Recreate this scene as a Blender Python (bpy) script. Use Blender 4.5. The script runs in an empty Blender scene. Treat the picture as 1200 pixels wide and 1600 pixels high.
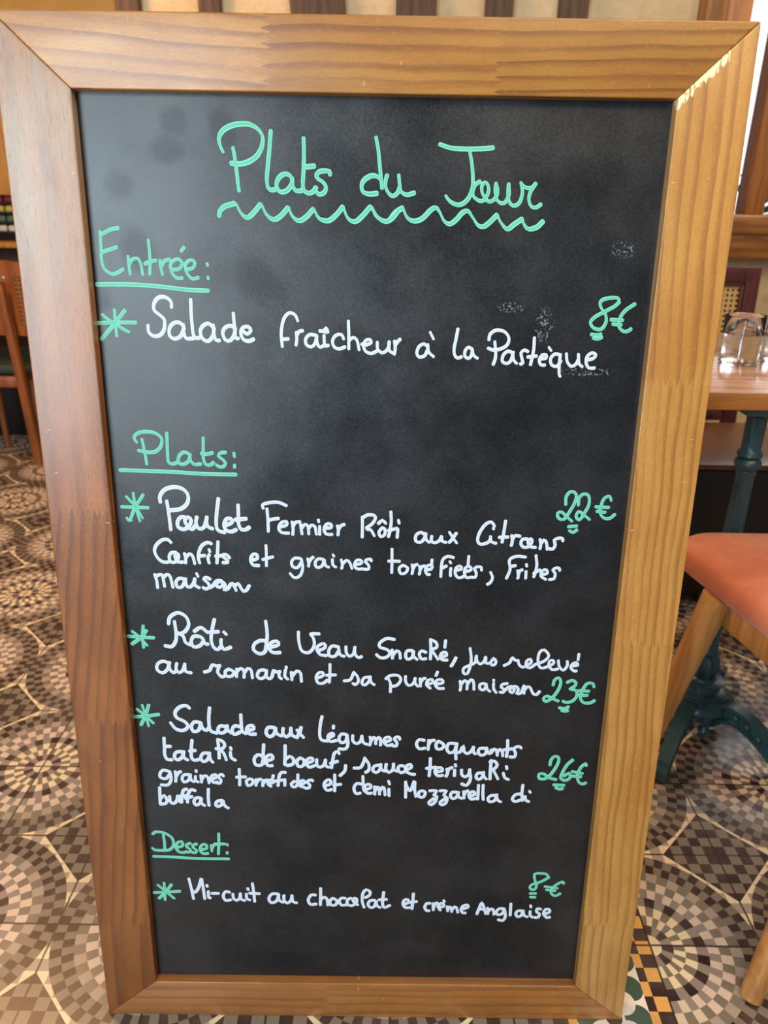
import bpy, bmesh, math, random
from mathutils import Vector, Matrix
random.seed(4)
SC = bpy.context.scene
COL = SC.collection
PI = math.pi

# ------------------------------------------------------------------ camera, light, exposure
PITCH, ROLL, CAMH = 0.40034, 0.0158, 1.0841
cam_data = bpy.data.cameras.new('camera')
cam_data.sensor_fit = 'VERTICAL'
cam_data.sensor_height = 36.0
cam_data.lens = 1160.0 / 1600.0 * 36.0
cam_data.clip_start = 0.02
cam_data.dof.use_dof = True
cam_data.dof.focus_distance = 0.84
cam_data.dof.aperture_fstop = 7.0
cam = bpy.data.objects.new('camera', cam_data)
COL.objects.link(cam)
cp, sp = math.cos(PITCH), math.sin(PITCH)
F = Vector((0, cp, -sp)); U0 = Vector((0, sp, cp)); X0 = Vector((1, 0, 0))
cr_, sr_ = math.cos(ROLL), math.sin(ROLL)
XR = X0 * cr_ + U0 * sr_; UR = U0 * cr_ - X0 * sr_
m = Matrix.Identity(4)
for i in range(3):
    m[i][0], m[i][1], m[i][2] = XR[i], UR[i], -F[i]
m[2][3] = CAMH
cam.matrix_world = m
SC.camera = cam

world = bpy.data.worlds.new('daylight'); SC.world = world
world.use_nodes = True
bg = world.node_tree.nodes['Background']
wn, wl = world.node_tree.nodes, world.node_tree.links
_tc = wn.new('ShaderNodeTexCoord')
_dot = wn.new('ShaderNodeVectorMath'); _dot.operation = 'DOT_PRODUCT'
_dot.inputs[1].default_value = (0.40, 0.90, 0.17)
wl.new(_tc.outputs['Generated'], _dot.inputs[0])
_mr = wn.new('ShaderNodeMapRange'); _mr.interpolation_type = 'SMOOTHSTEP'
for _i, _v in ((1, 0.80), (2, 0.97), (3, 0.22), (4, 1.5)): _mr.inputs[_i].default_value = _v
wl.new(_dot.outputs['Value'], _mr.inputs[0])
wl.new(_mr.outputs[0], bg.inputs['Strength'])          # bright overcast sky on the street side
bg.inputs['Color'].default_value = (1.0, 0.97, 0.94, 1)

def area(name, loc, target, sx, sy, power, color):
    d = bpy.data.lights.new(name, 'AREA'); d.shape = 'RECTANGLE'; d.size = sx; d.size_y = sy
    d.energy = power; d.color = color
    o = bpy.data.objects.new(name, d); COL.objects.link(o)
    o.location = loc
    o.rotation_euler = (Vector(target) - Vector(loc)).to_track_quat('-Z', 'Y').to_euler()
    return o
area('street_door_light', (-1.38, -1.9, 1.46), (-0.3, 0.8, 1.1), 1.3, 2.0, 84, (0.74, 0.90, 1.0))
area('added_board_fill_light', (0.7, -0.5, 2.7), (0.0, 0.8, 0.7), 1.3, 1.3, 36, (1.0, 0.84, 0.60))  # added warm fill from overhead, lifts the board and its lettering
area('table_lamp_light', (1.5, 0.6, 2.3), (0.8, 1.2, 0.5), 0.4, 0.4, 12, (1.0, 0.80, 0.56))
area('recess_lamp_light', (-1.5, 1.9, 2.3), (-1.1, 1.9, 0.0), 0.6, 0.6, 44, (1.0, 0.52, 0.22))
area('casement_daylight', (1.95, 2.62, 1.62), (1.0, 1.6, 0.7), 0.9, 1.25, 20, (0.95, 0.97, 1.0))

SC.view_settings.view_transform = 'Standard'
SC.view_settings.look = 'None'
SC.view_settings.gamma = 1.0
SC.view_settings.use_curve_mapping = False
SC.view_settings.exposure = 0.0

# ------------------------------------------------------------------ helpers
def tag(o, label=None, cat=None, group=None, kind=None):
    if label: o['label'] = label
    if cat: o['category'] = cat
    if group: o['group'] = group
    if kind: o['kind'] = kind
    return o

def empty(name, loc, rot=(0, 0, 0)):
    o = bpy.data.objects.new(name, None); COL.objects.link(o)
    o.empty_display_size = 0.05
    o.location = loc; o.rotation_euler = rot
    return o

def obj(name, bm, mat, parent=None, smooth=True, angle=35, loc=None):
    bmesh.ops.recalc_face_normals(bm, faces=bm.faces[:])
    me = bpy.data.meshes.new(name); bm.to_mesh(me); bm.free()
    if smooth:
        for p in me.polygons: p.use_smooth = True
        me.set_sharp_from_angle(angle=math.radians(angle))
    for mm in (mat if isinstance(mat, (list, tuple)) else [mat]): me.materials.append(mm)
    o = bpy.data.objects.new(name, me); COL.objects.link(o)
    if parent: o.parent = parent
    if loc: o.location = loc
    return o

def box(bm, c, s, bev=0.0, rot=None, seg=2):
    r = bmesh.ops.create_cube(bm, size=1.0)
    vs = r['verts']
    for v in vs: v.co = Vector((v.co.x * s[0], v.co.y * s[1], v.co.z * s[2]))
    if bev > 0:
        es = list({e for v in vs for e in v.link_edges})
        rb = bmesh.ops.bevel(bm, geom=es, offset=bev, segments=seg, profile=0.5, affect='EDGES')
        vs = list({v for f in rb['faces'] for v in f.verts} | {v for v in vs if v.is_valid})
    for v in vs:
        co = v.co
        if rot: co = rot @ co
        v.co = co + Vector(c)
    return vs

def lathe(bm, prof, seg=32, c=(0, 0, 0), mod=None, cap=True):
    rings = []
    for r, z in prof:
        ring = []
        for i in range(seg):
            a = 2 * PI * i / seg
            rr = r * (mod(a, z) if mod else 1.0)
            ring.append(bm.verts.new((c[0] + rr * math.cos(a), c[1] + rr * math.sin(a), c[2] + z)))
        rings.append(ring)
    for k in range(len(rings) - 1):
        for i in range(seg):
            j = (i + 1) % seg
            bm.faces.new((rings[k][i], rings[k][j], rings[k + 1][j], rings[k + 1][i]))
    if cap:
        bm.faces.new(rings[0][::-1]); bm.faces.new(rings[-1])

def sweep(bm, pts, sect, up=Vector((0, 0, 1)), cap=True):
    """sect: function(i,t) -> list of (a,b) offsets along side / normal"""
    P = [Vector(p) for p in pts]; rings = []
    n = len(P)
    for i in range(n):
        T = (P[min(i + 1, n - 1)] - P[max(i - 1, 0)]).normalized()
        S = T.cross(up)
        if S.length < 1e-4: S = T.cross(Vector((0, 1, 0)))
        S.normalize(); N = S.cross(T).normalized()
        rings.append([bm.verts.new(P[i] + S * a + N * b) for a, b in sect(i, i / (n - 1))])
    k = len(rings[0])
    for i in range(n - 1):
        for j in range(k):
            bm.faces.new((rings[i][j], rings[i][(j + 1) % k], rings[i + 1][(j + 1) % k], rings[i + 1][j]))
    if cap:
        bm.faces.new(rings[0][::-1]); bm.faces.new(rings[-1])

def circ(r, n=14, sx=1.0, sy=1.0):
    return [(r * sx * math.cos(2 * PI * i / n), r * sy * math.sin(2 * PI * i / n)) for i in range(n)]

def rrect(w, h, r, n=4):
    out = []
    for cx, cy, a0 in ((w / 2 - r, h / 2 - r, 0), (-w / 2 + r, h / 2 - r, PI / 2), (-w / 2 + r, -h / 2 + r, PI), (w / 2 - r, -h / 2 + r, 1.5 * PI)):
        for i in range(n + 1):
            a = a0 + PI / 2 * i / n
            out.append((cx + r * math.cos(a), cy + r * math.sin(a)))
    return out

def smooth_pts(pts, k=8):
    P = [Vector(p) for p in pts]
    E = [P[0] * 2 - P[1]] + P + [P[-1] * 2 - P[-2]]
    out = []
    for i in range(1, len(E) - 2):
        a, b, c, d = E[i - 1:i + 3]
        for j in range(k):
            t = j / k
            out.append(0.5 * (2 * b + (c - a) * t + (2 * a - 5 * b + 4 * c - d) * t * t + (3 * b - a - 3 * c + d) * t ** 3))
    out.append(P[-1])
    return out

# ------------------------------------------------------------------ node helper
class NG:
    def __init__(self, name):
        self.mat = bpy.data.materials.new(name); self.mat.use_nodes = True
        self.t = self.mat.node_tree; self.n = self.t.nodes; self.l = self.t.links
        self.bsdf = self.n['Principled BSDF']
        self.out = self.n['Material Output']
    def new(self, typ, **kw):
        nd = self.n.new(typ)
        for k, v in kw.items(): setattr(nd, k, v)
        return nd
    def put(self, sock, v):
        if isinstance(v, bpy.types.NodeSocket): self.l.new(v, sock)
        elif v is not None:
            if isinstance(v, (tuple, list)) and len(v) == 3 and sock.type == 'RGBA': v = (*v, 1)
            sock.default_value = v
    def m(self, op, a, b=None, c=None, clamp=False):
        nd = self.new('ShaderNodeMath', operation=op, use_clamp=clamp)
        self.put(nd.inputs[0], a); self.put(nd.inputs[1], b); self.put(nd.inputs[2], c)
        return nd.outputs[0]
    def sep(self, v):
        nd = self.new('ShaderNodeSeparateXYZ'); self.put(nd.inputs[0], v); return nd.outputs
    def comb(self, x, y, z=0.0):
        nd = self.new('ShaderNodeCombineXYZ')
        for i, v in enumerate((x, y, z)): self.put(nd.inputs[i], v)
        return nd.outputs[0]
    def coord(self, which='Object'):
        return self.new('ShaderNodeTexCoord').outputs[which]
    def noise(self, vec, scale, detail=2.0, rough=0.5, dist=0.0):
        nd = self.new('ShaderNodeTexNoise')
        self.put(nd.inputs['Vector'], vec); self.put(nd.inputs['Scale'], scale)
        self.put(nd.inputs['Detail'], detail); self.put(nd.inputs['Roughness'], rough); self.put(nd.inputs['Distortion'], dist)
        return nd.outputs[0]
    def mix(self, f, a, b, mode='MIX'):
        nd = self.new('ShaderNodeMix', data_type='RGBA', blend_type=mode)
        self.put(nd.inputs['Factor'], f); self.put(nd.inputs['A'], a); self.put(nd.inputs['B'], b)
        return nd.outputs['Result']
    # Mix sockets share names: pick RGBA ones
    def mixc(self, f, a, b, mode='MIX'):
        nd = self.new('ShaderNodeMix', data_type='RGBA', blend_type=mode)
        self.put(nd.inputs[0], f); self.put(nd.inputs[6], a); self.put(nd.inputs[7], b)
        return nd.outputs[2]
    def ramp(self, f, stops, interp='LINEAR'):
        nd = self.new('ShaderNodeValToRGB'); cr = nd.color_ramp; cr.interpolation = interp
        while len(cr.elements) < len(stops): cr.elements.new(0.5)
        for e, (p, c) in zip(cr.elements, stops):
            e.position = p; e.color = (*c, 1) if len(c) == 3 else c
        self.put(nd.inputs[0], f)
        return nd.outputs[0]
    def sm(self, x, a, b):
        nd = self.new('ShaderNodeMapRange', interpolation_type='SMOOTHSTEP')
        self.put(nd.inputs[0], x); self.put(nd.inputs[1], a); self.put(nd.inputs[2], b)
        return nd.outputs[0]
    def bump(self, h, s=0.2, d=0.001):
        nd = self.new('ShaderNodeBump'); self.put(nd.inputs['Height'], h)
        nd.inputs['Strength'].default_value = s; nd.inputs['Distance'].default_value = d
        self.l.new(nd.outputs[0], self.bsdf.inputs['Normal'])
    def set(self, **kw):
        names = dict(col='Base Color', rough='Roughness', metal='Metallic', spec='Specular IOR Level', coat='Coat Weight',
                     coatr='Coat Roughness', trans='Transmission Weight', ior='IOR', alpha='Alpha', sheen='Sheen Weight')
        for k, v in kw.items(): self.put(self.bsdf.inputs[names[k]], v)
        return self.mat

def srgb(r, g, b):
    f = lambda c: c / 12.92 if c <= 0.04045 else ((c + 0.055) / 1.055) ** 2.4
    return tuple(f(c / 255.0) for c in (r, g, b))

def plain(name, col, rough=0.5, var=0.12, scale=30.0, **kw):
    g = NG(name)
    n = g.noise(g.coord(), scale, 3)
    c = g.mixc(g.m('MULTIPLY', n, var * 2), col, tuple(x * 0.55 for x in col))
    g.set(col=c, rough=rough, **kw)
    return g.mat

# varnished pine: UV = (along, across) in metres
def pine(name, light, mid, dark, joints=(), segs=None, freq=70.0, chip=None, rough=0.3, pale=0.0, lcon=0.55):
    """segs: per piece (slant, offset, brightness, freq multiplier)"""
    g = NG(name)
    uv = g.sep(g.coord('UV'))
    along, across = uv[0], uv[1]
    segs = segs or [(0.0, 0.0, 1.0, 1.0)]
    zz = g.m('MULTIPLY', g.m('PINGPONG', across, 0.0032), 3.2)
    al = g.m('ADD', along, zz)
    slant, off, brt, fm = segs[0]
    for j, sg in zip(joints, segs[1:]):
        st = g.m('GREATER_THAN', al, j)
        def pick(a, b):
            return g.m('MULTIPLY_ADD', st, g.m('SUBTRACT', b, a), a)
        slant, off, brt, fm = pick(slant, sg[0]), pick(off, sg[1]), pick(brt, sg[2]), pick(fm, sg[3])
    wob = g.noise(g.comb(g.m('MULTIPLY', along, 4.0), g.m('MULTIPLY', across, 9.0), off), 1.0, 2)
    wob2 = g.noise(g.comb(g.m('MULTIPLY', along, 22.0), g.m('MULTIPLY', across, 30.0), off), 1.0, 2)
    x = g.m('ADD', across, g.m('MULTIPLY', along, slant))
    x = g.m('ADD', x, g.m('MULTIPLY', wob, 0.020))
    x = g.m('ADD', x, g.m('MULTIPLY', wob2, 0.0022))
    x = g.m('ADD', x, g.m('MULTIPLY', g.noise(g.comb(g.m('MULTIPLY', x, 70.0), off, g.m('MULTIPLY', along, 1.2)), 1.0, 1), 0.011))
    ring = g.m('FRACT', g.m('ADD', g.m('MULTIPLY', g.m('MULTIPLY', x, freq), fm), off))
    line = g.m('MULTIPLY', g.sm(ring, 0.35, 0.86), g.m('SUBTRACT', 1.0, g.sm(ring, 0.90, 1.0)))
    # each ring has its own strength
    strength = g.noise(g.comb(g.m('MULTIPLY', along, 3.0), g.m('MULTIPLY', x, freq * 1.3), 3.7), 1.0, 2)
    line = g.m('MULTIPLY', line, g.sm(strength, 0.15, 0.6))
    fine = g.noise(g.comb(g.m('MULTIPLY', along, 55.0), g.m('MULTIPLY', x, 1900.0), off), 1.0, 3)
    blotch = g.noise(g.comb(g.m('MULTIPLY', along, 9.0), g.m('MULTIPLY', across, 28.0), off), 1.0, 3)
    c = g.mixc(g.sm(blotch, 0.3, 0.7), light, mid)
    c = g.mixc(g.m('MULTIPLY', line, lcon), c, dark)
    c = g.mixc(g.m('MULTIPLY', g.sm(fine, 0.45, 0.8), 0.35), c, dark)
    pore = g.noise(g.comb(g.m('MULTIPLY', along, 330.0), g.m('MULTIPLY', x, 1100.0), off), 1.0, 1)
    c = g.mixc(g.m('MULTIPLY', g.sm(pore, 0.60, 0.72), 0.45), c, dark)
    light2 = g.noise(g.comb(g.m('MULTIPLY', along, 140.0), g.m('MULTIPLY', across, 420.0), off), 1.0, 2)
    c = g.mixc(g.m('MULTIPLY', g.sm(light2, 0.55, 0.75), 0.20), c, tuple(min(1.0, q * 1.5) for q in light))
    mul = g.comb(brt, brt, brt)
    c = g.mixc(1.0, c, mul, 'MULTIPLY')
    # knots, scratches and pale nicks with a place of their own
    sv = g.noise(g.comb(g.m('MULTIPLY', along, 260.0), g.m('MULTIPLY', across, 60.0), 9.1), 1.0, 2)
    nick = g.sm(sv, 0.755, 0.79)
    c = g.mixc(g.m('MULTIPLY', nick, 0.75), c, (0.72, 0.58, 0.40))
    if chip:
        ca, cc = chip
        # bare wood splintered along the mitre
        d = g.m('ADD', g.m('SUBTRACT', along, ca), g.m('MULTIPLY', across, -0.94))
        near = g.m('MULTIPLY', g.m('SUBTRACT', 1.0, g.sm(g.m('ABSOLUTE', d), 0.003, 0.026)),
                   g.m('MULTIPLY', g.m('LESS_THAN', across, 0.046), g.m('GREATER_THAN', across, 0.001)))
        nz = g.noise(g.comb(g.m('MULTIPLY', along, 75.0), g.m('MULTIPLY', across, 330.0), 2.0), 1.0, 3)
        k = g.sm(g.m('MULTIPLY', near, nz), 0.40, 0.46)
        c = g.mixc(k, c, (0.88, 0.74, 0.46))
    if pale > 0:
        # window sheen painted into the colour towards the top, over worn crackled varnish
        w = g.m('MULTIPLY', g.sm(along, 0.80, 1.12), pale)
        cz = g.noise(g.comb(g.m('MULTIPLY', along, 60.0), g.m('MULTIPLY', across, 700.0), 5.0), 1.0, 3, 0.6)
        c = g.mixc(g.m('MULTIPLY', w, g.sm(blotch, 0.2, 0.75)), c, (0.55, 0.46, 0.36))
        c = g.mixc(g.m('MULTIPLY', g.sm(cz, 0.54, 0.68), g.m('MULTIPLY', g.sm(along, 0.7, 1.0), 0.55)), c, (0.16, 0.10, 0.06))
    rg = g.m('ADD', rough, g.m('MULTIPLY', blotch, 0.16))
    g.set(col=c, rough=rg, spec=0.5, coat=0.6, coatr=0.26)
    h = g.m('ADD', g.m('MULTIPLY', line, 0.15), g.m('ADD', g.m('MULTIPLY', fine, 0.5), g.m('MULTIPLY', pore, -0.5)))
    if pale > 0:
        crz = g.noise(g.comb(g.m('MULTIPLY', along, 190.0), g.m('MULTIPLY', across, 380.0), 1.0), 1.0, 3, 0.6)
        h = g.m('ADD', h, g.m('MULTIPLY', crz, 3.0))
    g.bump(h, 0.25, 0.0006)
    return g.mat

def wood(name, light, dark, rough=0.4, axis=2, freq=60.0, **kw):
    g = NG(name)
    s = list(g.sep(g.coord()))
    a = s.pop(axis)
    w = g.noise(g.comb(g.m('MULTIPLY', a, 3.0), g.m('MULTIPLY', s[0], 12.0), g.m('MULTIPLY', s[1], 12.0)), 1.0, 2)
    b = g.noise(g.comb(g.m('MULTIPLY', a, 4.0), g.m('ADD', g.m('MULTIPLY', s[0], freq), g.m('MULTIPLY', w, 4.0)), g.m('MULTIPLY', s[1], freq)), 1.0, 4, 0.6)
    c = g.mixc(g.sm(b, 0.3, 0.7), light, dark)
    g.set(col=c, rough=rough, **kw)
    g.bump(b, 0.12, 0.001)
    return g.mat

# ------------------------------------------------------------------ floor
TS = 0.178
def floor_material():
    g = NG('encaustic_cement_tiles')
    P = g.sep(g.coord())
    X, Y = P[0], P[1]
    cream = srgb(232, 214, 176); grey = srgb(124, 114, 100); mauve = srgb(146, 132, 124)
    dark = srgb(54, 37, 35); pink = srgb(214, 194, 174); mid = srgb(168, 152, 138); white = srgb(236, 230, 216)
    xb0, xb1 = 0.254, 0.432
    right = g.m('GREATER_THAN', X, (xb0 + xb1) / 2)
    ox = g.m('MULTIPLY_ADD', right, 0.432 + 0.692, -0.692)
    oy = g.m('MULTIPLY_ADD', right, 0.818 - 1.195, 1.195)
    u = g.m('DIVIDE', g.m('SUBTRACT', X, ox), TS)
    v = g.m('DIVIDE', g.m('SUBTRACT', Y, oy), TS)
    du = g.m('WRAP', u, 1.0, -1.0); dv = g.m('WRAP', v, 1.0, -1.0)
    r = g.m('SQRT', g.m('ADD', g.m('MULTIPLY', du, du), g.m('MULTIPLY', dv, dv)))
    k = g.m('FLOOR', g.m('MULTIPLY', r, 10.0))
    nw = g.m('ADD', 16.0, g.m('MULTIPLY', g.m('GREATER_THAN', k, 1.5), 16.0))
    nw = g.m('ADD', nw, g.m('MULTIPLY', g.m('GREATER_THAN', k, 4.5), 16.0))
    nw = g.m('ADD', nw, g.m('MULTIPLY', g.m('GREATER_THAN', k, 7.5), 24.0))
    th = g.m('MULTIPLY', g.m('DIVIDE', g.m('ADD', g.m('ARCTAN2', dv, du), PI), 2 * PI), nw)
    par = g.m('MODULO', g.m('ADD', k, g.m('FLOOR', th)), 2.0)
    t = g.m('DIVIDE', g.m('ADD', k, 0.5), 10.0)
    stA = [cream, dark, cream, cream, dark, pink, pink, mid, dark, dark]
    stB = [cream, mauve, grey, grey, mauve, mauve, grey, grey, grey, grey]
    rA = g.ramp(t, [(i / 10.0, c) for i, c in enumerate(stA)], 'CONSTANT')
    rB = g.ramp(t, [(i / 10.0, c) for i, c in enumerate(stB)], 'CONSTANT')
    c = g.mixc(par, rA, rB)
    # four-pointed star left between the circles
    su = g.m('SUBTRACT', 1.0, g.m('ABSOLUTE', du)); sv = g.m('SUBTRACT', 1.0, g.m('ABSOLUTE', dv))
    ck = g.m('MODULO', g.m('ADD', g.m('FLOOR', g.m('MULTIPLY', su, 9.0)), g.m('FLOOR', g.m('MULTIPLY', sv, 9.0))), 2.0)
    inner = g.m('LESS_THAN', g.m('ADD', su, sv), 0.545)
    sc = g.mixc(inner, g.mixc(ck, cream, mid), g.mixc(ck, dark, grey))
    c = g.mixc(g.m('GREATER_THAN', r, 1.0), c, sc)
    # border strip
    bx = g.m('DIVIDE', g.m('SUBTRACT', X, xb0), xb1 - xb0)
    mm = g.m('MINIMUM', bx, g.m('SUBTRACT', 1.0, bx))
    yc = g.m('FLOOR', g.m('DIVIDE', Y, 0.0223))
    col2 = g.m('GREATER_THAN', mm, 0.125)
    bp = g.m('MODULO', g.m('ADD', g.m('ADD', yc, col2), 200.0), 2.0)
    ochre = srgb(226, 170, 92)
    chk = g.mixc(bp, ochre, dark)
    def discs(c0, pitch, rad, sh):
        dy = g.m('WRAP', g.m('ADD', Y, sh), pitch / 2, -pitch / 2)
        dx = g.m('MULTIPLY', g.m('SUBTRACT', mm, c0), xb1 - xb0)
        return g.m('LESS_THAN', g.m('ADD', g.m('MULTIPLY', dx, dx), g.m('MULTIPLY', dy, dy)), rad * rad)
    green = srgb(62, 88, 74)
    bc = g.mixc(discs(0.30, 0.044, 0.0195, 0.0), white, green)
    bc = g.mixc(discs(0.395, 0.044, 0.0185, 0.022), bc, srgb(228, 220, 208))
    bc = g.mixc(discs(0.50, 0.044, 0.012, 0.0), bc, dark)
    bc = g.mixc(g.m('LESS_THAN', mm, 0.197), bc, chk)
    inb = g.m('MULTIPLY', g.m('GREATER_THAN', X, xb0), g.m('LESS_THAN', X, xb1))
    c = g.mixc(inb, c, bc)
    # wear and joints
    n = g.noise(g.coord(), 9.0, 5, 0.6)
    c = g.mixc(g.m('MULTIPLY', g.sm(n, 0.35, 0.75), 0.25), c, srgb(150, 136, 122))
    n2 = g.noise(g.coord(), 160.0, 3, 0.6)
    c = g.mixc(g.m('MULTIPLY', g.sm(n2, 0.60, 0.75), 0.25), c, srgb(96, 84, 76))
    wj = g.m('MULTIPLY', g.m('SUBTRACT', g.noise(g.coord(), 60.0, 2), 0.5), 0.012)
    def joint(q):
        f = g.m('FRACT', g.m('ADD', q, wj))
        return g.m('LESS_THAN', g.m('MINIMUM', f, g.m('SUBTRACT', 1.0, f)), 0.0095)
    jn = g.m('MAXIMUM', joint(u), joint(v))
    c = g.mixc(g.m('MULTIPLY', jn, 0.9), c, srgb(52, 40, 34))
    g.set(col=c, rough=g.m('ADD', 0.20, g.m('MULTIPLY', n, 0.25)), spec=0.4)
    g.bump(g.m('ADD', g.m('MULTIPLY', jn, -1.0), g.m('MULTIPLY', n2, 0.15)), 0.3, 0.001)
    return g.mat

bm = bmesh.new()
box(bm, (0, 1.4, -0.02), (6.4, 6.4, 0.04))
tag(obj('floor', bm, floor_material(), smooth=False), kind='structure')

# ------------------------------------------------------------------ walls behind
def plaster(name, ca, cb, sc=6.0):
    g = NG(name)
    n = g.noise(g.coord(), sc, 6, 0.65)
    n2 = g.noise(g.coord(), sc * 12, 3, 0.6)
    c = g.mixc(g.sm(n, 0.3, 0.7), ca, cb)
    c = g.mixc(g.m('MULTIPLY', g.sm(n2, 0.5, 0.8), 0.35), c, tuple(x * 0.6 for x in ca))
    g.set(col=c, rough=0.85); g.bump(g.m('ADD', n, g.m('MULTIPLY', n2, 0.4)), 0.5, 0.01)
    return g.mat
M_plaster = plaster('aged_beige_plaster', srgb(206, 180, 140), srgb(228, 204, 166))
M_stone = plaster('rough_beige_stone', srgb(196, 168, 128), srgb(222, 196, 156), 14.0)
M_ochre = plaster('ochre_plaster', srgb(214, 164, 84), srgb(226, 184, 108))
M_timber = wood('dark_timber', srgb(96, 66, 42), srgb(58, 38, 26), 0.6)
M_oak = wood('oak_trim', srgb(170, 112, 56), srgb(128, 78, 36), 0.35, freq=70)
M_oak_h = wood('oak_beam', srgb(160, 100, 44), srgb(112, 66, 28), 0.32, axis=0, freq=50, coat=0.3)
M_orange = wood('orange_window_wood', srgb(206, 140, 88), srgb(168, 102, 58), 0.35)

YW = 2.75
bm = bmesh.new(); box(bm, (0.07, YW + 0.10, 1.4), (1.84, 0.2, 2.8))
tag(obj('wall_back', bm, M_plaster, smooth=False), kind='structure')
bm = bmesh.new(); box(bm, (1.99, YW + 0.10, 0.455), (2.0, 0.2, 0.91))
tag(obj('wall_right', bm, M_stone, smooth=False), kind='structure')
bm = bmesh.new(); box(bm, (-2.02, 4.0, 1.4), (2.3, 0.12, 2.8))
tag(obj('wall_left', bm, M_ochre, smooth=False), kind='structure')
bm = bmesh.new(); box(bm, (-0.79, 3.50, 1.4), (0.12, 1.1, 2.8))
tag(obj('wall_recess', bm, M_ochre, smooth=False), kind='structure')

# timber studs of the half-timbered wall
studs = [(-0.82, 0.075, 0, 0), (-0.565, 0.068, 0, 0), (-0.23, 0.17, 0, -0.09), (0.075, 0.125, 0, 0), (0.332, 0.085, 0, 0), (0.562, 0.09, 0, 0.0)]
for i, (x, w, _, tilt) in enumerate(studs):
    bm = bmesh.new()
    box(bm, (0, 0, 0), (w, 0.05, 2.8), 0.006, rot=Matrix.Rotation(tilt, 3, 'Y'))
    o = obj('trim_%d' % (i + 1), bm, M_timber, loc=(x + (0.02 if tilt else 0), YW - 0.012, 1.4))
    tag(o, kind='structure')

# window on the right: posts, sill beam, fixed pane, casement
def post(name, x0, x1, y, dep, z0, z1, mat):
    b = bmesh.new(); box(b, ((x0 + x1) / 2, y, (z0 + z1) / 2), (x1 - x0, dep, z1 - z0), 0.004)
    return tag(obj(name, b, mat), kind='structure')
post('trim_7', 0.955, 1.022, YW - 0.03, 0.10, 1.052, 2.6, M_oak)
post('trim_8', 1.026, 1.100, YW - 0.015, 0.10, 1.052, 2.6, M_orange)
bm = bmesh.new(); box(bm, (1.98, YW - 0.03, 0.982), (2.05, 0.14, 0.138), 0.006)
box(bm, (1.98, YW - 0.045, 1.020), (2.05, 0.14, 0.060), 0.006)
tag(obj('trim_9', bm, M_oak_h), kind='structure')
b = bmesh.new(); lathe(b, [(0.001, 0), (0.006, 0.001), (0.006, 0.004), (0.001, 0.005)], 12)
o = obj('trim_10', b, plain('black_iron', (0.02, 0.02, 0.02), 0.5), loc=(1.315, YW - 0.101, 0.955)); o.rotation_euler = (PI / 2, 0, 0); o.scale = (0.7, 1.6, 1)
tag(o, kind='structure')

win = empty('window_1', (1.1, YW, 1.05)); tag(win, kind='structure')
bm = bmesh.new()
for x0, x1, d in ((1.200, 1.262, 0.09), (1.95, 2.02, 0.09)):
    box(bm, ((x0 + x1) / 2 - 1.1, -0.005, 0.775), (x1 - x0, d, 1.55), 0.004)
box(bm, (0.46, -0.005, 1.53), (0.92, 0.09, 0.06), 0.004)
obj('window_frame', bm, M_oak, win)
bm = bmesh.new()
for x0, x1 in ((1.268, 1.310), (1.90, 1.945)):
    box(bm, ((x0 + x1) / 2 - 1.1, -0.02, 0.775), (x1 - x0, 0.05, 1.46), 0.004)
box(bm, (0.507, -0.02, 0.055), (0.590, 0.05, 0.05), 0.004)
box(bm, (0.507, -0.02, 1.465), (0.590, 0.05, 0.07), 0.004)
obj('casement', bm, M_orange, win)
gl = NG('window_glass'); gl.set(col=(1, 1, 1), rough=0.0, trans=1.0, ior=1.01)
bm = bmesh.new(); box(bm, (0.507, -0.02, 0.76), (0.590, 0.004, 1.40))
obj('pane', bm, gl.mat, win, smooth=False)
bm = bmesh.new(); box(bm, (0.050, 0.02, 0.775), (0.100, 0.004, 1.55))
obj('pane', bm, gl.mat, win, smooth=False)

# shrub outside the window
M_leaf = plain('outdoor_leaves', srgb(70, 120, 120), 0.6, 0.4, 12)
bm = bmesh.new()
rs = random.Random(3)
for i in range(420):
    a, bb = rs.uniform(0, 2 * PI), rs.uniform(-1, 1)
    rr = rs.uniform(0.6, 1.0)
    c = Vector((math.cos(a) * 0.55 * rr * math.sqrt(1 - bb * bb), math.sin(a) * 0.35 * rr * math.sqrt(1 - bb * bb), 0.75 + bb * 0.62 * rr))
    R = Matrix.Rotation(rs.uniform(0, 6), 3, 'Z') @ Matrix.Rotation(rs.uniform(-1, 1), 3, 'X')
    q = [bm.verts.new(c + R @ Vector(p)) for p in ((-0.05, 0, 0), (0, 0.008, 0.035), (0.06, 0, 0), (0, 0.008, -0.035))]
    bm.faces.new(q)
sh = empty('shrub', (2.15, 4.1, 0)); tag(sh, 'blue green leafy shrub seen outside through the window', 'shrub')
obj('foliage', bm, M_leaf, sh, smooth=False)
bm = bmesh.new(); sweep(bm, [(0, 0, 0), (0.02, 0, 0.4), (0, 0.02, 0.9)], lambda i, t: circ(0.03 - 0.015 * t, 8))
obj('stem', bm, M_timber, sh)

# ------------------------------------------------------------------ menu board
LEAN = 0.10798
FW, FH = 0.7361, 1.2517
IX, IZ0, IZ1 = 0.2965, 0.0610, 1.1845
THK, DEP = 0.032, 0.0125
board = empty('menu_board', (-0.01517, 0.69922, 0.0), (-LEAN, 0, 0.00394))
tag(board, 'pine framed blackboard menu standing upright in front, hand lettered in French', 'menu board')

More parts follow.
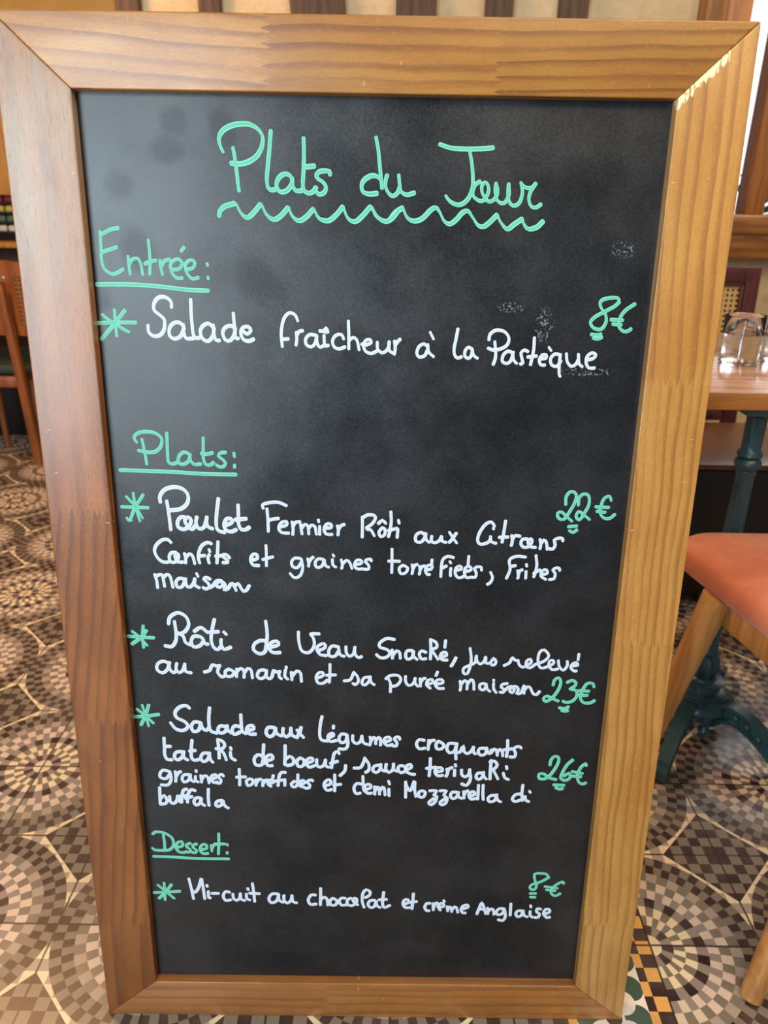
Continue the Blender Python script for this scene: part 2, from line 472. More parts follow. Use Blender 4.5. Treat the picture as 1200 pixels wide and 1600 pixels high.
def rail(name, corners, mat, axis, base, label=None):
    """corners: front polygon (x,z); axis 0 runs along x, 1 along z"""
    b = bmesh.new()
    fr = [b.verts.new((x, 0, z)) for x, z in corners]
    bk = [b.verts.new((x, THK, z)) for x, z in corners]
    n = len(fr)
    b.faces.new(fr); b.faces.new(bk[::-1])
    for i in range(n): b.faces.new((fr[i], bk[i], bk[(i + 1) % n], fr[(i + 1) % n]))
    bmesh.ops.bevel(b, geom=b.edges[:], offset=0.0016, segments=3, profile=0.6, affect='EDGES')
    uvl = b.loops.layers.uv.new('UVMap')
    for f in b.faces:
        for l in f.loops:
            x, y, z = l.vert.co
            a, c = (x, z) if axis == 0 else (z, x)
            l[uvl].uv = (a, abs(c - base) + y * 0.9)
    o = obj(name, b, mat, board, angle=50)
    if label: o['label'] = label
    return o
hw = FW / 2
g_ = 0.0003
M_top = pine('pine_top_rail', srgb(186, 130, 54), srgb(170, 112, 40), srgb(122, 66, 18), (-0.100, 0.126),
             [(0.085, 0.3, 1.08, 0.9), (0.004, 5.0, 0.92, 1.0), (0.0, 9.0, 0.82, 1.15)], lcon=0.75)
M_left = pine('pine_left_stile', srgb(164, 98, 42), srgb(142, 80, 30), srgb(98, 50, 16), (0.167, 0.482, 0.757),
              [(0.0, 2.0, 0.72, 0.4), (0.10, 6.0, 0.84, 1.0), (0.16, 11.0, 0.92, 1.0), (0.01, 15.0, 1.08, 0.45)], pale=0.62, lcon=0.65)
M_right = pine('pine_right_stile', srgb(194, 142, 72), srgb(178, 122, 54), srgb(134, 84, 34), (0.177, 0.602, 0.915),
               [(0.02, 1.0, 0.98, 1.1), (0.03, 4.0, 1.0, 1.25), (0.03, 8.0, 1.03, 1.35), (0.02, 12.0, 1.06, 1.0)], chip=(1.1845, 0), lcon=0.62)
M_bot = pine('pine_bottom_rail', srgb(166, 108, 54), srgb(150, 94, 44), srgb(106, 62, 28), (-0.05,),
             [(0.0, 3.0, 0.95, 0.9), (0.01, 7.0, 0.98, 1.0)])
rail('top_rail', [(-hw + g_, FH), (-IX, IZ1), (IX, IZ1), (hw - g_, FH)], M_top, 0, IZ1)
rail('bottom_rail', [(-hw, 0), (hw, 0), (IX, IZ0), (-IX, IZ0)], M_bot, 0, IZ0)
rail('side_stile', [(-hw, 0), (-IX, IZ0), (-IX, IZ1), (-hw, FH)], M_left, 1, -IX, 'worn left stile, window sheen painted pale at the top')
rail('side_stile', [(hw, 0), (hw, FH), (IX, IZ1), (IX, IZ0)], M_right, 1, IX, 'right stile with splintered bare wood at its top mitre')

def slate():
    g = NG('black_writing_panel')
    co = g.coord()
    s = g.sep(co)
    n = g.noise(co, 11.0, 5, 0.6); n2 = g.noise(co, 3.5, 3, 0.55)
    fine = g.noise(co, 620.0, 2, 0.6)
    speck = g.noise(co, 900.0, 1, 0.5)
    c = g.mixc(g.sm(n, 0.35, 0.75), srgb(15, 19, 25), srgb(21, 25, 33))
    c = g.mixc(g.m('MULTIPLY', g.sm(speck, 0.66, 0.8), 0.30), c, srgb(120, 125, 130))
    # rubbed-out chalk traces near the first price
    def trace(cx, cz, rx, rz):
        dx = g.m('DIVIDE', g.m('SUBTRACT', s[0], cx), rx); dz = g.m('DIVIDE', g.m('SUBTRACT', s[2], cz), rz)
        return g.m('SUBTRACT', 1.0, g.sm(g.m('ADD', g.m('MULTIPLY', dx, dx), g.m('MULTIPLY', dz, dz)), 0.3, 1.0))
    tr = g.m('MAXIMUM', trace(0.237, 0.918, 0.035, 0.0055), g.m('MAXIMUM', trace(0.185, 0.967, 0.012, 0.022), trace(0.148, 0.985, 0.018, 0.006)))
    tr = g.m('MAXIMUM', tr, trace(0.262, 1.045, 0.016, 0.010))
    tn = g.noise(co, 420.0, 2, 0.6)
    c = g.mixc(g.m('MULTIPLY', tr, g.sm(tn, 0.52, 0.66)), c, srgb(126, 132, 140))
    rough = g.m('ADD', 0.28, g.m('MULTIPLY', g.sm(n, 0.3, 0.7), 0.08))
    grit = g.noise(co, 420.0, 2, 0.7)
    rough = g.m('ADD', rough, g.m('MULTIPLY', g.m('SUBTRACT', grit, 0.5), 0.20))
    rough = g.m('ADD', rough, g.m('MULTIPLY', g.sm(n2, 0.3, 0.7), 0.06))
    def smudge(cx, cz, r):
        dx = g.m('SUBTRACT', s[0], cx); dz = g.m('SUBTRACT', s[2], cz)
        q = g.m('SQRT', g.m('ADD', g.m('MULTIPLY', dx, dx), g.m('MULTIPLY', dz, dz)))
        return g.m('SUBTRACT', 1.0, g.sm(g.m('ADD', q, g.m('MULTIPLY', g.m('SUBTRACT', n, 0.5), 0.05)), r * 0.5, r * 1.5))
    smd = smudge(-0.243, 1.033, 0.016)
    for q_ in ((-0.21, 1.135, 0.012), (-0.262, 1.10, 0.014), (-0.15, 1.155, 0.014), (-0.12, 1.01, 0.02), (-0.20, 1.16, 0.012), (-0.29, 0.985, 0.012)):
        smd = g.m('MAXIMUM', smd, smudge(*q_))
    spec = g.m('ADD', 0.48, g.m('MULTIPLY', g.sm(n, 0.25, 0.75), 0.30))
    spec = g.m('MULTIPLY', spec, g.m('SUBTRACT', 1.0, g.m('MULTIPLY', smd, 0.22)))
    spec = g.m('MULTIPLY', spec, g.m('ADD', 0.55, g.m('MULTIPLY', grit, 0.9)))
    g.set(col=c, rough=rough, spec=spec)
    g.bump(g.m('ADD', fine, g.m('MULTIPLY', n, 0.1)), 0.06, 0.0004)
    return g.mat
bm = bmesh.new()
box(bm, (0, DEP + 0.003, (IZ0 + IZ1) / 2), (2 * IX + 0.016, 0.006, IZ1 - IZ0 + 0.016))
panel = obj('writing_panel', bm, slate(), board, smooth=False)
panel['label'] = 'matt black writing panel, hazy where light catches it'
# folding rear prop
bm = bmesh.new()
for sx in (-0.25, 0.25):
    sweep(bm, [(sx, THK + 0.012, 1.10), (sx, 0.40, -0.043)], lambda i, t: rrect(0.03, 0.02, 0.003, 2), up=Vector((1, 0, 0)))
sweep(bm, [(-0.25, 0.245, 0.45), (0.25, 0.245, 0.45)], lambda i, t: rrect(0.02, 0.03, 0.003, 2))
obj('rear_prop', bm, M_bot, board)

LETTERING = [
 ('title_lettering','g','green title reading Plats du Jour',"""-1528,11321,27 -1537,11338,27 -1546,11356,28 -1553,11375,30 -1560,11396,32 -1565,11418,35 -1566,11441,39 -1562,11457,42 -1556,11475,45 -1547,11491,48 -1535,11507,50 -1521,11521,51 -1503,11534,52 -1483,11545,52 -1461,11556,52 -1442,11563,52 -1421,11569,52 -1399,11575,51 -1377,11579,51 -1356,11582,50 -1334,11584,50 -1313,11585,49 -1292,11585,48 -1271,11583,46 -1251,11579,45 -1232,11573,43 -1213,11565,41 -1195,11556,38 -1179,11545,36 -1165,11534,33 -1150,11518,31 -1138,11500,30 -1129,11481,31 -1124,11462,33 -1123,11445,37 -1124,11427,39 -1127,11409,42 -1132,11391,44 -1138,11373,45 -1145,11356,46 -1154,11339,48 -1165,11322,49 -1176,11306,50 -1189,11292,51 -1204,11279,52 -1220,11267,52 -1237,11256,53 -1255,11247,53 -1272,11238,53 -1294,11230,53 -1317,11223,52 -1340,11218,51 -1363,11215,51 -1385,11214,50 -1407,11216,49 -1430,11219,48 -1452,11221,48
-1428,11365,34 -1425,11346,34 -1421,11327,34 -1418,11308,34 -1415,11288,34 -1412,11266,35 -1410,11249,35 -1408,11230,35 -1406,11210,35 -1404,11190,35 -1402,11170,36 -1400,11150,36 -1399,11132,36 -1397,11113,36 -1395,11094,36 -1394,11076,36 -1393,11059,36 -1392,11042,36 -1390,11024,36
-1388,11000,35 -1387,10990,35 -1385,10980,35 -1384,10970,35 -1383,10960,35
-1041,11526,40 -1043,11507,40 -1045,11489,40 -1047,11471,40 -1049,11453,40 -1051,11434,40 -1053,11415,40 -1055,11396,40 -1057,11375,40 -1059,11357,40 -1062,11337,41 -1064,11317,41 -1067,11296,41 -1070,11275,41 -1073,11255,41 -1076,11235,41 -1078,11215,41 -1080,11198,41 -1082,11182,41 -1086,11154,41 -1089,11132,41 -1091,11112,40 -1093,11094,39 -1094,11077,38 -1093,11054,37 -1092,11034,34 -1089,11016,33 -1085,11001,35 -1070,10983,39 -1053,10974,43 -1034,10975,48 -1015,10980,51
-837,11083,31 -851,11105,35 -869,11122,40 -896,11129,45 -926,11124,50 -942,11115,52 -958,11102,51 -973,11086,50 -984,11071,47 -993,11048,43 -997,11024,38 -994,11003,36 -986,10984,36 -972,10967,39 -955,10958,43 -934,10957,48 -910,10963,51 -889,10974,52 -874,10986,52 -861,11002,50 -850,11019,48 -841,11035,45 -836,11054,43 -836,11073,41 -835,11092,39
-840,11095,36 -838,11076,36 -836,11056,35 -834,11037,33 -830,11020,32 -822,11000,33 -812,10983,37 -798,10972,41 -771,10969,46 -741,10973,50
-713,11465,37 -713,11447,37 -712,11429,37 -712,11412,37 -711,11394,38 -711,11376,38 -711,11358,38 -711,11341,38 -711,11323,38 -711,11306,38 -711,11287,39 -712,11267,39 -713,11248,39 -714,11229,39 -715,11210,40 -716,11192,40 -717,11174,40 -718,11157,40 -720,11135,40 -722,11113,40 -723,11091,40 -725,11071,40 -726,11053,39 -727,11037,37 -726,11011,36 -723,10992,36 -716,10976,38 -694,10958,41 -667,10950,46 -641,10956,49 -618,10970,51 -604,10987,51 -593,11005,50
-716,11199,50 -690,11199,50 -664,11200,51 -636,11203,51 -608,11206,51
-449,11125,39 -448,11143,40 -452,11158,42 -474,11163,44 -501,11163,48 -526,11162,51 -550,11157,51 -572,11143,47 -586,11126,43 -587,11109,40 -575,11092,37 -559,11080,35 -537,11068,34 -518,11055,35 -500,11033,36 -491,11010,38 -493,10991,41 -500,10972,47 -511,10957,49 -536,10944,48 -561,10941,45 -574,10948,40 -585,10960,36
84,11056,27 72,11076,29 60,11096,32 46,11111,37 26,11121,42 4,11126,47 -20,11125,50 -39,11120,52 -58,11111,53 -77,11100,52 -93,11088,51 -109,11071,49 -120,11051,45 -125,11030,41 -125,11009,38 -120,10987,37 -109,10970,38 -91,10960,41 -67,10954,45 -43,10951,49 -19,10952,51 6,10956,52 31,10960,52
17,11483,33 21,11466,33 24,11449,33 28,11433,34 32,11416,34 36,11399,34 39,11381,35 43,11361,35 45,11345,36 47,11328,36 49,11311,36 51,11293,36 53,11275,36 55,11256,37 57,11237,36 59,11218,36 61,11198,36 63,11180,36 65,11162,36 68,11143,36 70,11124,36 72,11104,36 75,11085,36 77,11065,36 80,11045,36 82,11026,36 85,11006,36
135,11132,42 129,11115,41 123,11098,40 120,11079,38 118,11057,36 119,11034,33 124,11011,31 134,10989,31 148,10968,32 163,10951,35 183,10938,39 204,10937,43 226,10948,45 245,10968,45 253,10984,44 259,11002,43 265,11021,42
253,11137,34 255,11117,34 258,11096,34 260,11075,34 263,11055,34 266,11036,33 268,11021,32 274,10991,33 286,10973,34 302,10962,37 322,10953,40 344,10949,44 366,10953,46 390,10961,47 414,10969,48
660,11426,40 679,11421,40 698,11415,40 716,11409,41 735,11403,41 756,11398,42 778,11394,42 796,11392,43 816,11390,43 836,11389,44 857,11388,44 879,11387,44 900,11387,44 920,11386,44 940,11386,45 962,11386,45 984,11387,45 1005,11387,45 1026,11388,45 1047,11389,45 1066,11390,45 1086,11391,45 1107,11393,45 1126,11394,45 1145,11396,46 1164,11398,46 1182,11400,46 1201,11402,46
965,11375,32 969,11356,32 974,11337,32 979,11318,32 984,11299,33 988,11280,33 992,11261,33 996,11242,34 999,11222,34 1002,11203,34 1005,11183,35 1007,11163,35 1009,11144,35 1011,11125,36 1012,11107,36 1013,11084,37 1014,11062,37 1013,11041,38 1011,11021,40 1007,11002,41 1002,10982,42 994,10962,43 984,10942,44 974,10925,46 963,10910,46 946,10893,47 928,10879,47 909,10869,47 890,10863,46 865,10862,44 839,10868,41 816,10877,38 796,10888,36 779,10901,33 765,10914,31 750,10932,29 739,10949,28
1085,11086,42 1068,11077,42 1052,11068,41 1038,11055,40 1027,11034,38 1020,11010,36 1016,10986,33 1018,10967,31 1023,10949,31 1035,10934,31 1051,10922,32 1072,10910,35 1093,10902,38 1111,10900,39 1130,10907,40 1146,10924,41 1158,10943,40 1169,10964,38 1177,10988,36 1179,11012,33 1175,11035,31 1165,11057,32 1155,11072,34 1136,11079,35 1119,11071,37 1111,11056,37 1106,11034,35 1106,11011,32 1111,10988,30 1121,10964,28 1134,10943,28 1149,10924,30 1168,10907,33 1186,10898,37 1211,10900,39 1234,10914,41 1247,10926,41 1257,10942,39 1265,10960,38 1269,10979,36 1270,11000,34 1269,11021,32 1264,11039,30 1257,11058,29 1250,11076,28
1250,11073,35 1248,11052,35 1246,11032,34 1245,11011,33 1246,10990,32 1251,10968,30 1257,10944,29 1265,10923,30 1276,10907,31 1296,10891,34 1321,10882,37 1343,10885,39 1357,10896,40 1370,10915,40 1381,10938,38 1388,10962,37 1390,10978,35 1389,10996,34 1388,11014,33 1385,11033,32 1383,11052,32 1381,11071,32
1378,11067,34 1378,11046,34 1377,11024,34 1377,11002,33 1377,10981,33 1380,10961,32 1385,10937,30 1392,10914,29 1400,10893,31 1410,10878,33 1434,10863,36 1460,10863,39 1477,10870,41 1494,10883,41 1507,10902,40 1513,10917,39 1518,10935,37 1522,10955,36 1525,10975,35 1526,10994,33 1524,11012,32 1519,11030,31 1514,11048,30 1508,11066,30 1503,11084,30
1502,11080,29 1516,11065,30 1530,11051,32 1547,11040,34 1568,11033,37 1592,11031,39 1613,11033,41 1629,11043,41 1643,11059,41 1656,11075,41
1652,11068,40 1640,11050,40 1628,11032,40 1616,11014,39 1608,10995,38 1602,10976,37 1598,10956,36 1596,10937,34 1597,10919,31 1603,10896,30 1613,10874,31 1626,10858,33 1650,10847,36 1676,10848,39 1700,10860,42 1723,10878,42"""),
 ('title_squiggle','g','wavy green underline below the title',"""-1599,10715,41 -1596,10740,43 -1588,10765,46 -1575,10781,49 -1558,10798,52 -1536,10812,53 -1519,10819,53 -1499,10825,53 -1478,10830,53 -1457,10835,53 -1436,10841,53
-1419,10841,23 -1410,10823,23 -1402,10804,23 -1393,10785,24 -1384,10768,25 -1373,10753,27 -1359,10736,31 -1343,10721,37 -1326,10711,42 -1309,10707,47 -1292,10712,50 -1275,10723,53 -1258,10738,53 -1241,10755,52 -1227,10769,52 -1212,10785,52 -1198,10802,51 -1183,10819,51 -1169,10836,51
-1159,10840,24 -1151,10823,24 -1143,10805,24 -1135,10788,24 -1127,10770,24 -1119,10755,26 -1109,10741,28 -1092,10723,32 -1074,10708,37 -1055,10698,42 -1036,10693,47 -1017,10694,50 -998,10702,53 -979,10714,53 -960,10728,53 -945,10741,53 -930,10757,52 -915,10774,52 -899,10792,52 -884,10809,51
-881,10812,24 -872,10793,24 -864,10774,24 -856,10754,25 -847,10737,27 -836,10722,30 -816,10703,35 -794,10689,42 -771,10684,47 -752,10688,51 -733,10697,53 -714,10710,54 -695,10724,53 -681,10736,53 -666,10751,52 -652,10766,52 -638,10782,52 -623,10797,52
-617,10794,22 -607,10777,22 -597,10758,23 -587,10740,26 -576,10723,30 -563,10710,34 -543,10699,39 -519,10691,45 -495,10687,48 -472,10688,51 -455,10694,53 -437,10704,53 -421,10716,54 -404,10730,53 -389,10744,53 -374,10758,52 -360,10774,52 -346,10791,51 -333,10808,51 -319,10825,51
-314,10822,26 -306,10803,26 -299,10783,25 -291,10764,25 -283,10745,26 -274,10728,27 -264,10715,31 -248,10700,35 -229,10690,41 -209,10685,46 -190,10685,50 -171,10692,52 -153,10705,53 -134,10722,53 -115,10740,53 -102,10753,52 -89,10767,52 -75,10783,52 -61,10798,52 -47,10814,52 -33,10829,52
-20,10831,22 -10,10814,22 0,10797,22 10,10780,23 20,10763,25 30,10748,27 42,10735,30 62,10718,34 83,10704,39 105,10694,44 126,10690,48 145,10693,51 164,10702,53 183,10715,53 200,10729,53 215,10745,52 229,10763,51 243,10781,51 256,10800,51
-25,10834,24 -16,10815,24 -7,10795,24 3,10776,25 13,10758,27 25,10742,30 45,10726,33 67,10712,38 89,10701,43 109,10694,47 140,10692,49 167,10706,51 181,10720,52 194,10739,52 208,10759,52 224,10776,52 241,10789,53 259,10801,54 278,10812,54 297,10823,54
302,10823,25 311,10804,25 319,10784,25 328,10764,26 338,10746,27 349,10732,31 366,10718,35 384,10708,40 404,10701,45 424,10699,49 445,10700,51 465,10705,53 486,10714,54 507,10726,53 523,10739,53 540,10756,53 557,10774,53 572,10791,53 587,10804,53 608,10820,52 627,10830,47 644,10831,41 659,10822,35 673,10804,29 687,10783,25 698,10765,23 708,10743,24 719,10723,27 731,10706,30 750,10690,36 770,10679,42 791,10676,48 812,10683,51 834,10698,53 855,10716,53 868,10729,52 881,10744,52 894,10760,52 906,10775,53 919,10786,53 938,10798,51 957,10805,46 976,10802,40 989,10793,34 1002,10777,29 1015,10759,25 1028,10741,24 1042,10724,24 1055,10704,26 1068,10686,29 1082,10672,34 1101,10660,40 1121,10654,46 1141,10655,50 1156,10660,52 1172,10671,54 1188,10683,54 1205,10698,53 1219,10710,53 1233,10724,53 1247,10739,53 1262,10754,53 1276,10768,53
1281,10768,24 1290,10751,24 1299,10734,24 1309,10716,24 1321,10699,25 1337,10680,27 1355,10660,33 1374,10643,38 1392,10635,44 1408,10638,49 1423,10649,53 1439,10664,54 1456,10678,54 1471,10688,54 1487,10699,54 1504,10711,54 1522,10722,54 1538,10733,54
1542,10727,26 1552,10707,25 1562,10686,27 1573,10669,31 1591,10649,36 1617,10638,42 1635,10639,48 1657,10643,52 1679,10650,53 1698,10658,54 1714,10669,53 1729,10684,53 1742,10699,53 1756,10713,53"""),
 ('heading_lettering','g','green heading reading Entrée',"""-2653,10588,37 -2674,10584,37 -2695,10580,37 -2716,10576,37 -2737,10570,37 -2759,10561,37 -2781,10550,37 -2803,10538,37 -2825,10526,37
-2847,10552,29 -2848,10531,29 -2848,10509,29 -2848,10487,29 -2848,10466,29 -2849,10444,30 -2849,10423,30 -2850,10403,30 -2851,10380,30 -2853,10358,30 -2854,10336,30 -2856,10315,30 -2857,10295,30 -2857,10276,29 -2855,10251,28 -2853,10228,27 -2848,10207,27 -2840,10188,27 -2828,10171,28 -2812,10155,29 -2794,10142,31 -2777,10133,33 -2755,10129,35 -2732,10132,37 -2709,10139,37 -2686,10150,38 -2662,10165,38 -2638,10180,38
-2841,10349,37 -2819,10356,37 -2797,10362,37 -2773,10370,37 -2752,10376,37 -2730,10383,37 -2708,10390,37 -2686,10398,37
-2576,10312,29 -2576,10293,29 -2576,10274,29 -2575,10254,29 -2575,10232,29 -2574,10213,29 -2573,10192,29 -2572,10171,29 -2571,10149,29 -2570,10128,29
-2570,10229,36 -2555,10256,36 -2537,10278,36 -2507,10290,34 -2477,10290,32 -2465,10278,30 -2456,10259,28 -2448,10234,27 -2444,10216,27 -2442,10194,28 -2439,10171,28 -2437,10148,29 -2435,10125,29
-2350,10477,29 -2350,10455,29 -2349,10433,29 -2348,10411,29 -2347,10389,29 -2347,10368,29 -2347,10347,30 -2347,10324,30 -2347,10301,30 -2348,10279,30 -2349,10257,30 -2350,10236,31 -2352,10214,31 -2354,10193,31 -2357,10173,31 -2359,10152,31 -2362,10131,31
-2406,10235,38 -2386,10244,38 -2365,10252,37 -2345,10260,37 -2315,10266,37 -2285,10272,37
-2243,10277,29 -2242,10253,29 -2241,10230,29 -2240,10205,29 -2237,10186,28 -2233,10167,28 -2229,10148,28 -2225,10128,28
-2230,10218,36 -2218,10237,36 -2206,10255,36 -2193,10270,37 -2168,10279,37 -2141,10283,37
-2115,10183,37 -2091,10184,37 -2067,10185,37 -2046,10192,36 -2029,10208,35 -2015,10229,33 -2009,10249,32 -2023,10273,32 -2049,10288,33 -2068,10287,35 -2090,10279,36 -2109,10268,36 -2127,10249,34 -2137,10223,32 -2137,10200,30 -2133,10174,28 -2125,10151,27 -2112,10130,28 -2096,10111,30 -2078,10098,32 -2049,10095,35 -2019,10099,36
-1982,10408,36 -1990,10398,36 -1999,10388,36 -2007,10378,36 -2015,10368,36
-1971,10185,37 -1946,10190,37 -1922,10194,37 -1902,10202,35 -1884,10225,33 -1878,10251,33 -1887,10270,33 -1906,10282,33 -1932,10279,34 -1957,10265,36 -1969,10250,35 -1979,10230,33 -1983,10209,31 -1981,10188,28 -1975,10166,27 -1965,10145,27 -1952,10125,28 -1936,10106,30 -1917,10094,33 -1896,10093,35 -1872,10100,37 -1849,10106,37
-1751,10252,27 -1749,10246,27 -1748,10239,27 -1746,10232,27 -1744,10225,27
-1747,10116,29 -1746,10110,29 -1746,10104,29 -1745,10098,29 -1745,10092,29"""),
 ('heading_underline','g','green line under the heading Entrée',"""-2932,10021,44 -2910,10021,44 -2889,10022,44 -2868,10022,44 -2847,10023,44 -2826,10024,44 -2803,10024,44 -2779,10025,44 -2753,10025,44 -2735,10025,44 -2715,10025,44 -2695,10025,44 -2674,10025,44 -2653,10026,44 -2631,10026,44 -2609,10026,44 -2586,10025,44 -2564,10025,44 -2542,10025,44 -2520,10024,44 -2499,10024,43 -2478,10023,43 -2456,10022,43 -2435,10021,43 -2414,10020,43 -2393,10019,43 -2372,10017,43 -2351,10016,43 -2330,10014,43 -2309,10013,43 -2287,10011,43 -2266,10010,43 -2245,10008,43 -2224,10006,43 -2203,10004,43 -2182,10002,43 -2160,9999,43 -2139,9997,42 -2118,9995,42 -2097,9992,43 -2075,9990,43 -2054,9988,43 -2033,9986,43 -2013,9984,43 -1992,9982,43 -1970,9981,43 -1947,9980,43 -1925,9979,43 -1903,9978,44 -1881,9978,44 -1860,9977,44 -1838,9977,44 -1816,9976,44 -1794,9976,44 -1773,9975,44 -1751,9974,44"""),
 ('star_mark','g','green star before the first course',"""-2962,9621,40 -2941,9623,40 -2920,9624,40 -2900,9626,40 -2880,9627,40 -2859,9629,40 -2837,9630,40 -2814,9631,40 -2789,9632,40 -2769,9633,40 -2749,9633,39 -2728,9633,39 -2706,9633,39 -2684,9634,39 -2661,9634,39 -2638,9634,39 -2615,9634,39 -2592,9634,39 -2570,9634,39 -2548,9634,39
-2905,9714,30 -2886,9697,31 -2866,9680,31 -2846,9665,32 -2825,9650,32 -2803,9637,33 -2781,9624,33
-2768,9765,31 -2769,9745,31 -2769,9725,31 -2770,9705,31 -2770,9685,31 -2771,9663,31 -2771,9641,31 -2771,9620,31 -2770,9599,30 -2770,9577,30 -2769,9554,30 -2768,9531,30 -2768,9509,30 -2767,9486,30
-2657,9759,40 -2672,9742,40 -2687,9725,40 -2701,9708,40 -2716,9692,40 -2731,9675,40 -2746,9658,40 -2761,9641,40 -2776,9624,40 -2791,9607,40 -2807,9590,40 -2822,9573,40 -2838,9556,40 -2854,9539,40 -2870,9522,40 -2886,9505,40 -2903,9488,40 -2919,9470,40 -2935,9453,40
-2772,9624,31 -2756,9611,31 -2741,9599,31 -2724,9586,32 -2708,9575,32 -2690,9564,33 -2671,9554,33 -2652,9544,34 -2633,9534,34"""),
 ('dish_lettering','w','white line reading Salade fraîcheur à la Pastèque',"""-2154,9796,34 -2153,9817,33 -2152,9838,32 -2157,9857,32 -2170,9875,33 -2189,9890,35 -2210,9901,38 -2235,9905,40 -2263,9904,42 -2287,9896,43 -2303,9884,43 -2319,9867,42 -2331,9848,40 -2340,9830,38 -2346,9807,35 -2346,9784,34 -2340,9764,33 -2325,9746,32 -2303,9730,33 -2283,9715,33 -2266,9700,32 -2249,9685,32 -2239,9665,33 -2237,9648,33 -2238,9627,35 -2241,9604,37 -2245,9583,38 -2251,9565,40 -2263,9540,42 -2280,9520,43 -2299,9505,43 -2321,9496,43 -2346,9493,41 -2368,9495,39 -2388,9504,36 -2405,9519,34 -2417,9537,33 -2422,9559,32 -2421,9584,33 -2420,9609,34
-2033,9598,32 -2049,9615,34 -2065,9632,36 -2082,9642,39 -2113,9644,41 -2143,9633,43 -2161,9620,43 -2177,9603,42 -2189,9582,39 -2196,9557,36 -2198,9530,34 -2195,9506,34 -2183,9488,35 -2165,9474,37 -2145,9468,40 -2122,9472,42 -2096,9483,43 -2074,9500,43 -2062,9517,42 -2052,9539,41 -2043,9562,40 -2034,9585,40
-2040,9626,34 -2040,9603,34 -2040,9578,34 -2039,9555,33 -2037,9534,32 -2033,9510,32 -2027,9489,34 -2015,9475,36 -1993,9471,39 -1965,9474,42 -1937,9476,43
-1943,9885,35 -1944,9864,35 -1945,9843,35 -1945,9821,35 -1946,9800,35 -1947,9779,35 -1947,9757,34 -1947,9736,34 -1947,9714,34 -1947,9691,34 -1946,9668,34 -1945,9645,34 -1944,9624,34 -1943,9604,34 -1942,9586,33 -1941,9554,32 -1939,9530,32 -1935,9510,33 -1920,9488,36 -1902,9477,38 -1885,9480,41 -1867,9489,44
-1715,9586,31 -1731,9605,33 -1746,9624,36 -1764,9635,38 -1784,9635,41 -1806,9626,43 -1825,9613,43 -1841,9596,42 -1853,9576,39 -1860,9554,36 -1859,9528,34 -1852,9500,33 -1841,9478,33 -1825,9462,36 -1803,9451,39 -1782,9450,41 -1762,9461,43 -1743,9481,42 -1727,9505,41 -1720,9524,39 -1716,9545,38 -1713,9568,37 -1709,9589,37
-1718,9623,34 -1717,9602,34 -1716,9581,34 -1716,9559,34 -1715,9540,33 -1713,9522,32 -1708,9497,32 -1703,9477,34 -1695,9463,36 -1677,9457,38 -1657,9459,41
-1481,9593,37 -1506,9608,39 -1532,9617,41 -1553,9613,42 -1575,9604,43 -1593,9591,43 -1607,9574,41 -1616,9553,38 -1619,9532,35 -1614,9508,33 -1604,9483,34 -1591,9465,36 -1566,9454,39 -1539,9460,41 -1522,9477,42 -1505,9501,42 -1493,9525,40 -1486,9548,39 -1484,9570,37 -1481,9593,37
-1495,9748,34 -1494,9725,34 -1493,9701,34 -1492,9677,34 -1491,9654,34 -1490,9631,34 -1489,9609,34 -1488,9583,34 -1488,9556,34 -1487,9530,33 -1485,9508,34 -1482,9492,36 -1468,9481,38 -1451,9484,40
-1405,9569,34 -1387,9553,36 -1370,9538,38 -1354,9531,39 -1328,9546,38 -1313,9570,39 -1322,9592,39 -1343,9608,39 -1371,9609,40 -1398,9597,41 -1415,9574,39 -1423,9543,36 -1420,9520,34 -1412,9495,33 -1400,9476,34 -1382,9464,37 -1360,9458,40 -1340,9456,42 -1313,9464,44 -1287,9478,44
-803,9673,27 -811,9695,28 -819,9718,29 -831,9736,30 -849,9750,32 -870,9759,34 -891,9760,36 -910,9750,37 -930,9732,37 -947,9709,36 -956,9689,36 -964,9666,35 -971,9642,34 -976,9617,34 -980,9598,33 -983,9578,33 -984,9558,33 -986,9537,32 -986,9516,32 -985,9494,31 -984,9471,31 -981,9447,31 -979,9424,31 -977,9401,31
-966,9482,38 -952,9483,38 -938,9484,38 -924,9485,38 -910,9487,38
-822,9560,31 -821,9535,31 -819,9509,32 -819,9484,32 -821,9462,33 -825,9441,33 -828,9420,34
-818,9527,37 -805,9548,37 -791,9566,38 -773,9572,38 -753,9573,38
-615,9530,36 -637,9533,37 -659,9536,37 -679,9534,37 -697,9522,37 -713,9505,36 -723,9486,34 -725,9455,33 -715,9427,33 -692,9410,34 -664,9405,35 -639,9419,36 -620,9445,36 -612,9468,36 -606,9495,35 -601,9522,34
-606,9530,31 -604,9505,31 -601,9480,30 -598,9456,30 -594,9437,31 -583,9413,32 -568,9403,34 -549,9409,36 -528,9421,38
-523,9531,32 -523,9504,31 -522,9478,31 -521,9455,31 -515,9429,32 -507,9414,34 -493,9417,36 -477,9425,38
-570,9576,37 -545,9572,37 -523,9573,36 -513,9595,34 -505,9610,34 -487,9587,34 -480,9560,33 -496,9561,33 -522,9569,35 -549,9576,35
-310,9492,29 -319,9519,31 -333,9539,33 -362,9543,35 -393,9533,37 -410,9517,37 -424,9496,35 -432,9473,33 -431,9449,31 -423,9425,31 -411,9406,32 -394,9395,33 -372,9390,36 -351,9389,37 -324,9398,38 -298,9411,39
-260,9686,31 -259,9666,31 -259,9646,32 -258,9626,32 -257,9606,32 -256,9585,32 -255,9565,32 -255,9543,32 -255,9522,32 -255,9500,32 -255,9478,32 -255,9455,32 -255,9433,32 -255,9410,32 -255,9387,32
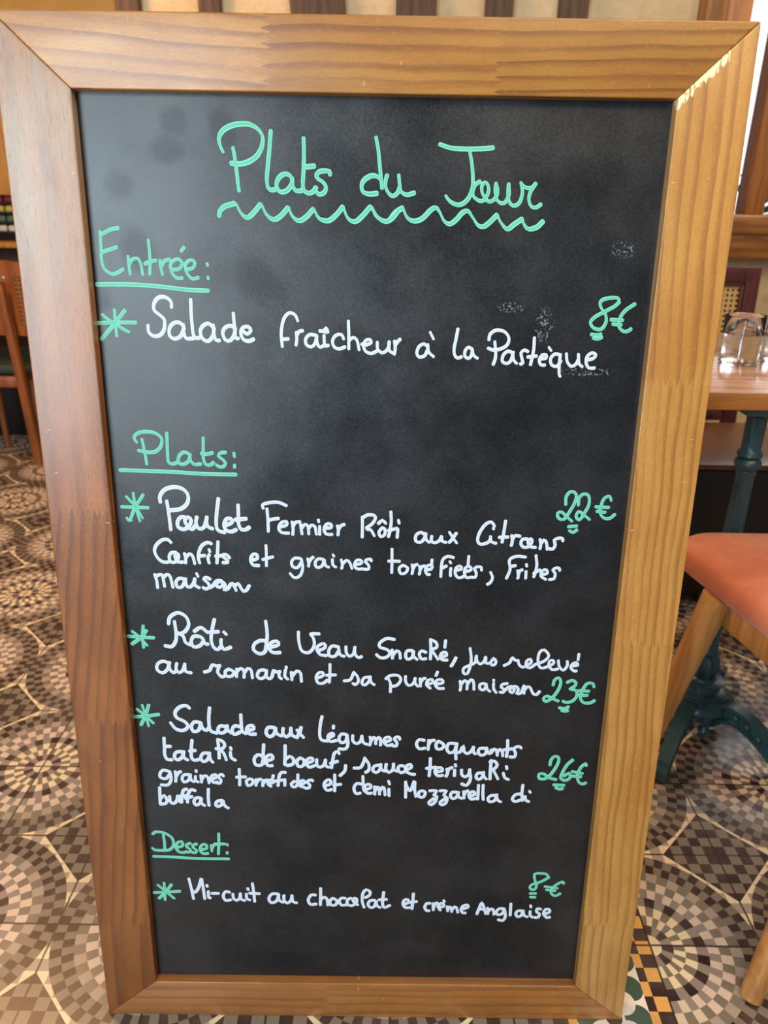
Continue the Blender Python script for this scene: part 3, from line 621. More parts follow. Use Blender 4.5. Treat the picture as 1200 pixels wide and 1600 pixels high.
-255,9476,38 -233,9497,37 -212,9510,35 -189,9507,33 -168,9486,31 -162,9470,30 -156,9449,29 -151,9426,30 -147,9402,30 -142,9379,30
-116,9444,34 -101,9435,35 -81,9431,36 -57,9437,37 -30,9448,36 -12,9459,35 -14,9479,35 -29,9493,35 -51,9491,35 -73,9479,36 -88,9456,35 -95,9427,33 -92,9407,31 -84,9385,30 -72,9368,31 -54,9355,33 -32,9347,35 -11,9343,37 17,9353,38 45,9368,39
54,9467,32 54,9442,31 54,9417,31 58,9395,31 78,9369,33 103,9353,34 130,9359,36 155,9376,37 170,9398,36 180,9423,35 183,9448,34 183,9474,33
179,9457,32 181,9428,31 183,9399,31 188,9377,31 204,9362,32 225,9354,32
240,9483,31 243,9461,31 246,9439,31 249,9418,32 250,9398,33 247,9367,33 242,9338,34
249,9432,37 262,9455,37 275,9475,38 289,9489,38 303,9501,38
610,9421,32 586,9441,34 562,9454,35 534,9447,36 510,9428,37 498,9407,36 489,9382,34 486,9359,33 494,9331,33 514,9313,34 532,9313,35 555,9319,37 574,9331,38 587,9351,37 597,9378,37 607,9404,36
602,9451,31 604,9430,31 607,9408,30 610,9388,30 616,9370,30 632,9350,30 651,9335,30 671,9319,31
624,9582,26 632,9566,27 642,9548,27 653,9528,27 664,9506,27
923,9620,34 920,9598,34 917,9576,34 913,9553,34 910,9531,34 907,9510,34 903,9488,34 899,9467,34 895,9446,34 892,9426,34 890,9408,33 891,9381,31 894,9358,30 900,9340,31 915,9319,33 933,9309,34 953,9314,37 974,9323,38
1089,9402,32 1069,9418,34 1050,9427,35 1029,9415,36 1013,9393,35 1007,9362,34 1010,9333,33 1026,9315,34 1047,9307,35 1065,9315,36 1080,9334,36 1087,9362,36 1091,9394,35
1085,9414,30 1091,9389,29 1097,9364,30 1106,9343,30 1127,9323,31 1151,9309,31
1265,9507,34 1265,9537,35 1272,9566,36 1288,9584,37 1310,9601,38 1335,9611,38 1356,9613,37 1379,9611,36 1402,9606,34 1422,9599,33 1440,9587,31 1456,9571,30 1470,9553,30 1478,9535,31 1481,9510,32 1476,9482,35 1465,9459,37 1448,9441,38 1424,9426,39 1398,9415,39 1373,9407,38 1346,9402,38 1321,9400,37 1299,9404,36 1279,9412,35 1259,9420,34
1328,9491,31 1332,9468,31 1336,9445,31 1339,9422,31 1343,9400,32 1345,9380,32 1347,9351,33 1346,9326,34 1344,9303,35 1335,9273,36 1325,9246,36
1527,9374,35 1503,9386,36 1478,9391,37 1460,9382,37 1442,9366,37 1429,9347,36 1422,9325,34 1420,9299,33 1424,9279,34 1448,9262,34 1478,9259,35 1501,9271,37 1519,9297,37 1525,9315,36 1529,9337,35 1533,9361,35 1536,9383,35
1531,9383,32 1534,9361,31 1537,9337,30 1540,9316,30 1545,9298,30 1563,9276,30 1583,9260,30
1696,9389,34 1676,9400,35 1657,9405,36 1635,9394,35 1621,9374,34 1625,9346,33 1635,9316,32 1645,9287,33 1649,9265,34 1638,9258,36 1622,9257,38
1755,9539,33 1756,9516,33 1756,9493,33 1757,9469,33 1757,9446,33 1757,9424,33 1756,9403,34 1754,9380,34 1751,9357,34 1748,9336,35 1744,9317,35 1741,9300,35 1737,9271,35 1733,9249,35
1697,9331,38 1721,9334,38 1745,9337,38 1768,9341,38 1792,9344,38
1842,9316,38 1873,9316,37 1897,9320,35 1902,9339,36 1894,9358,36 1875,9361,35 1853,9354,36 1835,9331,35 1825,9302,34 1831,9273,34 1846,9250,34 1867,9246,35 1890,9248,36
1919,9440,27 1926,9430,27 1934,9421,27 1941,9411,27 1948,9401,27
2051,9357,36 2022,9367,36 1995,9369,37 1976,9358,37 1960,9341,37 1950,9321,35 1948,9297,33 1953,9272,33 1964,9252,33 1992,9236,34 2023,9236,36 2037,9250,37 2050,9273,38 2062,9297,37
2051,9365,34 2050,9343,34 2049,9320,34 2048,9297,33 2048,9275,33 2048,9253,33 2049,9231,33 2050,9207,33 2052,9185,32 2054,9165,31 2056,9150,30 2063,9133,30 2071,9127,30
2116,9375,32 2120,9352,31 2122,9330,31 2126,9308,30 2132,9289,30 2146,9267,31 2163,9248,32 2181,9238,35 2207,9244,36 2231,9265,37 2241,9283,37 2248,9305,35 2252,9325,34 2251,9349,33 2247,9371,32
2250,9342,31 2255,9315,30 2259,9287,30 2266,9265,31 2283,9248,31 2303,9236,31
2346,9309,39 2370,9315,39 2395,9320,39 2414,9328,37 2433,9347,36 2438,9366,36 2421,9380,36 2394,9386,36 2370,9374,37 2349,9352,37 2341,9332,36 2337,9307,33 2338,9283,31 2346,9261,31 2359,9239,32 2375,9224,33 2404,9220,35 2436,9224,37"""),
 ('price_lettering','g','green price 8€ beside the first course',"""2634,9923,30 2628,9947,32 2613,9965,33 2597,9967,35 2576,9968,38 2553,9966,40 2530,9964,40 2511,9960,40 2488,9955,41 2467,9949,41 2449,9940,39 2437,9930,37 2431,9912,34 2434,9890,31 2443,9867,29 2455,9848,27 2473,9827,26 2490,9806,27 2503,9785,29 2510,9764,30 2513,9742,32 2514,9721,35 2511,9702,37 2504,9683,38 2494,9664,40 2481,9648,40 2466,9637,40 2440,9634,38 2411,9639,36 2387,9650,33 2367,9666,32 2352,9687,32 2346,9708,34 2353,9727,37 2370,9747,39 2392,9767,41 2407,9777,41 2424,9787,41 2443,9797,41 2462,9807,41 2481,9817,41 2498,9826,41 2518,9837,41 2537,9848,41 2556,9858,41 2573,9868,41 2588,9877,41 2606,9893,41 2620,9908,41 2634,9923,41
2804,9905,41 2785,9892,41 2765,9879,41 2746,9866,41 2728,9852,41 2712,9838,41 2698,9822,40 2686,9806,40 2675,9789,39 2667,9772,38 2661,9754,37 2656,9731,35 2655,9706,33 2656,9682,31 2662,9662,31 2677,9642,32 2698,9627,33 2718,9618,36 2746,9618,39 2769,9627,40 2781,9636,41 2790,9647,41
2564,9739,39 2585,9739,39 2607,9738,39 2628,9737,39 2649,9736,39 2671,9735,39 2692,9735,39
2589,9695,38 2612,9692,38 2635,9689,38 2657,9687,38 2680,9684,38
2367,9582,39 2399,9577,39 2428,9575,40 2451,9578,40 2471,9584,41
2393,9545,38 2417,9539,39 2441,9536,40 2462,9543,41 2483,9553,41"""),
 ('heading_lettering','g','green heading reading Plats',"""-2645,8321,29 -2663,8349,32 -2672,8376,35 -2658,8403,38 -2628,8425,41 -2607,8434,43 -2581,8440,42 -2554,8445,42 -2528,8447,41 -2502,8446,40 -2477,8444,39 -2452,8438,38 -2430,8430,37 -2409,8419,35 -2389,8405,32 -2373,8389,32 -2362,8371,32 -2359,8350,33 -2362,8325,35 -2368,8301,38 -2378,8279,40 -2390,8260,41 -2407,8243,42 -2425,8228,43 -2446,8217,43 -2469,8211,42 -2494,8210,42 -2521,8210,41 -2546,8212,41 -2569,8215,40 -2591,8219,40 -2613,8224,40 -2635,8229,39
-2585,8362,31 -2581,8337,31 -2577,8312,31 -2574,8287,31 -2570,8263,31 -2567,8239,31 -2564,8212,31 -2561,8185,32 -2559,8160,32 -2557,8138,32 -2555,8112,32 -2553,8091,32 -2551,8069,32
-2300,8436,34 -2301,8413,34 -2302,8389,34 -2302,8366,34 -2303,8342,34 -2304,8320,34 -2304,8299,34 -2305,8274,34 -2306,8251,34 -2306,8229,34 -2306,8208,34 -2307,8188,33 -2308,8156,32 -2309,8127,32 -2305,8104,34 -2289,8084,36 -2265,8077,38 -2238,8082,41 -2210,8093,43
-2067,8197,37 -2093,8212,39 -2120,8218,40 -2140,8209,41 -2161,8192,41 -2177,8171,40 -2188,8147,37 -2193,8119,36 -2191,8097,36 -2170,8079,37 -2138,8075,39 -2115,8083,42 -2091,8098,42 -2072,8117,40 -2062,8140,39 -2058,8166,37 -2054,8192,36
-2058,8201,32 -2056,8172,31 -2055,8142,31 -2050,8117,32 -2034,8092,34 -2010,8077,36 -1989,8075,39 -1963,8079,42 -1937,8082,42
-1893,8387,34 -1895,8364,34 -1896,8340,34 -1897,8317,34 -1899,8293,34 -1900,8271,34 -1901,8249,34 -1902,8225,34 -1904,8201,34 -1905,8178,33 -1905,8157,32 -1903,8138,31 -1897,8111,31 -1887,8088,33 -1874,8073,36 -1847,8069,39 -1819,8076,42 -1804,8088,43 -1791,8103,43
-1925,8203,41 -1903,8201,41 -1880,8198,42 -1858,8198,42 -1828,8205,43 -1798,8214,43
-1649,8222,42 -1678,8220,42 -1704,8215,40 -1724,8199,38 -1733,8178,36 -1715,8160,33 -1689,8141,32 -1667,8119,34 -1655,8095,36 -1664,8072,38 -1684,8054,40 -1707,8050,40 -1730,8053,38 -1746,8063,36 -1761,8075,35
-1555,8218,32 -1554,8206,33 -1553,8194,33 -1552,8183,33 -1551,8171,33
-1554,8078,35 -1554,8070,35 -1554,8062,35 -1555,8054,35 -1555,8046,35"""),
 ('heading_underline','g','green line under the heading Plats',"""-2863,7997,44 -2840,7997,44 -2818,7996,44 -2796,7996,44 -2775,7996,44 -2753,7995,44 -2730,7995,44 -2707,7995,44 -2682,7994,44 -2655,7994,44 -2627,7993,44 -2607,7993,44 -2587,7992,44 -2566,7992,44 -2544,7991,44 -2522,7991,44 -2499,7990,44 -2476,7990,44 -2452,7989,44 -2429,7989,44 -2405,7988,44 -2380,7987,44 -2356,7987,44 -2332,7986,44 -2309,7985,44 -2285,7984,44 -2262,7983,44 -2240,7983,44 -2217,7982,44 -2194,7981,44 -2171,7979,44 -2148,7978,44 -2126,7977,44 -2103,7976,44 -2080,7974,44 -2057,7973,44 -2034,7972,44 -2012,7971,44 -1989,7970,44 -1966,7969,44 -1943,7968,44 -1921,7967,44 -1898,7966,44 -1876,7966,44 -1853,7965,44 -1831,7965,44 -1809,7965,44 -1786,7965,44 -1764,7964,44 -1742,7964,44 -1720,7964,44 -1698,7964,44 -1675,7964,44 -1653,7964,44 -1631,7964,44 -1609,7964,44 -1587,7964,44 -1564,7964,44 -1542,7964,44"""),
 ('star_mark','g','green star before the chicken dish',"""-2883,7561,39 -2858,7561,39 -2834,7560,39 -2810,7559,39 -2785,7559,39 -2761,7558,39 -2735,7558,39 -2713,7557,39 -2690,7556,39 -2667,7555,39 -2644,7555,39 -2621,7554,39 -2598,7553,39 -2575,7552,39
-2820,7687,30 -2805,7669,30 -2790,7650,30 -2774,7632,30 -2759,7614,29 -2744,7595,29 -2730,7577,29 -2717,7558,28 -2703,7536,27 -2692,7513,27 -2681,7491,26 -2671,7468,26 -2660,7446,26 -2650,7423,26
-2734,7730,31 -2733,7705,31 -2732,7681,31 -2731,7656,31 -2730,7631,31 -2728,7605,30 -2724,7577,30 -2721,7555,29 -2716,7532,29 -2712,7509,29 -2706,7485,28 -2701,7460,28 -2695,7436,28 -2689,7411,28 -2684,7387,29
-2622,7709,39 -2637,7688,39 -2652,7666,39 -2668,7644,39 -2684,7623,39 -2699,7601,39 -2713,7579,39 -2726,7558,38 -2739,7532,38 -2751,7507,38 -2762,7482,38 -2773,7456,37 -2783,7431,37 -2794,7405,37
-2835,7428,29 -2825,7410,32 -2814,7397,35 -2800,7399,38 -2785,7405,40"""),
 ('dish_lettering','w','white line reading Poulet Fermier Rôti aux Citrons',"""-2431,7620,39 -2432,7646,40 -2434,7671,42 -2429,7697,44 -2419,7717,46 -2405,7738,48 -2388,7758,49 -2368,7774,50 -2345,7786,50 -2319,7796,50 -2292,7803,49 -2265,7806,49 -2239,7806,47 -2213,7803,46 -2187,7796,44 -2165,7786,42 -2146,7772,39 -2128,7754,37 -2114,7733,36 -2106,7711,37 -2103,7688,39 -2105,7663,42 -2111,7638,45 -2121,7615,47 -2135,7595,49 -2153,7576,50 -2175,7559,50 -2199,7546,51 -2221,7539,50 -2245,7534,50 -2270,7531,50 -2296,7529,50 -2321,7525,50
-2356,7640,38 -2353,7615,38 -2351,7591,38 -2349,7566,38 -2346,7541,38 -2344,7514,38 -2342,7486,38 -2341,7463,39 -2339,7439,39 -2338,7415,39 -2337,7389,39 -2335,7364,39 -2334,7338,39 -2333,7312,39 -2332,7287,39
-2150,7440,48 -2179,7447,48 -2206,7445,48 -2230,7422,46 -2246,7390,44 -2251,7354,42 -2242,7322,41 -2224,7308,43 -2201,7299,45 -2178,7297,48 -2147,7309,49 -2120,7333,49 -2104,7357,46 -2092,7384,44 -2087,7408,43 -2100,7434,44 -2122,7447,44 -2145,7433,43 -2162,7407,42 -2159,7387,40 -2150,7364,37 -2138,7343,37 -2122,7323,40 -2103,7305,43 -2084,7298,46 -2067,7310,48 -2051,7332,50 -2034,7354,50
-2019,7452,44 -2026,7425,43 -2032,7399,40 -2033,7374,39 -2027,7347,39 -2015,7321,41 -2000,7306,43 -1971,7306,46 -1943,7326,48 -1929,7352,47 -1918,7386,46 -1910,7415,44 -1905,7437,43 -1904,7454,42
-1910,7415,38 -1908,7387,38 -1906,7359,39 -1899,7336,40 -1873,7319,42 -1841,7308,43
-1757,7678,43 -1761,7655,43 -1765,7631,43 -1769,7607,43 -1773,7584,43 -1777,7560,43 -1781,7537,42 -1784,7514,42 -1787,7486,42 -1791,7458,42 -1794,7430,42 -1796,7403,41 -1797,7378,40 -1797,7358,38 -1795,7327,38 -1789,7305,39 -1777,7289,40 -1756,7278,42 -1729,7271,45 -1703,7265,46
-1699,7349,51 -1675,7359,51 -1650,7369,50 -1628,7379,47 -1613,7390,45 -1613,7417,45 -1630,7438,45 -1652,7440,45 -1677,7428,48 -1690,7409,47 -1702,7384,44 -1708,7359,41 -1705,7334,40 -1696,7309,40 -1683,7291,42 -1652,7278,45 -1618,7278,48 -1593,7288,50 -1570,7302,51
-1534,7604,40 -1534,7579,40 -1534,7554,40 -1534,7528,40 -1535,7503,41 -1535,7479,41 -1536,7454,41 -1537,7428,41 -1538,7404,40 -1538,7381,38 -1536,7362,39 -1524,7325,40 -1505,7303,43 -1477,7300,46 -1449,7308,49 -1431,7320,51 -1416,7334,51
-1575,7423,50 -1542,7427,50 -1509,7430,50 -1478,7434,50 -1448,7437,50
-1244,7564,33 -1251,7588,35 -1249,7609,37 -1232,7619,39 -1207,7628,41 -1177,7635,41 -1157,7638,41 -1135,7640,40 -1111,7642,40 -1088,7642,39 -1066,7640,39 -1042,7634,38 -1019,7624,37 -997,7613,37 -975,7603,37
-1202,7565,34 -1200,7542,34 -1199,7519,34 -1197,7495,34 -1195,7472,34 -1194,7449,34 -1193,7425,34 -1193,7402,35 -1193,7378,35 -1193,7355,35 -1193,7331,35 -1193,7308,35 -1194,7284,35
-1189,7421,41 -1164,7429,41 -1137,7436,41 -1105,7441,41 -1071,7447,41
-1065,7339,41 -1034,7347,41 -1002,7356,40 -980,7366,39 -971,7390,39 -979,7409,39 -1005,7411,39 -1035,7398,39 -1051,7379,39 -1065,7353,37 -1071,7329,36 -1062,7298,36 -1039,7275,36 -1014,7269,37 -984,7268,39 -955,7268,40
-914,7410,33 -910,7384,33 -905,7358,34 -903,7332,35 -903,7304,35 -906,7277,36 -908,7249,36
-906,7347,40 -890,7378,40 -871,7403,40 -847,7408,40 -821,7407,40
-816,7382,33 -812,7351,34 -808,7320,34 -804,7289,34 -799,7258,34
-804,7329,41 -785,7358,40 -766,7377,38 -745,7374,36 -729,7354,35 -725,7335,34 -723,7311,33 -722,7285,34 -721,7260,35
-724,7325,40 -708,7351,40 -691,7370,38 -669,7369,37 -648,7351,35 -642,7333,34 -638,7309,33 -635,7282,33 -631,7257,34
-592,7360,35 -593,7333,35 -593,7307,35 -593,7280,35 -593,7254,35
-606,7438,34 -606,7431,34 -605,7424,34 -604,7417,34 -603,7411,34
-542,7333,41 -511,7336,41 -479,7338,39 -458,7344,38 -454,7367,38 -467,7387,38 -489,7392,38 -514,7383,39 -527,7365,39 -538,7341,37 -542,7317,36 -534,7286,36 -515,7263,36 -484,7258,37 -449,7260,40
-387,7369,33 -379,7340,34 -374,7310,35 -376,7281,35 -380,7251,36
-374,7316,40 -361,7343,40 -346,7366,41 -326,7377,41 -305,7384,41
-95,7481,35 -95,7453,35 -94,7425,35 -94,7397,35 -94,7370,35 -94,7344,35 -94,7314,35 -94,7285,36 -95,7258,36 -95,7229,36
-89,7471,42 -70,7484,41 -51,7497,41 -30,7505,41 -4,7507,39 24,7505,37 44,7498,37 57,7480,37 54,7454,37 44,7431,39 27,7406,40 8,7385,41 -23,7364,39 -47,7348,39 -43,7335,39 -28,7325,37 -13,7327,35 5,7322,35 19,7302,33 33,7275,31 47,7247,30
140,7351,40 115,7325,38 99,7297,38 105,7263,38 122,7239,38 147,7246,37 169,7269,37 174,7301,37 170,7332,36 157,7344,35 140,7351,36
92,7401,41 116,7426,40 138,7441,38 159,7427,36 180,7403,34
235,7548,35 237,7523,35 238,7499,35 240,7474,35 241,7450,35 241,7427,36 239,7399,36 237,7371,37 233,7344,37 230,7319,37 224,7291,38 218,7265,38 212,7240,38
211,7315,42 239,7324,42 267,7333,41 289,7340,39 308,7346,38 317,7342,37 320,7320,36 318,7291,35 316,7262,36 314,7232,36
324,7448,33 327,7437,33 329,7426,33 332,7416,33 335,7405,33
639,7272,36 614,7291,38 589,7301,39 559,7289,39 534,7265,38 527,7229,37 532,7195,37 555,7179,37 584,7176,38 608,7191,40 629,7216,40 638,7238,40 644,7262,39 650,7286,38
642,7292,34 646,7262,33 651,7231,33 658,7207,34 676,7189,34 696,7178,35
718,7257,36 715,7225,35 716,7198,36 731,7181,37 753,7175,38 781,7182,40 808,7199,41 823,7225,40 834,7255,40
835,7243,34 837,7218,35 844,7196,36 865,7186,36 890,7181,38
922,7310,30 937,7287,31 951,7264,31 966,7241,31 982,7218,31 999,7196,31 1016,7173,31
1005,7297,40 992,7275,40 979,7252,41 967,7231,41 947,7205,41 927,7181,41
1449,7386,32 1429,7419,34 1405,7441,36 1383,7437,39 1357,7422,41 1333,7400,41 1319,7383,41 1306,7362,40 1293,7339,40 1282,7316,40 1273,7295,39 1263,7263,37 1258,7232,36 1259,7206,36 1273,7177,37 1299,7163,38 1325,7166,39 1357,7176,41 1382,7188,41 1398,7207,41 1408,7228,40
1406,7264,34 1410,7228,35 1419,7199,35 1445,7185,36 1477,7178,37
1432,7370,31 1434,7366,31 1436,7361,31 1438,7356,31 1440,7351,31
1572,7457,37 1570,7431,37 1568,7406,37 1566,7381,37 1564,7355,37 1561,7329,37 1559,7302,37 1556,7275,37 1553,7247,37 1550,7218,37 1547,7191,37
1510,7253,41 1535,7255,41 1561,7256,41 1587,7258,41 1612,7259,41
1654,7281,34 1661,7246,35 1666,7212,36 1663,7182,37 1657,7152,38
1665,7228,41 1679,7255,41 1696,7276,40 1722,7276,40 1753,7269,40
1833,7240,41 1806,7238,41 1783,7230,39 1770,7204,38 1768,7174,37 1784,7148,37 1809,7131,38 1837,7132,39 1864,7145,41 1879,7163,40 1891,7186,38 1898,7206,38 1894,7229,38 1882,7241,38 1864,7235,37 1850,7215,37 1852,7193,36 1860,7166,35 1874,7146,36 1894,7137,37 1919,7135,39 1944,7133,40
1989,7237,34 1997,7207,35 2003,7177,35 2002,7148,36 1998,7118,37
2003,7183,41 2020,7210,40 2037,7228,38 2053,7221,36 2067,7198,35 2074,7173,34 2079,7141,34 2084,7109,35
2258,7217,35 2257,7236,36 2251,7251,37 2230,7255,39 2204,7252,40 2177,7244,39 2157,7229,38 2164,7202,38 2173,7170,38 2165,7139,38 2149,7116,39 2127,7116,40 2102,7123,39"""),
 ('price_lettering','g','green price 22€ beside the chicken dish',"""2254,7661,34 2253,7688,34 2251,7717,35 2250,7744,36 2254,7766,37 2267,7791,39 2285,7811,39 2305,7821,36 2337,7816,35 2362,7793,34 2367,7775,33 2368,7752,33 2366,7726,35 2361,7701,37 2355,7681,38 2347,7659,38 2337,7638,39 2326,7616,39 2315,7594,39 2303,7571,39 2290,7545,40 2277,7521,40 2263,7500,40 2250,7486,38 2214,7482,36 2184,7499,36 2170,7529,36 2169,7559,35 2187,7573,36 2215,7573,36 2233,7561,34 2254,7540,32 2275,7520,31 2298,7501,31 2321,7482,31 2345,7462,32
2402,7657,34 2401,7681,34 2399,7706,35 2399,7730,36 2403,7749,38 2416,7770,39 2435,7786,39 2454,7794,37 2486,7792,35 2512,7770,33 2519,7750,32 2523,7723,32 2524,7693,34 2522,7665,36 2516,7643,37 2508,7621,38 2497,7599,39 2486,7577,39 2476,7558,39 2464,7533,40 2452,7509,40 2439,7490,38 2428,7479,36 2403,7492,36 2387,7521,36 2392,7556,35 2409,7582,36 2429,7578,36 2458,7558,34 2477,7543,32 2500,7524,32 2525,7504,31 2548,7485,31
2776,7717,30 2766,7748,32 2752,7770,35 2726,7768,37 2699,7750,39 2686,7730,39 2676,7705,38 2669,7677,37 2664,7653,36 2660,7628,35 2658,7603,33 2660,7580,31 2669,7553,31 2685,7530,31 2704,7513,33 2727,7503,36 2754,7500,39 2779,7504,40 2799,7516,41 2816,7535,41 2834,7553,41
2604,7643,39 2629,7642,39 2655,7640,39 2680,7639,39 2705,7638,39 2731,7637,39 2756,7636,39
2622,7587,39 2646,7585,39 2671,7582,39 2695,7579,39 2720,7577,39
2308,7395,40 2333,7398,40 2357,7400,40 2382,7402,40 2406,7405,40
2323,7350,34 2345,7334,36 2367,7325,38 2389,7338,40 2411,7358,41"""),
 ('dish_lettering','w','white line reading Confits et graines torréfiées, Frites',"""-2339,7129,36 -2356,7151,37 -2377,7168,40 -2398,7170,42 -2421,7168,44 -2445,7159,45 -2464,7147,45 -2484,7131,45 -2503,7113,44 -2518,7094,43 -2531,7069,41 -2540,7041,39 -2542,7014,36 -2535,6985,35 -2522,6956,34 -2507,6931,35 -2490,6912,37 -2470,6897,39 -2450,6886,41 -2422,6883,42 -2394,6884,44
-2290,7006,44 -2318,7009,44 -2343,7006,43 -2363,6983,41 -2374,6952,40 -2372,6917,39 -2359,6888,40 -2334,6881,41 -2306,6889,42 -2281,6913,42 -2264,6942,40 -2262,6970,40 -2269,6991,40 -2284,6997,39 -2299,6990,39 -2305,6967,39 -2302,6937,38 -2289,6910,38 -2268,6889,39 -2244,6886,41 -2218,6890,44
-2193,7000,35 -2186,6970,35 -2181,6939,36 -2182,6907,37 -2185,6874,38
-2181,6944,45 -2156,6973,43 -2133,6993,41 -2113,6987,39 -2097,6964,37 -2091,6945,35 -2086,6920,34 -2081,6894,35 -2077,6868,35
-1867,7120,39 -1884,7133,41 -1906,7140,42 -1928,7133,44 -1953,7120,44 -1976,7102,44 -1993,7078,43 -2007,7050,42 -2018,7022,41 -2025,6994,39 -2029,6967,38 -2030,6941,36 -2025,6908,35 -2016,6877,34
-2021,6967,44 -2004,6969,44 -1987,6971,44 -1970,6973,44 -1953,6974,44
-1899,6988,41 -1910,6965,40 -1917,6940,38 -1913,6910,36 -1905,6878,35
-1900,7055,33 -1897,7047,33 -1895,7038,33 -1892,7029,33 -1890,7020,33
-1788,7153,38 -1790,7127,38 -1792,7102,38 -1794,7077,38 -1797,7052,38 -1799,7025,38 -1801,7002,39 -1804,6978,39 -1806,6953,39 -1809,6929,39 -1811,6904,39 -1814,6880,39
-1825,6967,45 -1807,6969,45 -1789,6972,45 -1771,6975,45 -1753,6977,45
-1659,6947,35 -1673,6967,36 -1688,6983,39 -1712,6991,40 -1733,6991,40 -1741,6978,40 -1739,6962,38 -1720,6946,36 -1698,6930,37 -1685,6908,39 -1685,6890,40 -1708,6887,42 -1741,6889,44
-1408,6923,45 -1380,6929,45 -1353,6936,43 -1334,6945,41 -1330,6972,41 -1340,6996,41 -1361,7003,41 -1385,6996,41 -1404,6969,41 -1413,6934,39 -1411,6910,37 -1403,6885,37 -1390,6867,38 -1370,6859,40 -1344,6859,42 -1319,6858,44
-1227,7115,33 -1226,7090,33 -1226,7065,33 -1225,7040,33 -1225,7015,33 -1225,6989,33 -1226,6963,33 -1226,6936,33 -1227,6909,34 -1228,6881,34 -1229,6854,34
-1270,6934,39 -1240,6943,39 -1210,6952,39 -1180,6961,39 -1150,6970,39
-820,6951,37 -854,6959,37 -886,6960,37 -913,6941,36 -930,6913,35 -930,6879,35 -916,6849,35 -890,6836,36 -860,6839,37 -844,6856,38 -829,6880,38 -815,6905,38
-814,6949,32 -809,6920,32 -804,6891,32 -799,6862,33 -799,6834,34 -803,6807,35 -811,6779,36 -821,6755,38 -833,6736,38 -854,6719,38 -878,6710,37 -900,6710,36 -919,6723,34 -936,6745,32 -952,6767,31
-740,6956,31 -732,6925,32 -726,6896,33 -727,6875,34 -730,6855,34
-726,6902,38 -711,6929,38 -697,6953,38 -684,6965,39 -672,6973,39
-551,6945,37 -583,6953,37 -612,6954,37 -636,6935,36 -650,6907,35 -649,6873,35 -636,6847,36 -606,6843,36 -575,6858,37 -561,6880,38 -551,6910,37 -540,6939,37
-546,6945,31 -540,6918,31 -535,6890,32 -527,6869,33 -510,6855,34 -489,6849,35
-445,6951,33 -446,6913,33 -442,6880,33 -425,6863,33 -404,6850,33
-441,7011,29 -437,7005,29 -434,6998,29 -430,6992,29 -426,6985,29
-343,6948,31 -334,6914,32 -328,6882,33 -331,6857,34 -338,6835,35
-328,6888,39 -304,6918,38 -281,6939,36 -261,6934,34 -243,6913,33 -233,6891,31 -223,6862,30 -214,6833,30
-176,6884,39 -148,6891,39 -120,6897,37 -101,6905,36 -98,6925,36 -110,6942,36 -133,6947,36 -158,6941,36 -176,6915,35 -186,6884,35 -178,6855,35 -157,6834,35 -136,6830,36 -111,6832,37 -85,6835,38
13,6933,34 13,6947,35 9,6957,36 -12,6958,37 -35,6953,36 -52,6942,36 -59,6926,34 -42,6908,33 -21,6886,33 -12,6857,34 -15,6832,35 -39,6828,37 -72,6831,38
256,7092,33 257,7064,33 257,7036,33 258,7009,33 258,6981,34 259,6951,34 259,6925,34 259,6899,34 258,6872,34 258,6844,34 258,6816,34 258,6789,34
217,6936,38 245,6937,38 272,6937,38 297,6938,38 325,6937,38 350,6936,38
393,6888,39 365,6872,37 346,6851,35 346,6827,35 354,6799,34 366,6780,35 395,6778,36 423,6791,36 442,6821,36 447,6853,35 424,6872,34 393,6888,34
497,6900,32 503,6866,33 508,6833,34 505,6806,35 500,6780,35
508,6839,38 521,6868,38 535,6891,38 547,6897,38 559,6899,39
586,6881,33 591,6853,33 594,6825,34 591,6799,35 586,6773,35
593,6831,38 607,6856,38 621,6876,38 635,6880,38 649,6880,38
660,6832,39 697,6835,38 726,6843,37 738,6870,37 734,6894,37 707,6895,36 677,6883,36 662,6857,35 656,6825,34 665,6797,34 681,6775,34 695,6772,36 709,6775,37
732,6964,34 731,6952,34 731,6939,34 730,6926,34 729,6914,34
986,6992,36 952,7003,37 919,7007,38 897,7000,38 876,6987,38 860,6966,37 853,6944,36 849,6917,36 847,6888,35 845,6859,34 844,6831,34 844,6803,34 844,6775,34 844,6747,34
846,6851,39 860,6859,39 875,6868,39 890,6877,39 905,6886,39
959,6860,35 957,6835,34 956,6810,34 956,6784,34 958,6759,34
941,6945,30 945,6939,30 949,6933,30 953,6927,30 957,6921,30
1021,6831,39 1060,6838,37 1087,6848,36 1084,6871,36 1066,6888,36 1042,6882,35 1020,6861,36 1011,6827,35 1013,6790,34 1029,6757,34 1054,6736,35 1074,6737,37 1097,6747,38 1120,6757,39
1136,6818,39 1161,6825,39 1186,6831,37 1201,6840,36 1198,6864,36 1180,6884,36 1156,6884,35 1134,6869,36 1123,6838,35 1121,6802,34 1131,6767,34 1149,6741,35 1173,6739,36 1200,6746,38
1165,7015,34 1164,6985,34 1163,6955,34 1162,6924,34 1161,6894,34
1325,6835,33 1324,6855,34 1320,6872,34 1303,6880,36 1281,6882,36 1256,6875,36 1238,6861,35 1249,6835,34 1264,6804,34 1263,6772,35 1254,6747,36 1232,6744,37 1206,6748,38
1431,6817,30 1442,6793,31 1454,6769,32 1460,6746,34 1453,6712,36 1438,6684,38 1421,6669,39 1402,6659,39
1836,7011,37 1809,7014,37 1782,7019,37 1756,7021,38 1732,7019,38 1707,7013,39 1683,7004,38 1663,6990,38 1649,6972,36 1647,6952,35 1650,6928,34 1656,6902,33 1662,6876,34 1663,6851,35 1657,6822,36 1648,6794,37 1637,6766,37 1626,6738,37
1661,6887,39 1676,6891,39 1692,6895,39 1708,6899,39 1724,6902,39
1753,6842,32 1761,6804,33 1767,6771,34 1765,6753,35 1760,6740,36
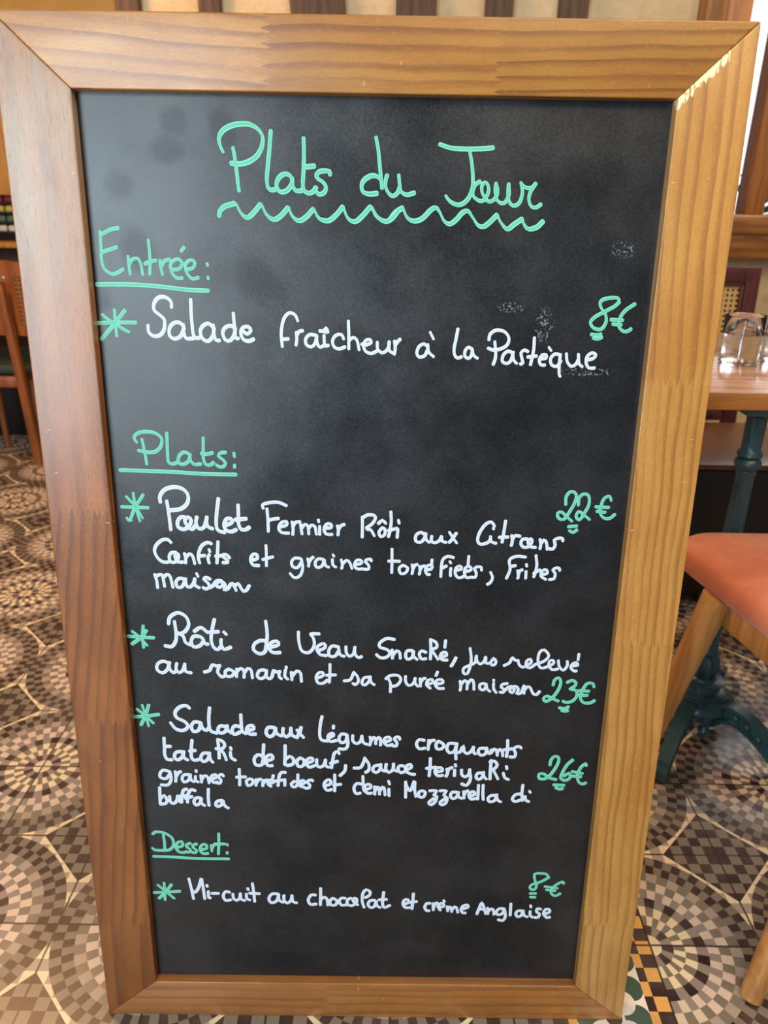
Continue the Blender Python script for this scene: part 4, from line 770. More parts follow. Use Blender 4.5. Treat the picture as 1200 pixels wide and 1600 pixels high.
1766,6787,37 1773,6815,37 1782,6838,38 1795,6846,38 1809,6849,39
1854,6833,34 1854,6810,34 1855,6787,34 1855,6764,34 1855,6741,34
1852,6924,32 1853,6917,32 1855,6909,32 1856,6902,32 1858,6894,32
1957,7037,32 1961,7012,33 1966,6988,33 1970,6963,33 1974,6939,33 1976,6916,34 1975,6888,35 1972,6861,35 1968,6836,36 1964,6814,36 1957,6786,37 1949,6763,37
1946,6806,39 1964,6818,39 1982,6829,39 2000,6840,39 2018,6852,39
2032,6791,39 2061,6796,39 2089,6801,37 2107,6808,36 2108,6833,36 2094,6853,36 2071,6855,36 2048,6842,36 2034,6811,36 2034,6775,35 2049,6758,34 2074,6745,34 2098,6731,34
2253,6845,33 2251,6862,34 2245,6876,35 2227,6881,36 2206,6879,36 2184,6870,36 2170,6854,35 2185,6834,34 2203,6808,34 2203,6773,35 2193,6742,37 2168,6733,38 2138,6731,39"""),
 ('dish_lettering','w','white word maison below Confits',"""-2563,6730,34 -2556,6700,34 -2549,6670,35 -2543,6641,35 -2541,6612,36 -2540,6584,37 -2539,6555,37
-2550,6700,46 -2523,6717,44 -2499,6728,41 -2482,6728,39 -2470,6707,37 -2466,6688,35 -2463,6662,35 -2460,6632,36 -2457,6602,36 -2454,6573,36
-2464,6688,45 -2439,6713,44 -2415,6729,41 -2396,6726,39 -2379,6701,37 -2374,6680,35 -2369,6653,34 -2364,6622,35 -2360,6591,35 -2355,6561,35
-2225,6675,43 -2250,6682,44 -2274,6682,43 -2298,6664,42 -2315,6636,41 -2315,6600,40 -2304,6570,41 -2279,6562,41 -2250,6571,43 -2234,6592,44 -2219,6621,43 -2207,6646,42 -2200,6665,41 -2198,6679,41
-2203,6662,35 -2199,6632,35 -2196,6602,37 -2188,6580,39 -2167,6568,41 -2143,6573,42 -2120,6598,44 -2101,6631,43 -2093,6656,42 -2088,6680,41
-2088,6672,39 -2092,6646,38 -2095,6620,38 -2093,6598,38 -2070,6578,38 -2041,6563,39
-2064,6749,32 -2060,6738,32 -2055,6727,32 -2051,6716,32 -2047,6706,32
-1905,6675,40 -1930,6690,42 -1953,6699,41 -1972,6690,40 -1981,6674,39 -1964,6655,37 -1941,6633,36 -1924,6609,38 -1917,6584,40 -1935,6561,41 -1961,6547,42 -1979,6555,41 -1996,6570,39
-1918,6568,46 -1896,6578,46 -1874,6593,46 -1854,6623,45 -1833,6651,44 -1805,6663,41 -1779,6660,41 -1761,6639,41 -1756,6611,41 -1773,6585,40 -1799,6570,41 -1823,6581,42 -1839,6602,42 -1828,6625,42 -1806,6644,42 -1777,6646,41 -1750,6636,40 -1733,6614,39 -1726,6587,37 -1738,6561,38 -1747,6542,41 -1727,6541,42 -1700,6555,42 -1685,6575,45 -1672,6602,44 -1659,6621,42 -1643,6626,40 -1629,6613,38 -1619,6592,35 -1610,6561,34 -1601,6531,34
-1622,6585,45 -1597,6612,42 -1574,6627,40 -1560,6606,38 -1546,6573,37 -1529,6544,37 -1510,6524,40 -1490,6531,42 -1470,6550,44 -1456,6573,44 -1443,6600,44"""),
 ('star_mark','g','green star before the veal dish',"""-2945,5912,44 -2919,5910,44 -2894,5909,44 -2869,5907,44 -2844,5905,44 -2819,5903,44 -2793,5902,44 -2767,5900,44 -2740,5899,44 -2714,5898,44 -2687,5897,44 -2660,5896,44 -2633,5895,44
-2894,5979,35 -2874,5962,35 -2854,5945,35 -2833,5927,34 -2812,5906,34 -2798,5889,33 -2783,5870,32 -2768,5850,32 -2754,5829,32 -2739,5808,32 -2724,5788,32
-2752,6056,38 -2756,6026,38 -2761,5996,38 -2766,5966,37 -2770,5936,37 -2773,5906,36 -2774,5877,35 -2773,5847,35 -2772,5818,34 -2770,5789,34 -2769,5759,34
-2718,5993,45 -2736,5968,45 -2753,5943,45 -2772,5919,46 -2794,5895,46 -2814,5877,47 -2837,5859,47 -2861,5842,47 -2885,5825,47 -2908,5807,47"""),
 ('dish_lettering','w','white line reading Rôti de Veau Snacké, jus relevé',"""-2441,6082,42 -2436,6114,43 -2432,6146,45 -2419,6174,47 -2400,6193,48 -2375,6212,49 -2348,6226,49 -2322,6232,47 -2297,6230,45 -2271,6220,43 -2247,6205,40 -2228,6187,38 -2214,6166,36 -2203,6140,37 -2197,6112,38 -2196,6086,41 -2204,6052,44 -2221,6020,47 -2240,5994,49 -2263,5975,49 -2289,5962,48 -2311,5956,46 -2332,5963,44 -2349,5977,42
-2368,6122,38 -2366,6092,38 -2363,6062,38 -2361,6032,38 -2359,6003,39 -2358,5977,39 -2358,5947,40 -2358,5919,41 -2360,5894,43 -2365,5869,45 -2379,5835,47 -2398,5803,48 -2420,5782,48 -2446,5778,48 -2475,5785,47 -2504,5791,47
-2325,5952,43 -2298,5942,41 -2274,5924,39 -2265,5898,37 -2260,5865,38 -2250,5839,39 -2222,5819,41 -2189,5807,43
-2085,5923,48 -2118,5927,48 -2147,5922,48 -2163,5903,46 -2175,5877,43 -2181,5850,42 -2175,5811,42 -2155,5782,43 -2132,5778,45 -2102,5785,48 -2076,5798,49 -2055,5820,47 -2037,5849,44 -2029,5874,42 -2043,5900,40 -2069,5923,39
-2029,5863,35 -2018,5839,38 -2006,5821,41 -1992,5818,44 -1977,5821,48
-2133,5991,50 -2106,6012,50 -2080,6033,48 -2052,6041,46 -2032,6032,43 -2011,6014,41 -1990,5992,39 -1969,5972,39
-1881,6154,44 -1889,6124,44 -1897,6094,44 -1905,6063,44 -1912,6033,43 -1918,6005,43 -1923,5977,43 -1928,5950,42 -1932,5924,41 -1934,5899,40 -1935,5876,38 -1930,5839,37 -1922,5805,37 -1910,5779,40 -1888,5754,42 -1863,5747,45 -1840,5764,48 -1817,5791,50
-1949,5979,49 -1922,5981,49 -1895,5984,49 -1868,5986,49 -1841,5989,49
-1813,5888,41 -1817,5856,40 -1816,5823,38 -1810,5797,39 -1800,5769,41 -1784,5752,43 -1760,5755,46 -1730,5768,49 -1700,5782,50
-1777,5990,37 -1769,5980,37 -1761,5971,37 -1753,5961,37 -1745,5952,37
-1266,5871,47 -1296,5879,48 -1328,5881,49 -1356,5869,49 -1386,5851,48 -1408,5830,45 -1423,5792,43 -1421,5754,42 -1404,5731,41 -1379,5711,42 -1354,5700,46 -1329,5700,48 -1303,5708,48 -1284,5723,47 -1273,5758,46 -1268,5799,44
-1261,6142,38 -1258,6114,38 -1255,6085,38 -1252,6056,39 -1249,6028,39 -1248,5999,40 -1247,5972,40 -1248,5940,41 -1251,5907,42 -1254,5876,42 -1258,5847,42 -1261,5821,43 -1266,5787,43 -1270,5761,43 -1274,5734,43
-1223,5785,50 -1193,5794,50 -1161,5803,50 -1132,5813,46 -1114,5823,45 -1112,5851,45 -1132,5870,45 -1153,5871,45 -1180,5863,48 -1202,5850,47 -1222,5817,44 -1229,5778,42 -1222,5755,41 -1206,5733,41 -1186,5718,43 -1160,5714,46 -1128,5716,48 -1097,5719,49
-866,6004,37 -865,5977,37 -866,5950,36 -866,5923,36 -865,5896,36 -862,5870,35 -858,5837,34 -851,5805,34 -843,5775,35 -831,5751,36 -808,5731,38 -779,5721,40 -753,5720,42 -730,5731,43 -709,5752,43 -693,5775,42 -682,5799,40 -675,5825,39 -673,5851,37 -675,5881,35 -683,5912,34 -691,5937,35 -713,5962,37 -720,5976,38 -703,5979,40 -675,5979,42 -642,5978,42 -612,5977,42
-625,5750,44 -593,5765,43 -562,5779,41 -542,5795,41 -539,5826,40 -555,5849,40 -583,5844,41 -614,5826,41 -635,5805,40 -644,5776,38 -638,5750,36 -624,5722,36 -605,5700,37 -582,5691,39 -555,5689,41 -527,5686,42
-385,5808,41 -410,5814,42 -435,5820,42 -457,5818,42 -482,5793,41 -497,5757,39 -499,5715,39 -487,5680,39 -455,5671,40 -418,5681,41 -402,5701,43 -387,5730,42 -373,5758,42
-379,5813,35 -375,5784,35 -371,5753,35 -367,5725,36 -359,5704,37 -335,5686,38 -306,5679,39
-286,5814,37 -286,5784,36 -285,5753,35 -281,5727,36 -264,5696,38 -241,5680,39 -215,5690,40 -192,5718,41 -184,5744,41 -180,5777,39 -176,5809,39
-180,5800,36 -179,5767,35 -177,5734,35 -172,5707,36 -154,5679,37 -133,5664,39 -113,5667,42 -93,5678,43
307,5916,41 277,5923,41 248,5930,42 218,5930,42 194,5920,43 169,5904,43 147,5887,42 131,5870,40 120,5838,39 132,5809,39 157,5798,38 192,5789,37 221,5778,38 247,5753,38 255,5724,39 245,5704,40 225,5683,42 203,5669,43 168,5662,41 134,5668,39 109,5687,37 88,5711,36
280,5779,35 286,5746,36 291,5714,37 289,5686,38 286,5659,39
295,5710,43 317,5742,42 339,5765,40 359,5759,38 375,5737,37 381,5702,36 384,5661,36
530,5768,42 495,5771,42 467,5767,41 452,5739,39 448,5705,39 454,5673,39 469,5651,39 499,5653,40 528,5674,41 537,5698,41 541,5730,40 545,5761,39
539,5768,36 541,5728,36 547,5692,36 568,5668,36 594,5648,36
697,5748,40 669,5763,41 644,5769,40 624,5749,39 616,5719,38 626,5685,38 647,5658,39 672,5656,40 700,5663,42
747,5927,36 749,5901,36 751,5876,36 754,5850,37 755,5824,37 757,5797,37 757,5770,37 757,5741,38 757,5713,38 756,5684,38 756,5655,38
747,5922,39 772,5911,38 798,5899,37 817,5885,37 831,5852,38 829,5820,40 810,5805,41 782,5794,41 765,5782,39 771,5766,37 792,5743,35 804,5724,33 819,5701,33 835,5676,32 850,5652,32
883,5686,44 908,5692,43 934,5699,42 951,5709,41 952,5732,40 939,5752,40 915,5753,40 891,5740,40 878,5711,40 877,5679,39 891,5659,39 914,5647,39 938,5645,41 963,5647,42
933,5914,38 932,5890,38 930,5866,38 929,5841,38 927,5817,38
1070,5682,42 1057,5648,42 1043,5616,42 1030,5589,42 1016,5565,43
1237,5815,33 1242,5789,33 1247,5762,33 1251,5735,33 1255,5710,33 1258,5685,34 1259,5656,34 1259,5629,35 1257,5602,35 1253,5575,36 1247,5544,37 1238,5512,37 1229,5483,38 1219,5464,37 1194,5456,36 1173,5470,36 1164,5501,36 1170,5536,36 1185,5551,38 1209,5562,39 1233,5575,39 1261,5588,39 1289,5602,38 1310,5620,37 1317,5645,36 1317,5674,35 1316,5703,34
1321,5714,33 1323,5676,33 1329,5642,34 1347,5614,35 1371,5599,36 1396,5609,37 1418,5632,38 1428,5663,37 1434,5698,37
1439,5687,34 1438,5644,35 1443,5611,36 1469,5606,36 1498,5618,37 1517,5654,37 1534,5682,36 1554,5663,36 1567,5630,36 1562,5606,36 1549,5588,37 1531,5586,38 1510,5590,38
1668,5581,39 1692,5593,39 1716,5606,39 1735,5622,39 1747,5647,38 1755,5676,37 1764,5692,36 1783,5678,36 1802,5656,36 1822,5653,36 1842,5654,37
1838,5650,31 1845,5621,32 1856,5595,33 1875,5574,34 1898,5562,36 1921,5569,38 1945,5585,39 1966,5599,39 1988,5614,37 2002,5630,37 2001,5656,37 1989,5674,36 1966,5669,36 1945,5651,36 1938,5619,36 1942,5585,35 1960,5562,36 1987,5553,36 2008,5564,38 2030,5584,39 2053,5604,39
2053,5604,39 2081,5615,39 2109,5625,39 2136,5637,39 2158,5650,39 2184,5673,38 2204,5699,36 2212,5725,35 2200,5755,34 2175,5785,34 2151,5803,35 2119,5798,37 2094,5767,37 2087,5741,37 2083,5708,36 2082,5673,34 2084,5642,33 2092,5606,33 2107,5574,34 2126,5555,35 2153,5554,37 2184,5565,39 2213,5578,39 2240,5592,39 2264,5608,37 2279,5623,37 2279,5646,37 2266,5663,36 2246,5663,36 2227,5651,36 2220,5623,35 2222,5589,35 2240,5558,35 2266,5535,35 2299,5535,37 2335,5543,38
2335,5664,33 2339,5635,32 2344,5606,32 2352,5580,33 2377,5544,34 2406,5526,35 2423,5539,37 2439,5566,37 2450,5593,36 2450,5624,35 2445,5654,34
2500,5589,39 2531,5591,39 2563,5594,37 2582,5599,37 2576,5621,37 2555,5638,37 2530,5630,36 2508,5611,36 2497,5587,36 2498,5560,35 2520,5535,35 2546,5517,36 2559,5517,37 2569,5524,39
2580,5755,35 2579,5734,35 2578,5713,35 2577,5692,35 2576,5672,35"""),
 ('dish_lettering','w','white line reading au romarin et sa purée maison',"""-2472,5547,40 -2495,5561,41 -2519,5574,42 -2542,5579,44 -2569,5572,44 -2595,5558,44 -2614,5539,42 -2629,5500,40 -2626,5461,39 -2611,5441,39 -2587,5424,40 -2564,5418,43 -2542,5424,44 -2520,5441,45 -2501,5463,44 -2487,5492,43 -2476,5528,42 -2465,5563,42
-2468,5569,38 -2471,5536,37 -2473,5503,36 -2471,5475,37 -2450,5440,39 -2425,5420,40 -2410,5426,43 -2398,5443,45
-2376,5553,40 -2387,5513,38 -2391,5476,39 -2378,5441,40 -2355,5421,41 -2328,5435,42 -2303,5466,43 -2292,5491,43 -2285,5519,42 -2278,5548,41
-2279,5533,37 -2280,5501,37 -2281,5469,38 -2274,5444,39 -2256,5432,40 -2231,5428,41 -2206,5423,43
-2041,5437,46 -2007,5445,45 -1976,5460,45 -1962,5485,45 -1951,5517,44 -1939,5538,43 -1917,5535,44 -1894,5523,44 -1869,5524,44 -1844,5528,45
-1855,5517,42 -1865,5491,41 -1875,5464,39 -1878,5439,38 -1867,5414,37 -1849,5389,38 -1832,5373,41 -1816,5374,43 -1801,5385,45
-1733,5481,46 -1762,5469,43 -1782,5452,42 -1784,5417,42 -1772,5385,42 -1738,5378,41 -1702,5386,41 -1683,5416,41 -1679,5449,40 -1702,5467,39 -1733,5481,39
-1638,5487,39 -1640,5459,39 -1642,5432,39 -1645,5404,39 -1647,5376,39
-1640,5449,46 -1613,5477,44 -1588,5495,41 -1566,5483,40 -1550,5455,38 -1548,5429,37 -1551,5398,38 -1554,5366,39
-1545,5440,45 -1522,5473,44 -1499,5496,41 -1478,5492,40 -1461,5468,38 -1456,5447,36 -1453,5419,36 -1451,5390,36 -1449,5361,37
-1298,5477,45 -1332,5475,45 -1362,5465,43 -1381,5430,42 -1388,5391,41 -1372,5365,41 -1345,5354,42 -1313,5366,43 -1284,5393,43 -1275,5429,42 -1272,5471,40
-1272,5477,39 -1274,5445,38 -1277,5412,37 -1275,5386,39 -1257,5363,40 -1236,5356,41 -1219,5364,43 -1205,5387,43 -1197,5417,44 -1190,5453,42 -1183,5476,41 -1170,5468,42 -1154,5450,43 -1130,5452,43 -1104,5458,45
-1114,5457,38 -1117,5418,38 -1116,5384,38 -1103,5368,38 -1087,5358,38
-1034,5485,40 -1040,5454,39 -1046,5423,38 -1046,5396,38 -1030,5371,37 -1007,5352,37
-1027,5527,36 -1026,5522,36 -1025,5516,36 -1024,5511,36 -1023,5505,36
-965,5453,37 -963,5425,37 -961,5398,37 -959,5370,37 -958,5342,37
-956,5393,45 -936,5422,46 -915,5450,44 -895,5467,42 -870,5465,40 -850,5439,38 -845,5416,37 -843,5386,36 -842,5353,37 -840,5321,38
-639,5376,41 -612,5387,41 -586,5398,39 -569,5410,38 -566,5435,38 -578,5454,38 -602,5455,38 -628,5443,39 -648,5415,38 -658,5380,36 -655,5352,35 -644,5322,35 -629,5302,36 -595,5297,38 -560,5308,40 -538,5326,41 -519,5348,41
-484,5571,35 -484,5544,35 -484,5517,35 -484,5490,35 -484,5464,35 -485,5438,36 -487,5407,36 -489,5376,36 -491,5346,36 -494,5315,36
-529,5415,40 -500,5417,40 -471,5418,40 -442,5420,40 -414,5421,40
-310,5340,40 -282,5343,40 -254,5346,40 -231,5357,40 -215,5384,39 -203,5419,39 -191,5454,38
-191,5465,33 -173,5443,32 -155,5421,32 -141,5399,33 -131,5364,35 -131,5332,37 -148,5304,38 -171,5287,38 -186,5293,37 -201,5309,35
12,5397,40 -14,5395,40 -41,5393,40 -62,5384,39 -81,5348,38 -87,5310,38 -74,5289,38 -51,5284,38 -25,5303,39 -1,5334,39 10,5367,39 18,5401,38
14,5408,34 18,5378,33 22,5348,33 29,5323,34 47,5304,34 69,5290,35
227,5404,31 242,5376,31 257,5348,32 268,5316,33 271,5287,34 271,5256,35 270,5224,36 270,5192,36
211,5377,41 236,5403,41 266,5423,41 289,5428,40 317,5430,39 344,5429,37 365,5424,36 390,5398,36 397,5362,36 387,5336,38 369,5309,40 348,5288,41 315,5276,41 279,5271,41
455,5419,35 453,5378,34 457,5341,35 474,5306,36 498,5286,37 529,5295,38 557,5320,39 569,5354,39 575,5392,38
571,5387,34 572,5352,34 577,5320,33 593,5297,33 612,5276,33
635,5388,35 637,5360,35 639,5332,35 642,5304,35 644,5276,35
643,5328,40 659,5359,40 675,5384,40 688,5390,40 701,5389,40
727,5307,41 753,5314,41 779,5321,39 796,5330,38 798,5355,38 785,5375,38 760,5376,38 735,5363,38 720,5334,37 717,5300,36 739,5275,35 769,5251,34
837,5309,41 869,5316,41 901,5323,39 922,5332,38 922,5357,38 904,5377,38 874,5377,38 845,5365,38 830,5336,37 827,5302,37 843,5272,36 869,5251,37 899,5249,38 933,5254,40
850,5485,38 846,5471,38 841,5457,38 837,5443,38 832,5429,38
1134,5362,34 1142,5322,35 1147,5284,36 1145,5255,36 1140,5228,37
1146,5309,40 1162,5333,40 1179,5357,39 1193,5370,37 1212,5359,36 1225,5330,35 1227,5305,35 1226,5275,35 1225,5245,36
1226,5314,40 1242,5341,40 1258,5368,39 1272,5382,37 1291,5373,36 1304,5342,35 1309,5313,34 1311,5278,35 1313,5242,35
1438,5329,40 1408,5326,39 1385,5317,38 1380,5286,37 1389,5254,37 1412,5238,37 1439,5239,38 1454,5270,39 1465,5311,39
1460,5329,33 1468,5290,33 1478,5255,33 1495,5234,33 1515,5218,34
1554,5335,35 1554,5294,34 1558,5257,34 1575,5227,33 1596,5201,32
1551,5384,34 1552,5379,34 1553,5374,34 1553,5369,34 1554,5364,34
1724,5333,41 1691,5329,40 1664,5321,38 1651,5302,37 1651,5280,35 1672,5264,35 1693,5247,35 1692,5225,37 1681,5207,38 1663,5207,39 1641,5213,39
1690,5225,41 1711,5252,41 1731,5275,40 1754,5290,39 1776,5294,38 1802,5275,37 1819,5249,37 1810,5222,36 1792,5204,37 1772,5214,38 1760,5237,38 1767,5265,38 1786,5289,38 1816,5296,38 1846,5290,37 1863,5267,37 1870,5239,35 1857,5216,36 1848,5200,38 1872,5191,38 1902,5201,38 1912,5220,40 1920,5248,39 1927,5278,39 1935,5307,38
1935,5303,35 1937,5276,35 1939,5249,35 1941,5222,35 1943,5195,35
1940,5235,40 1958,5268,40 1976,5292,38 1997,5292,37 2017,5275,35 2029,5252,33 2040,5224,33 2053,5201,35 2075,5184,37 2098,5181,39 2117,5200,40 2135,5227,41"""),
 ('price_lettering','g','green price 23€ after purée maison',"""2298,5319,39 2301,5355,40 2308,5387,41 2330,5414,39 2355,5425,38 2376,5407,37 2389,5370,36 2389,5346,36 2385,5318,39 2379,5288,40 2369,5258,41 2358,5233,42 2344,5207,43 2329,5181,43 2314,5157,44 2298,5137,44 2271,5111,44 2244,5093,41 2222,5086,40 2200,5103,40 2192,5131,39 2208,5153,39 2236,5165,40 2265,5153,40 2299,5132,39 2325,5120,38 2353,5108,38 2382,5095,39
2470,5360,44 2499,5379,42 2527,5390,39 2558,5379,39 2580,5357,39 2579,5332,39 2565,5305,40 2532,5284,42 2512,5266,42 2530,5261,39 2563,5259,37 2590,5250,37 2606,5214,38 2607,5171,39 2595,5143,41 2575,5116,43 2553,5095,44 2527,5084,44 2498,5079,42 2474,5078,40 2453,5087,38 2438,5100,36
2809,5298,33 2803,5327,35 2790,5349,37 2757,5358,39 2720,5348,42 2706,5331,43 2692,5307,43 2679,5279,42 2669,5251,41 2661,5222,40 2655,5192,38 2652,5163,36 2654,5138,36 2674,5100,36 2706,5077,37 2731,5072,40 2761,5073,43 2786,5078,44 2812,5093,45 2833,5111,45
2626,5248,42 2657,5246,42 2688,5244,42 2719,5243,42 2751,5241,42
2635,5185,42 2661,5184,42 2686,5183,42 2711,5183,42 2736,5182,42
2400,5002,41 2431,4991,42 2462,4987,43 2488,4998,44 2514,5015,45
2433,4963,41 2461,4957,42 2485,4953,43 2499,4957,44 2510,4964,45"""),
 ('star_mark','g','green star before the beef salad',"""-2958,4790,47 -2934,4792,47 -2909,4794,47 -2885,4796,47 -2860,4798,47 -2835,4801,47 -2810,4804,47 -2784,4807,47 -2758,4811,47 -2732,4816,47 -2705,4820,47 -2679,4825,47 -2652,4829,47
-2923,4905,36 -2902,4885,36 -2881,4865,36 -2860,4844,36 -2840,4824,36 -2820,4804,35 -2801,4783,35 -2782,4763,35 -2763,4742,35 -2745,4721,35 -2726,4701,35
-2852,4964,31 -2845,4934,31 -2838,4905,31 -2832,4875,31 -2825,4845,31 -2819,4815,32 -2813,4784,32 -2807,4753,32 -2802,4721,32 -2796,4690,32 -2791,4658,32
-2767,4965,42 -2777,4935,42 -2787,4905,42 -2797,4874,43 -2808,4844,43 -2819,4815,44 -2831,4786,44 -2845,4758,44 -2859,4731,45 -2873,4703,45 -2887,4675,45"""),
 ('dish_lettering','w','white line reading Salade aux légumes croquants',"""-2257,4922,41 -2273,4945,43 -2295,4961,46 -2319,4961,48 -2349,4955,50 -2376,4943,51 -2402,4922,51 -2426,4895,49 -2442,4867,45 -2446,4839,43 -2441,4812,42 -2427,4786,42 -2407,4771,42 -2379,4758,44 -2351,4744,43 -2329,4730,42 -2309,4708,42 -2295,4684,43 -2293,4661,45 -2306,4638,48 -2330,4615,50 -2357,4602,50 -2387,4601,49 -2418,4608,47 -2448,4624,44 -2466,4642,41 -2482,4665,40 -2497,4691,38 -2512,4716,38
-2133,4717,48 -2159,4723,49 -2185,4729,50 -2208,4727,49 -2236,4700,46 -2252,4662,45 -2246,4619,45 -2226,4587,46 -2196,4586,47 -2164,4605,49 -2149,4630,50 -2137,4664,49 -2124,4698,48
-2127,4722,39 -2123,4693,39 -2119,4664,40 -2111,4641,42 -2088,4615,45 -2062,4606,47 -2042,4625,50 -2023,4653,51
-2004,4938,44 -2009,4904,44 -2013,4871,44 -2018,4838,44 -2021,4804,43 -2023,4776,43 -2024,4746,43 -2024,4716,42 -2024,4689,41 -2022,4665,40 -2017,4623,41 -2002,4596,43 -1981,4583,44 -1954,4576,46 -1928,4569,48
-1811,4664,49 -1838,4670,49 -1864,4676,49 -1886,4674,48 -1908,4644,47 -1916,4608,47 -1904,4583,47 -1881,4569,47 -1849,4576,48 -1818,4598,50 -1807,4622,49 -1801,4651,48 -1794,4680,46
-1798,4687,40 -1795,4646,40 -1787,4610,41 -1767,4589,41 -1742,4571,42
-1628,4666,49 -1655,4673,49 -1681,4679,50 -1703,4677,49 -1726,4648,46 -1736,4611,46 -1729,4576,46 -1708,4553,46 -1687,4558,48 -1661,4574,51 -1635,4589,53
-1615,4845,42 -1615,4813,42 -1615,4781,42 -1615,4749,42 -1614,4718,42 -1613,4686,41 -1612,4654,40 -1610,4625,41 -1604,4602,42 -1584,4579,43 -1559,4567,44
-1543,4609,52 -1512,4617,52 -1481,4624,49 -1461,4634,48 -1458,4663,48 -1473,4687,47 -1501,4687,47 -1530,4673,47 -1545,4646,46 -1549,4614,45 -1538,4584,44 -1514,4561,45 -1492,4557,47 -1466,4560,50 -1439,4562,51
-1202,4661,50 -1228,4664,50 -1255,4666,50 -1277,4660,48 -1298,4625,46 -1304,4583,46 -1288,4546,46 -1261,4525,47 -1239,4532,48 -1216,4550,50 -1198,4573,49 -1187,4611,48 -1181,4655,46
-1185,4661,40 -1181,4630,40 -1176,4599,41 -1167,4573,42 -1140,4553,43 -1107,4539,45
-1084,4656,44 -1090,4613,43 -1090,4574,44 -1072,4543,45 -1046,4528,46 -1018,4544,48 -994,4576,48 -988,4602,47 -987,4632,45 -986,4662,44
-986,4646,41 -984,4612,40 -981,4578,41 -974,4553,43 -953,4537,44 -928,4530,46
-911,4635,38 -892,4606,39 -872,4578,39 -849,4549,39 -826,4520,40
-856,4671,47 -863,4643,47 -869,4616,48 -878,4589,49 -895,4553,49 -914,4518,50
-588,4833,41 -594,4802,41 -601,4772,41 -607,4742,41 -611,4710,41 -615,4682,40 -618,4652,40 -620,4622,40 -621,4594,39 -621,4570,38 -618,4536,38 -610,4508,38 -597,4488,39 -575,4478,41 -548,4475,43 -520,4473,44
-505,4520,45 -470,4538,43 -444,4556,43 -444,4577,43 -458,4591,42 -481,4584,42 -505,4567,42 -515,4541,41 -515,4513,40 -506,4485,40 -485,4466,41 -463,4467,43 -436,4475,45 -409,4484,45
-443,4701,40 -444,4691,40 -445,4681,40 -446,4671,40 -447,4661,40
-276,4570,43 -311,4580,43 -342,4581,43 -365,4552,41 -376,4515,41 -370,4481,41 -352,4456,41 -321,4453,42 -291,4469,43 -281,4494,43 -275,4529,42 -270,4563,41
-274,4570,38 -270,4535,38 -264,4498,38 -260,4464,40 -260,4434,41 -269,4390,43 -291,4363,44 -315,4357,44 -346,4359,45 -377,4361,44
-199,4564,39 -202,4521,39 -199,4482,40 -176,4453,41 -147,4440,42 -119,4455,43 -96,4484,43 -87,4519,42 -82,4559,41
-82,4543,37 -76,4498,38 -65,4461,38 -43,4443,39 -16,4433,40
20,4544,37 28,4515,38 33,4486,39 26,4453,41 17,4419,42
33,4481,44 50,4516,43 67,4540,41 82,4533,41 94,4510,40 96,4477,39 94,4439,39
98,4494,45 117,4523,43 134,4541,41 149,4528,40 159,4499,40 159,4463,39 156,4421,40
211,4472,45 238,4479,45 265,4487,43 282,4496,42 281,4522,42 265,4543,42 240,4543,42 216,4531,42 203,4506,41 200,4476,41 216,4443,41 242,4418,41 274,4422,43 308,4436,45
400,4510,39 399,4530,40 393,4545,41 374,4549,42 353,4545,42 338,4532,41 333,4514,40 348,4492,39 364,4467,39 367,4438,40 359,4415,42 337,4413,43 310,4419,44
715,4503,43 681,4513,44 650,4514,43 626,4486,41 615,4447,41 627,4407,41 654,4377,41 687,4378,42 725,4390,45
773,4509,40 772,4473,40 771,4438,40 769,4402,40 767,4367,41
775,4445,44 788,4474,45 804,4497,45 823,4504,45 844,4505,45
900,4494,45 880,4474,43 867,4451,42 867,4413,42 879,4380,42 909,4373,42 941,4381,42 963,4408,42 969,4441,41 954,4459,40 927,4477,39 900,4494,40
1116,4462,44 1085,4464,44 1054,4467,44 1030,4461,43 1011,4425,41 1007,4382,41 1021,4346,41 1046,4323,42 1077,4327,42 1107,4348,44 1117,4372,44 1122,4401,43 1128,4431,42
1132,4467,41 1130,4434,41 1127,4400,41 1125,4367,40 1124,4336,40 1125,4299,40 1129,4264,39 1132,4229,39
1128,4332,44 1154,4329,44 1179,4337,44 1193,4369,44 1206,4411,42 1216,4433,40 1223,4400,39 1230,4350,39 1249,4325,41 1273,4315,42 1298,4327,44 1322,4351,45 1338,4382,44 1350,4416,44
1346,4411,39 1346,4373,39 1350,4340,39 1363,4323,39 1380,4312,39
1489,4397,44 1459,4400,44 1433,4396,43 1416,4371,42 1411,4341,42 1425,4312,42 1449,4294,42 1481,4298,42 1509,4318,43 1517,4357,43 1519,4402,42
1515,4409,36 1527,4366,37 1539,4331,39 1556,4317,40 1571,4319,41 1578,4345,43 1582,4379,42
1584,4339,45 1601,4371,43 1618,4391,42 1636,4381,40 1651,4356,39 1657,4326,38 1661,4292,38
1658,4340,45 1674,4369,43 1690,4388,41 1709,4373,40 1724,4346,39 1729,4317,38 1731,4286,39
1780,4524,39 1782,4491,40 1784,4458,40 1786,4426,40 1786,4394,40 1786,4363,41 1784,4334,41 1782,4304,41 1780,4275,41
1742,4379,45 1768,4383,45 1793,4387,45 1819,4391,45 1844,4395,45
1960,4404,36 1954,4417,38 1944,4427,40 1925,4430,42 1903,4427,44 1880,4414,42 1864,4395,41 1877,4367,40 1893,4336,40 1893,4303,41 1883,4276,43 1857,4272,44 1825,4276,45"""),
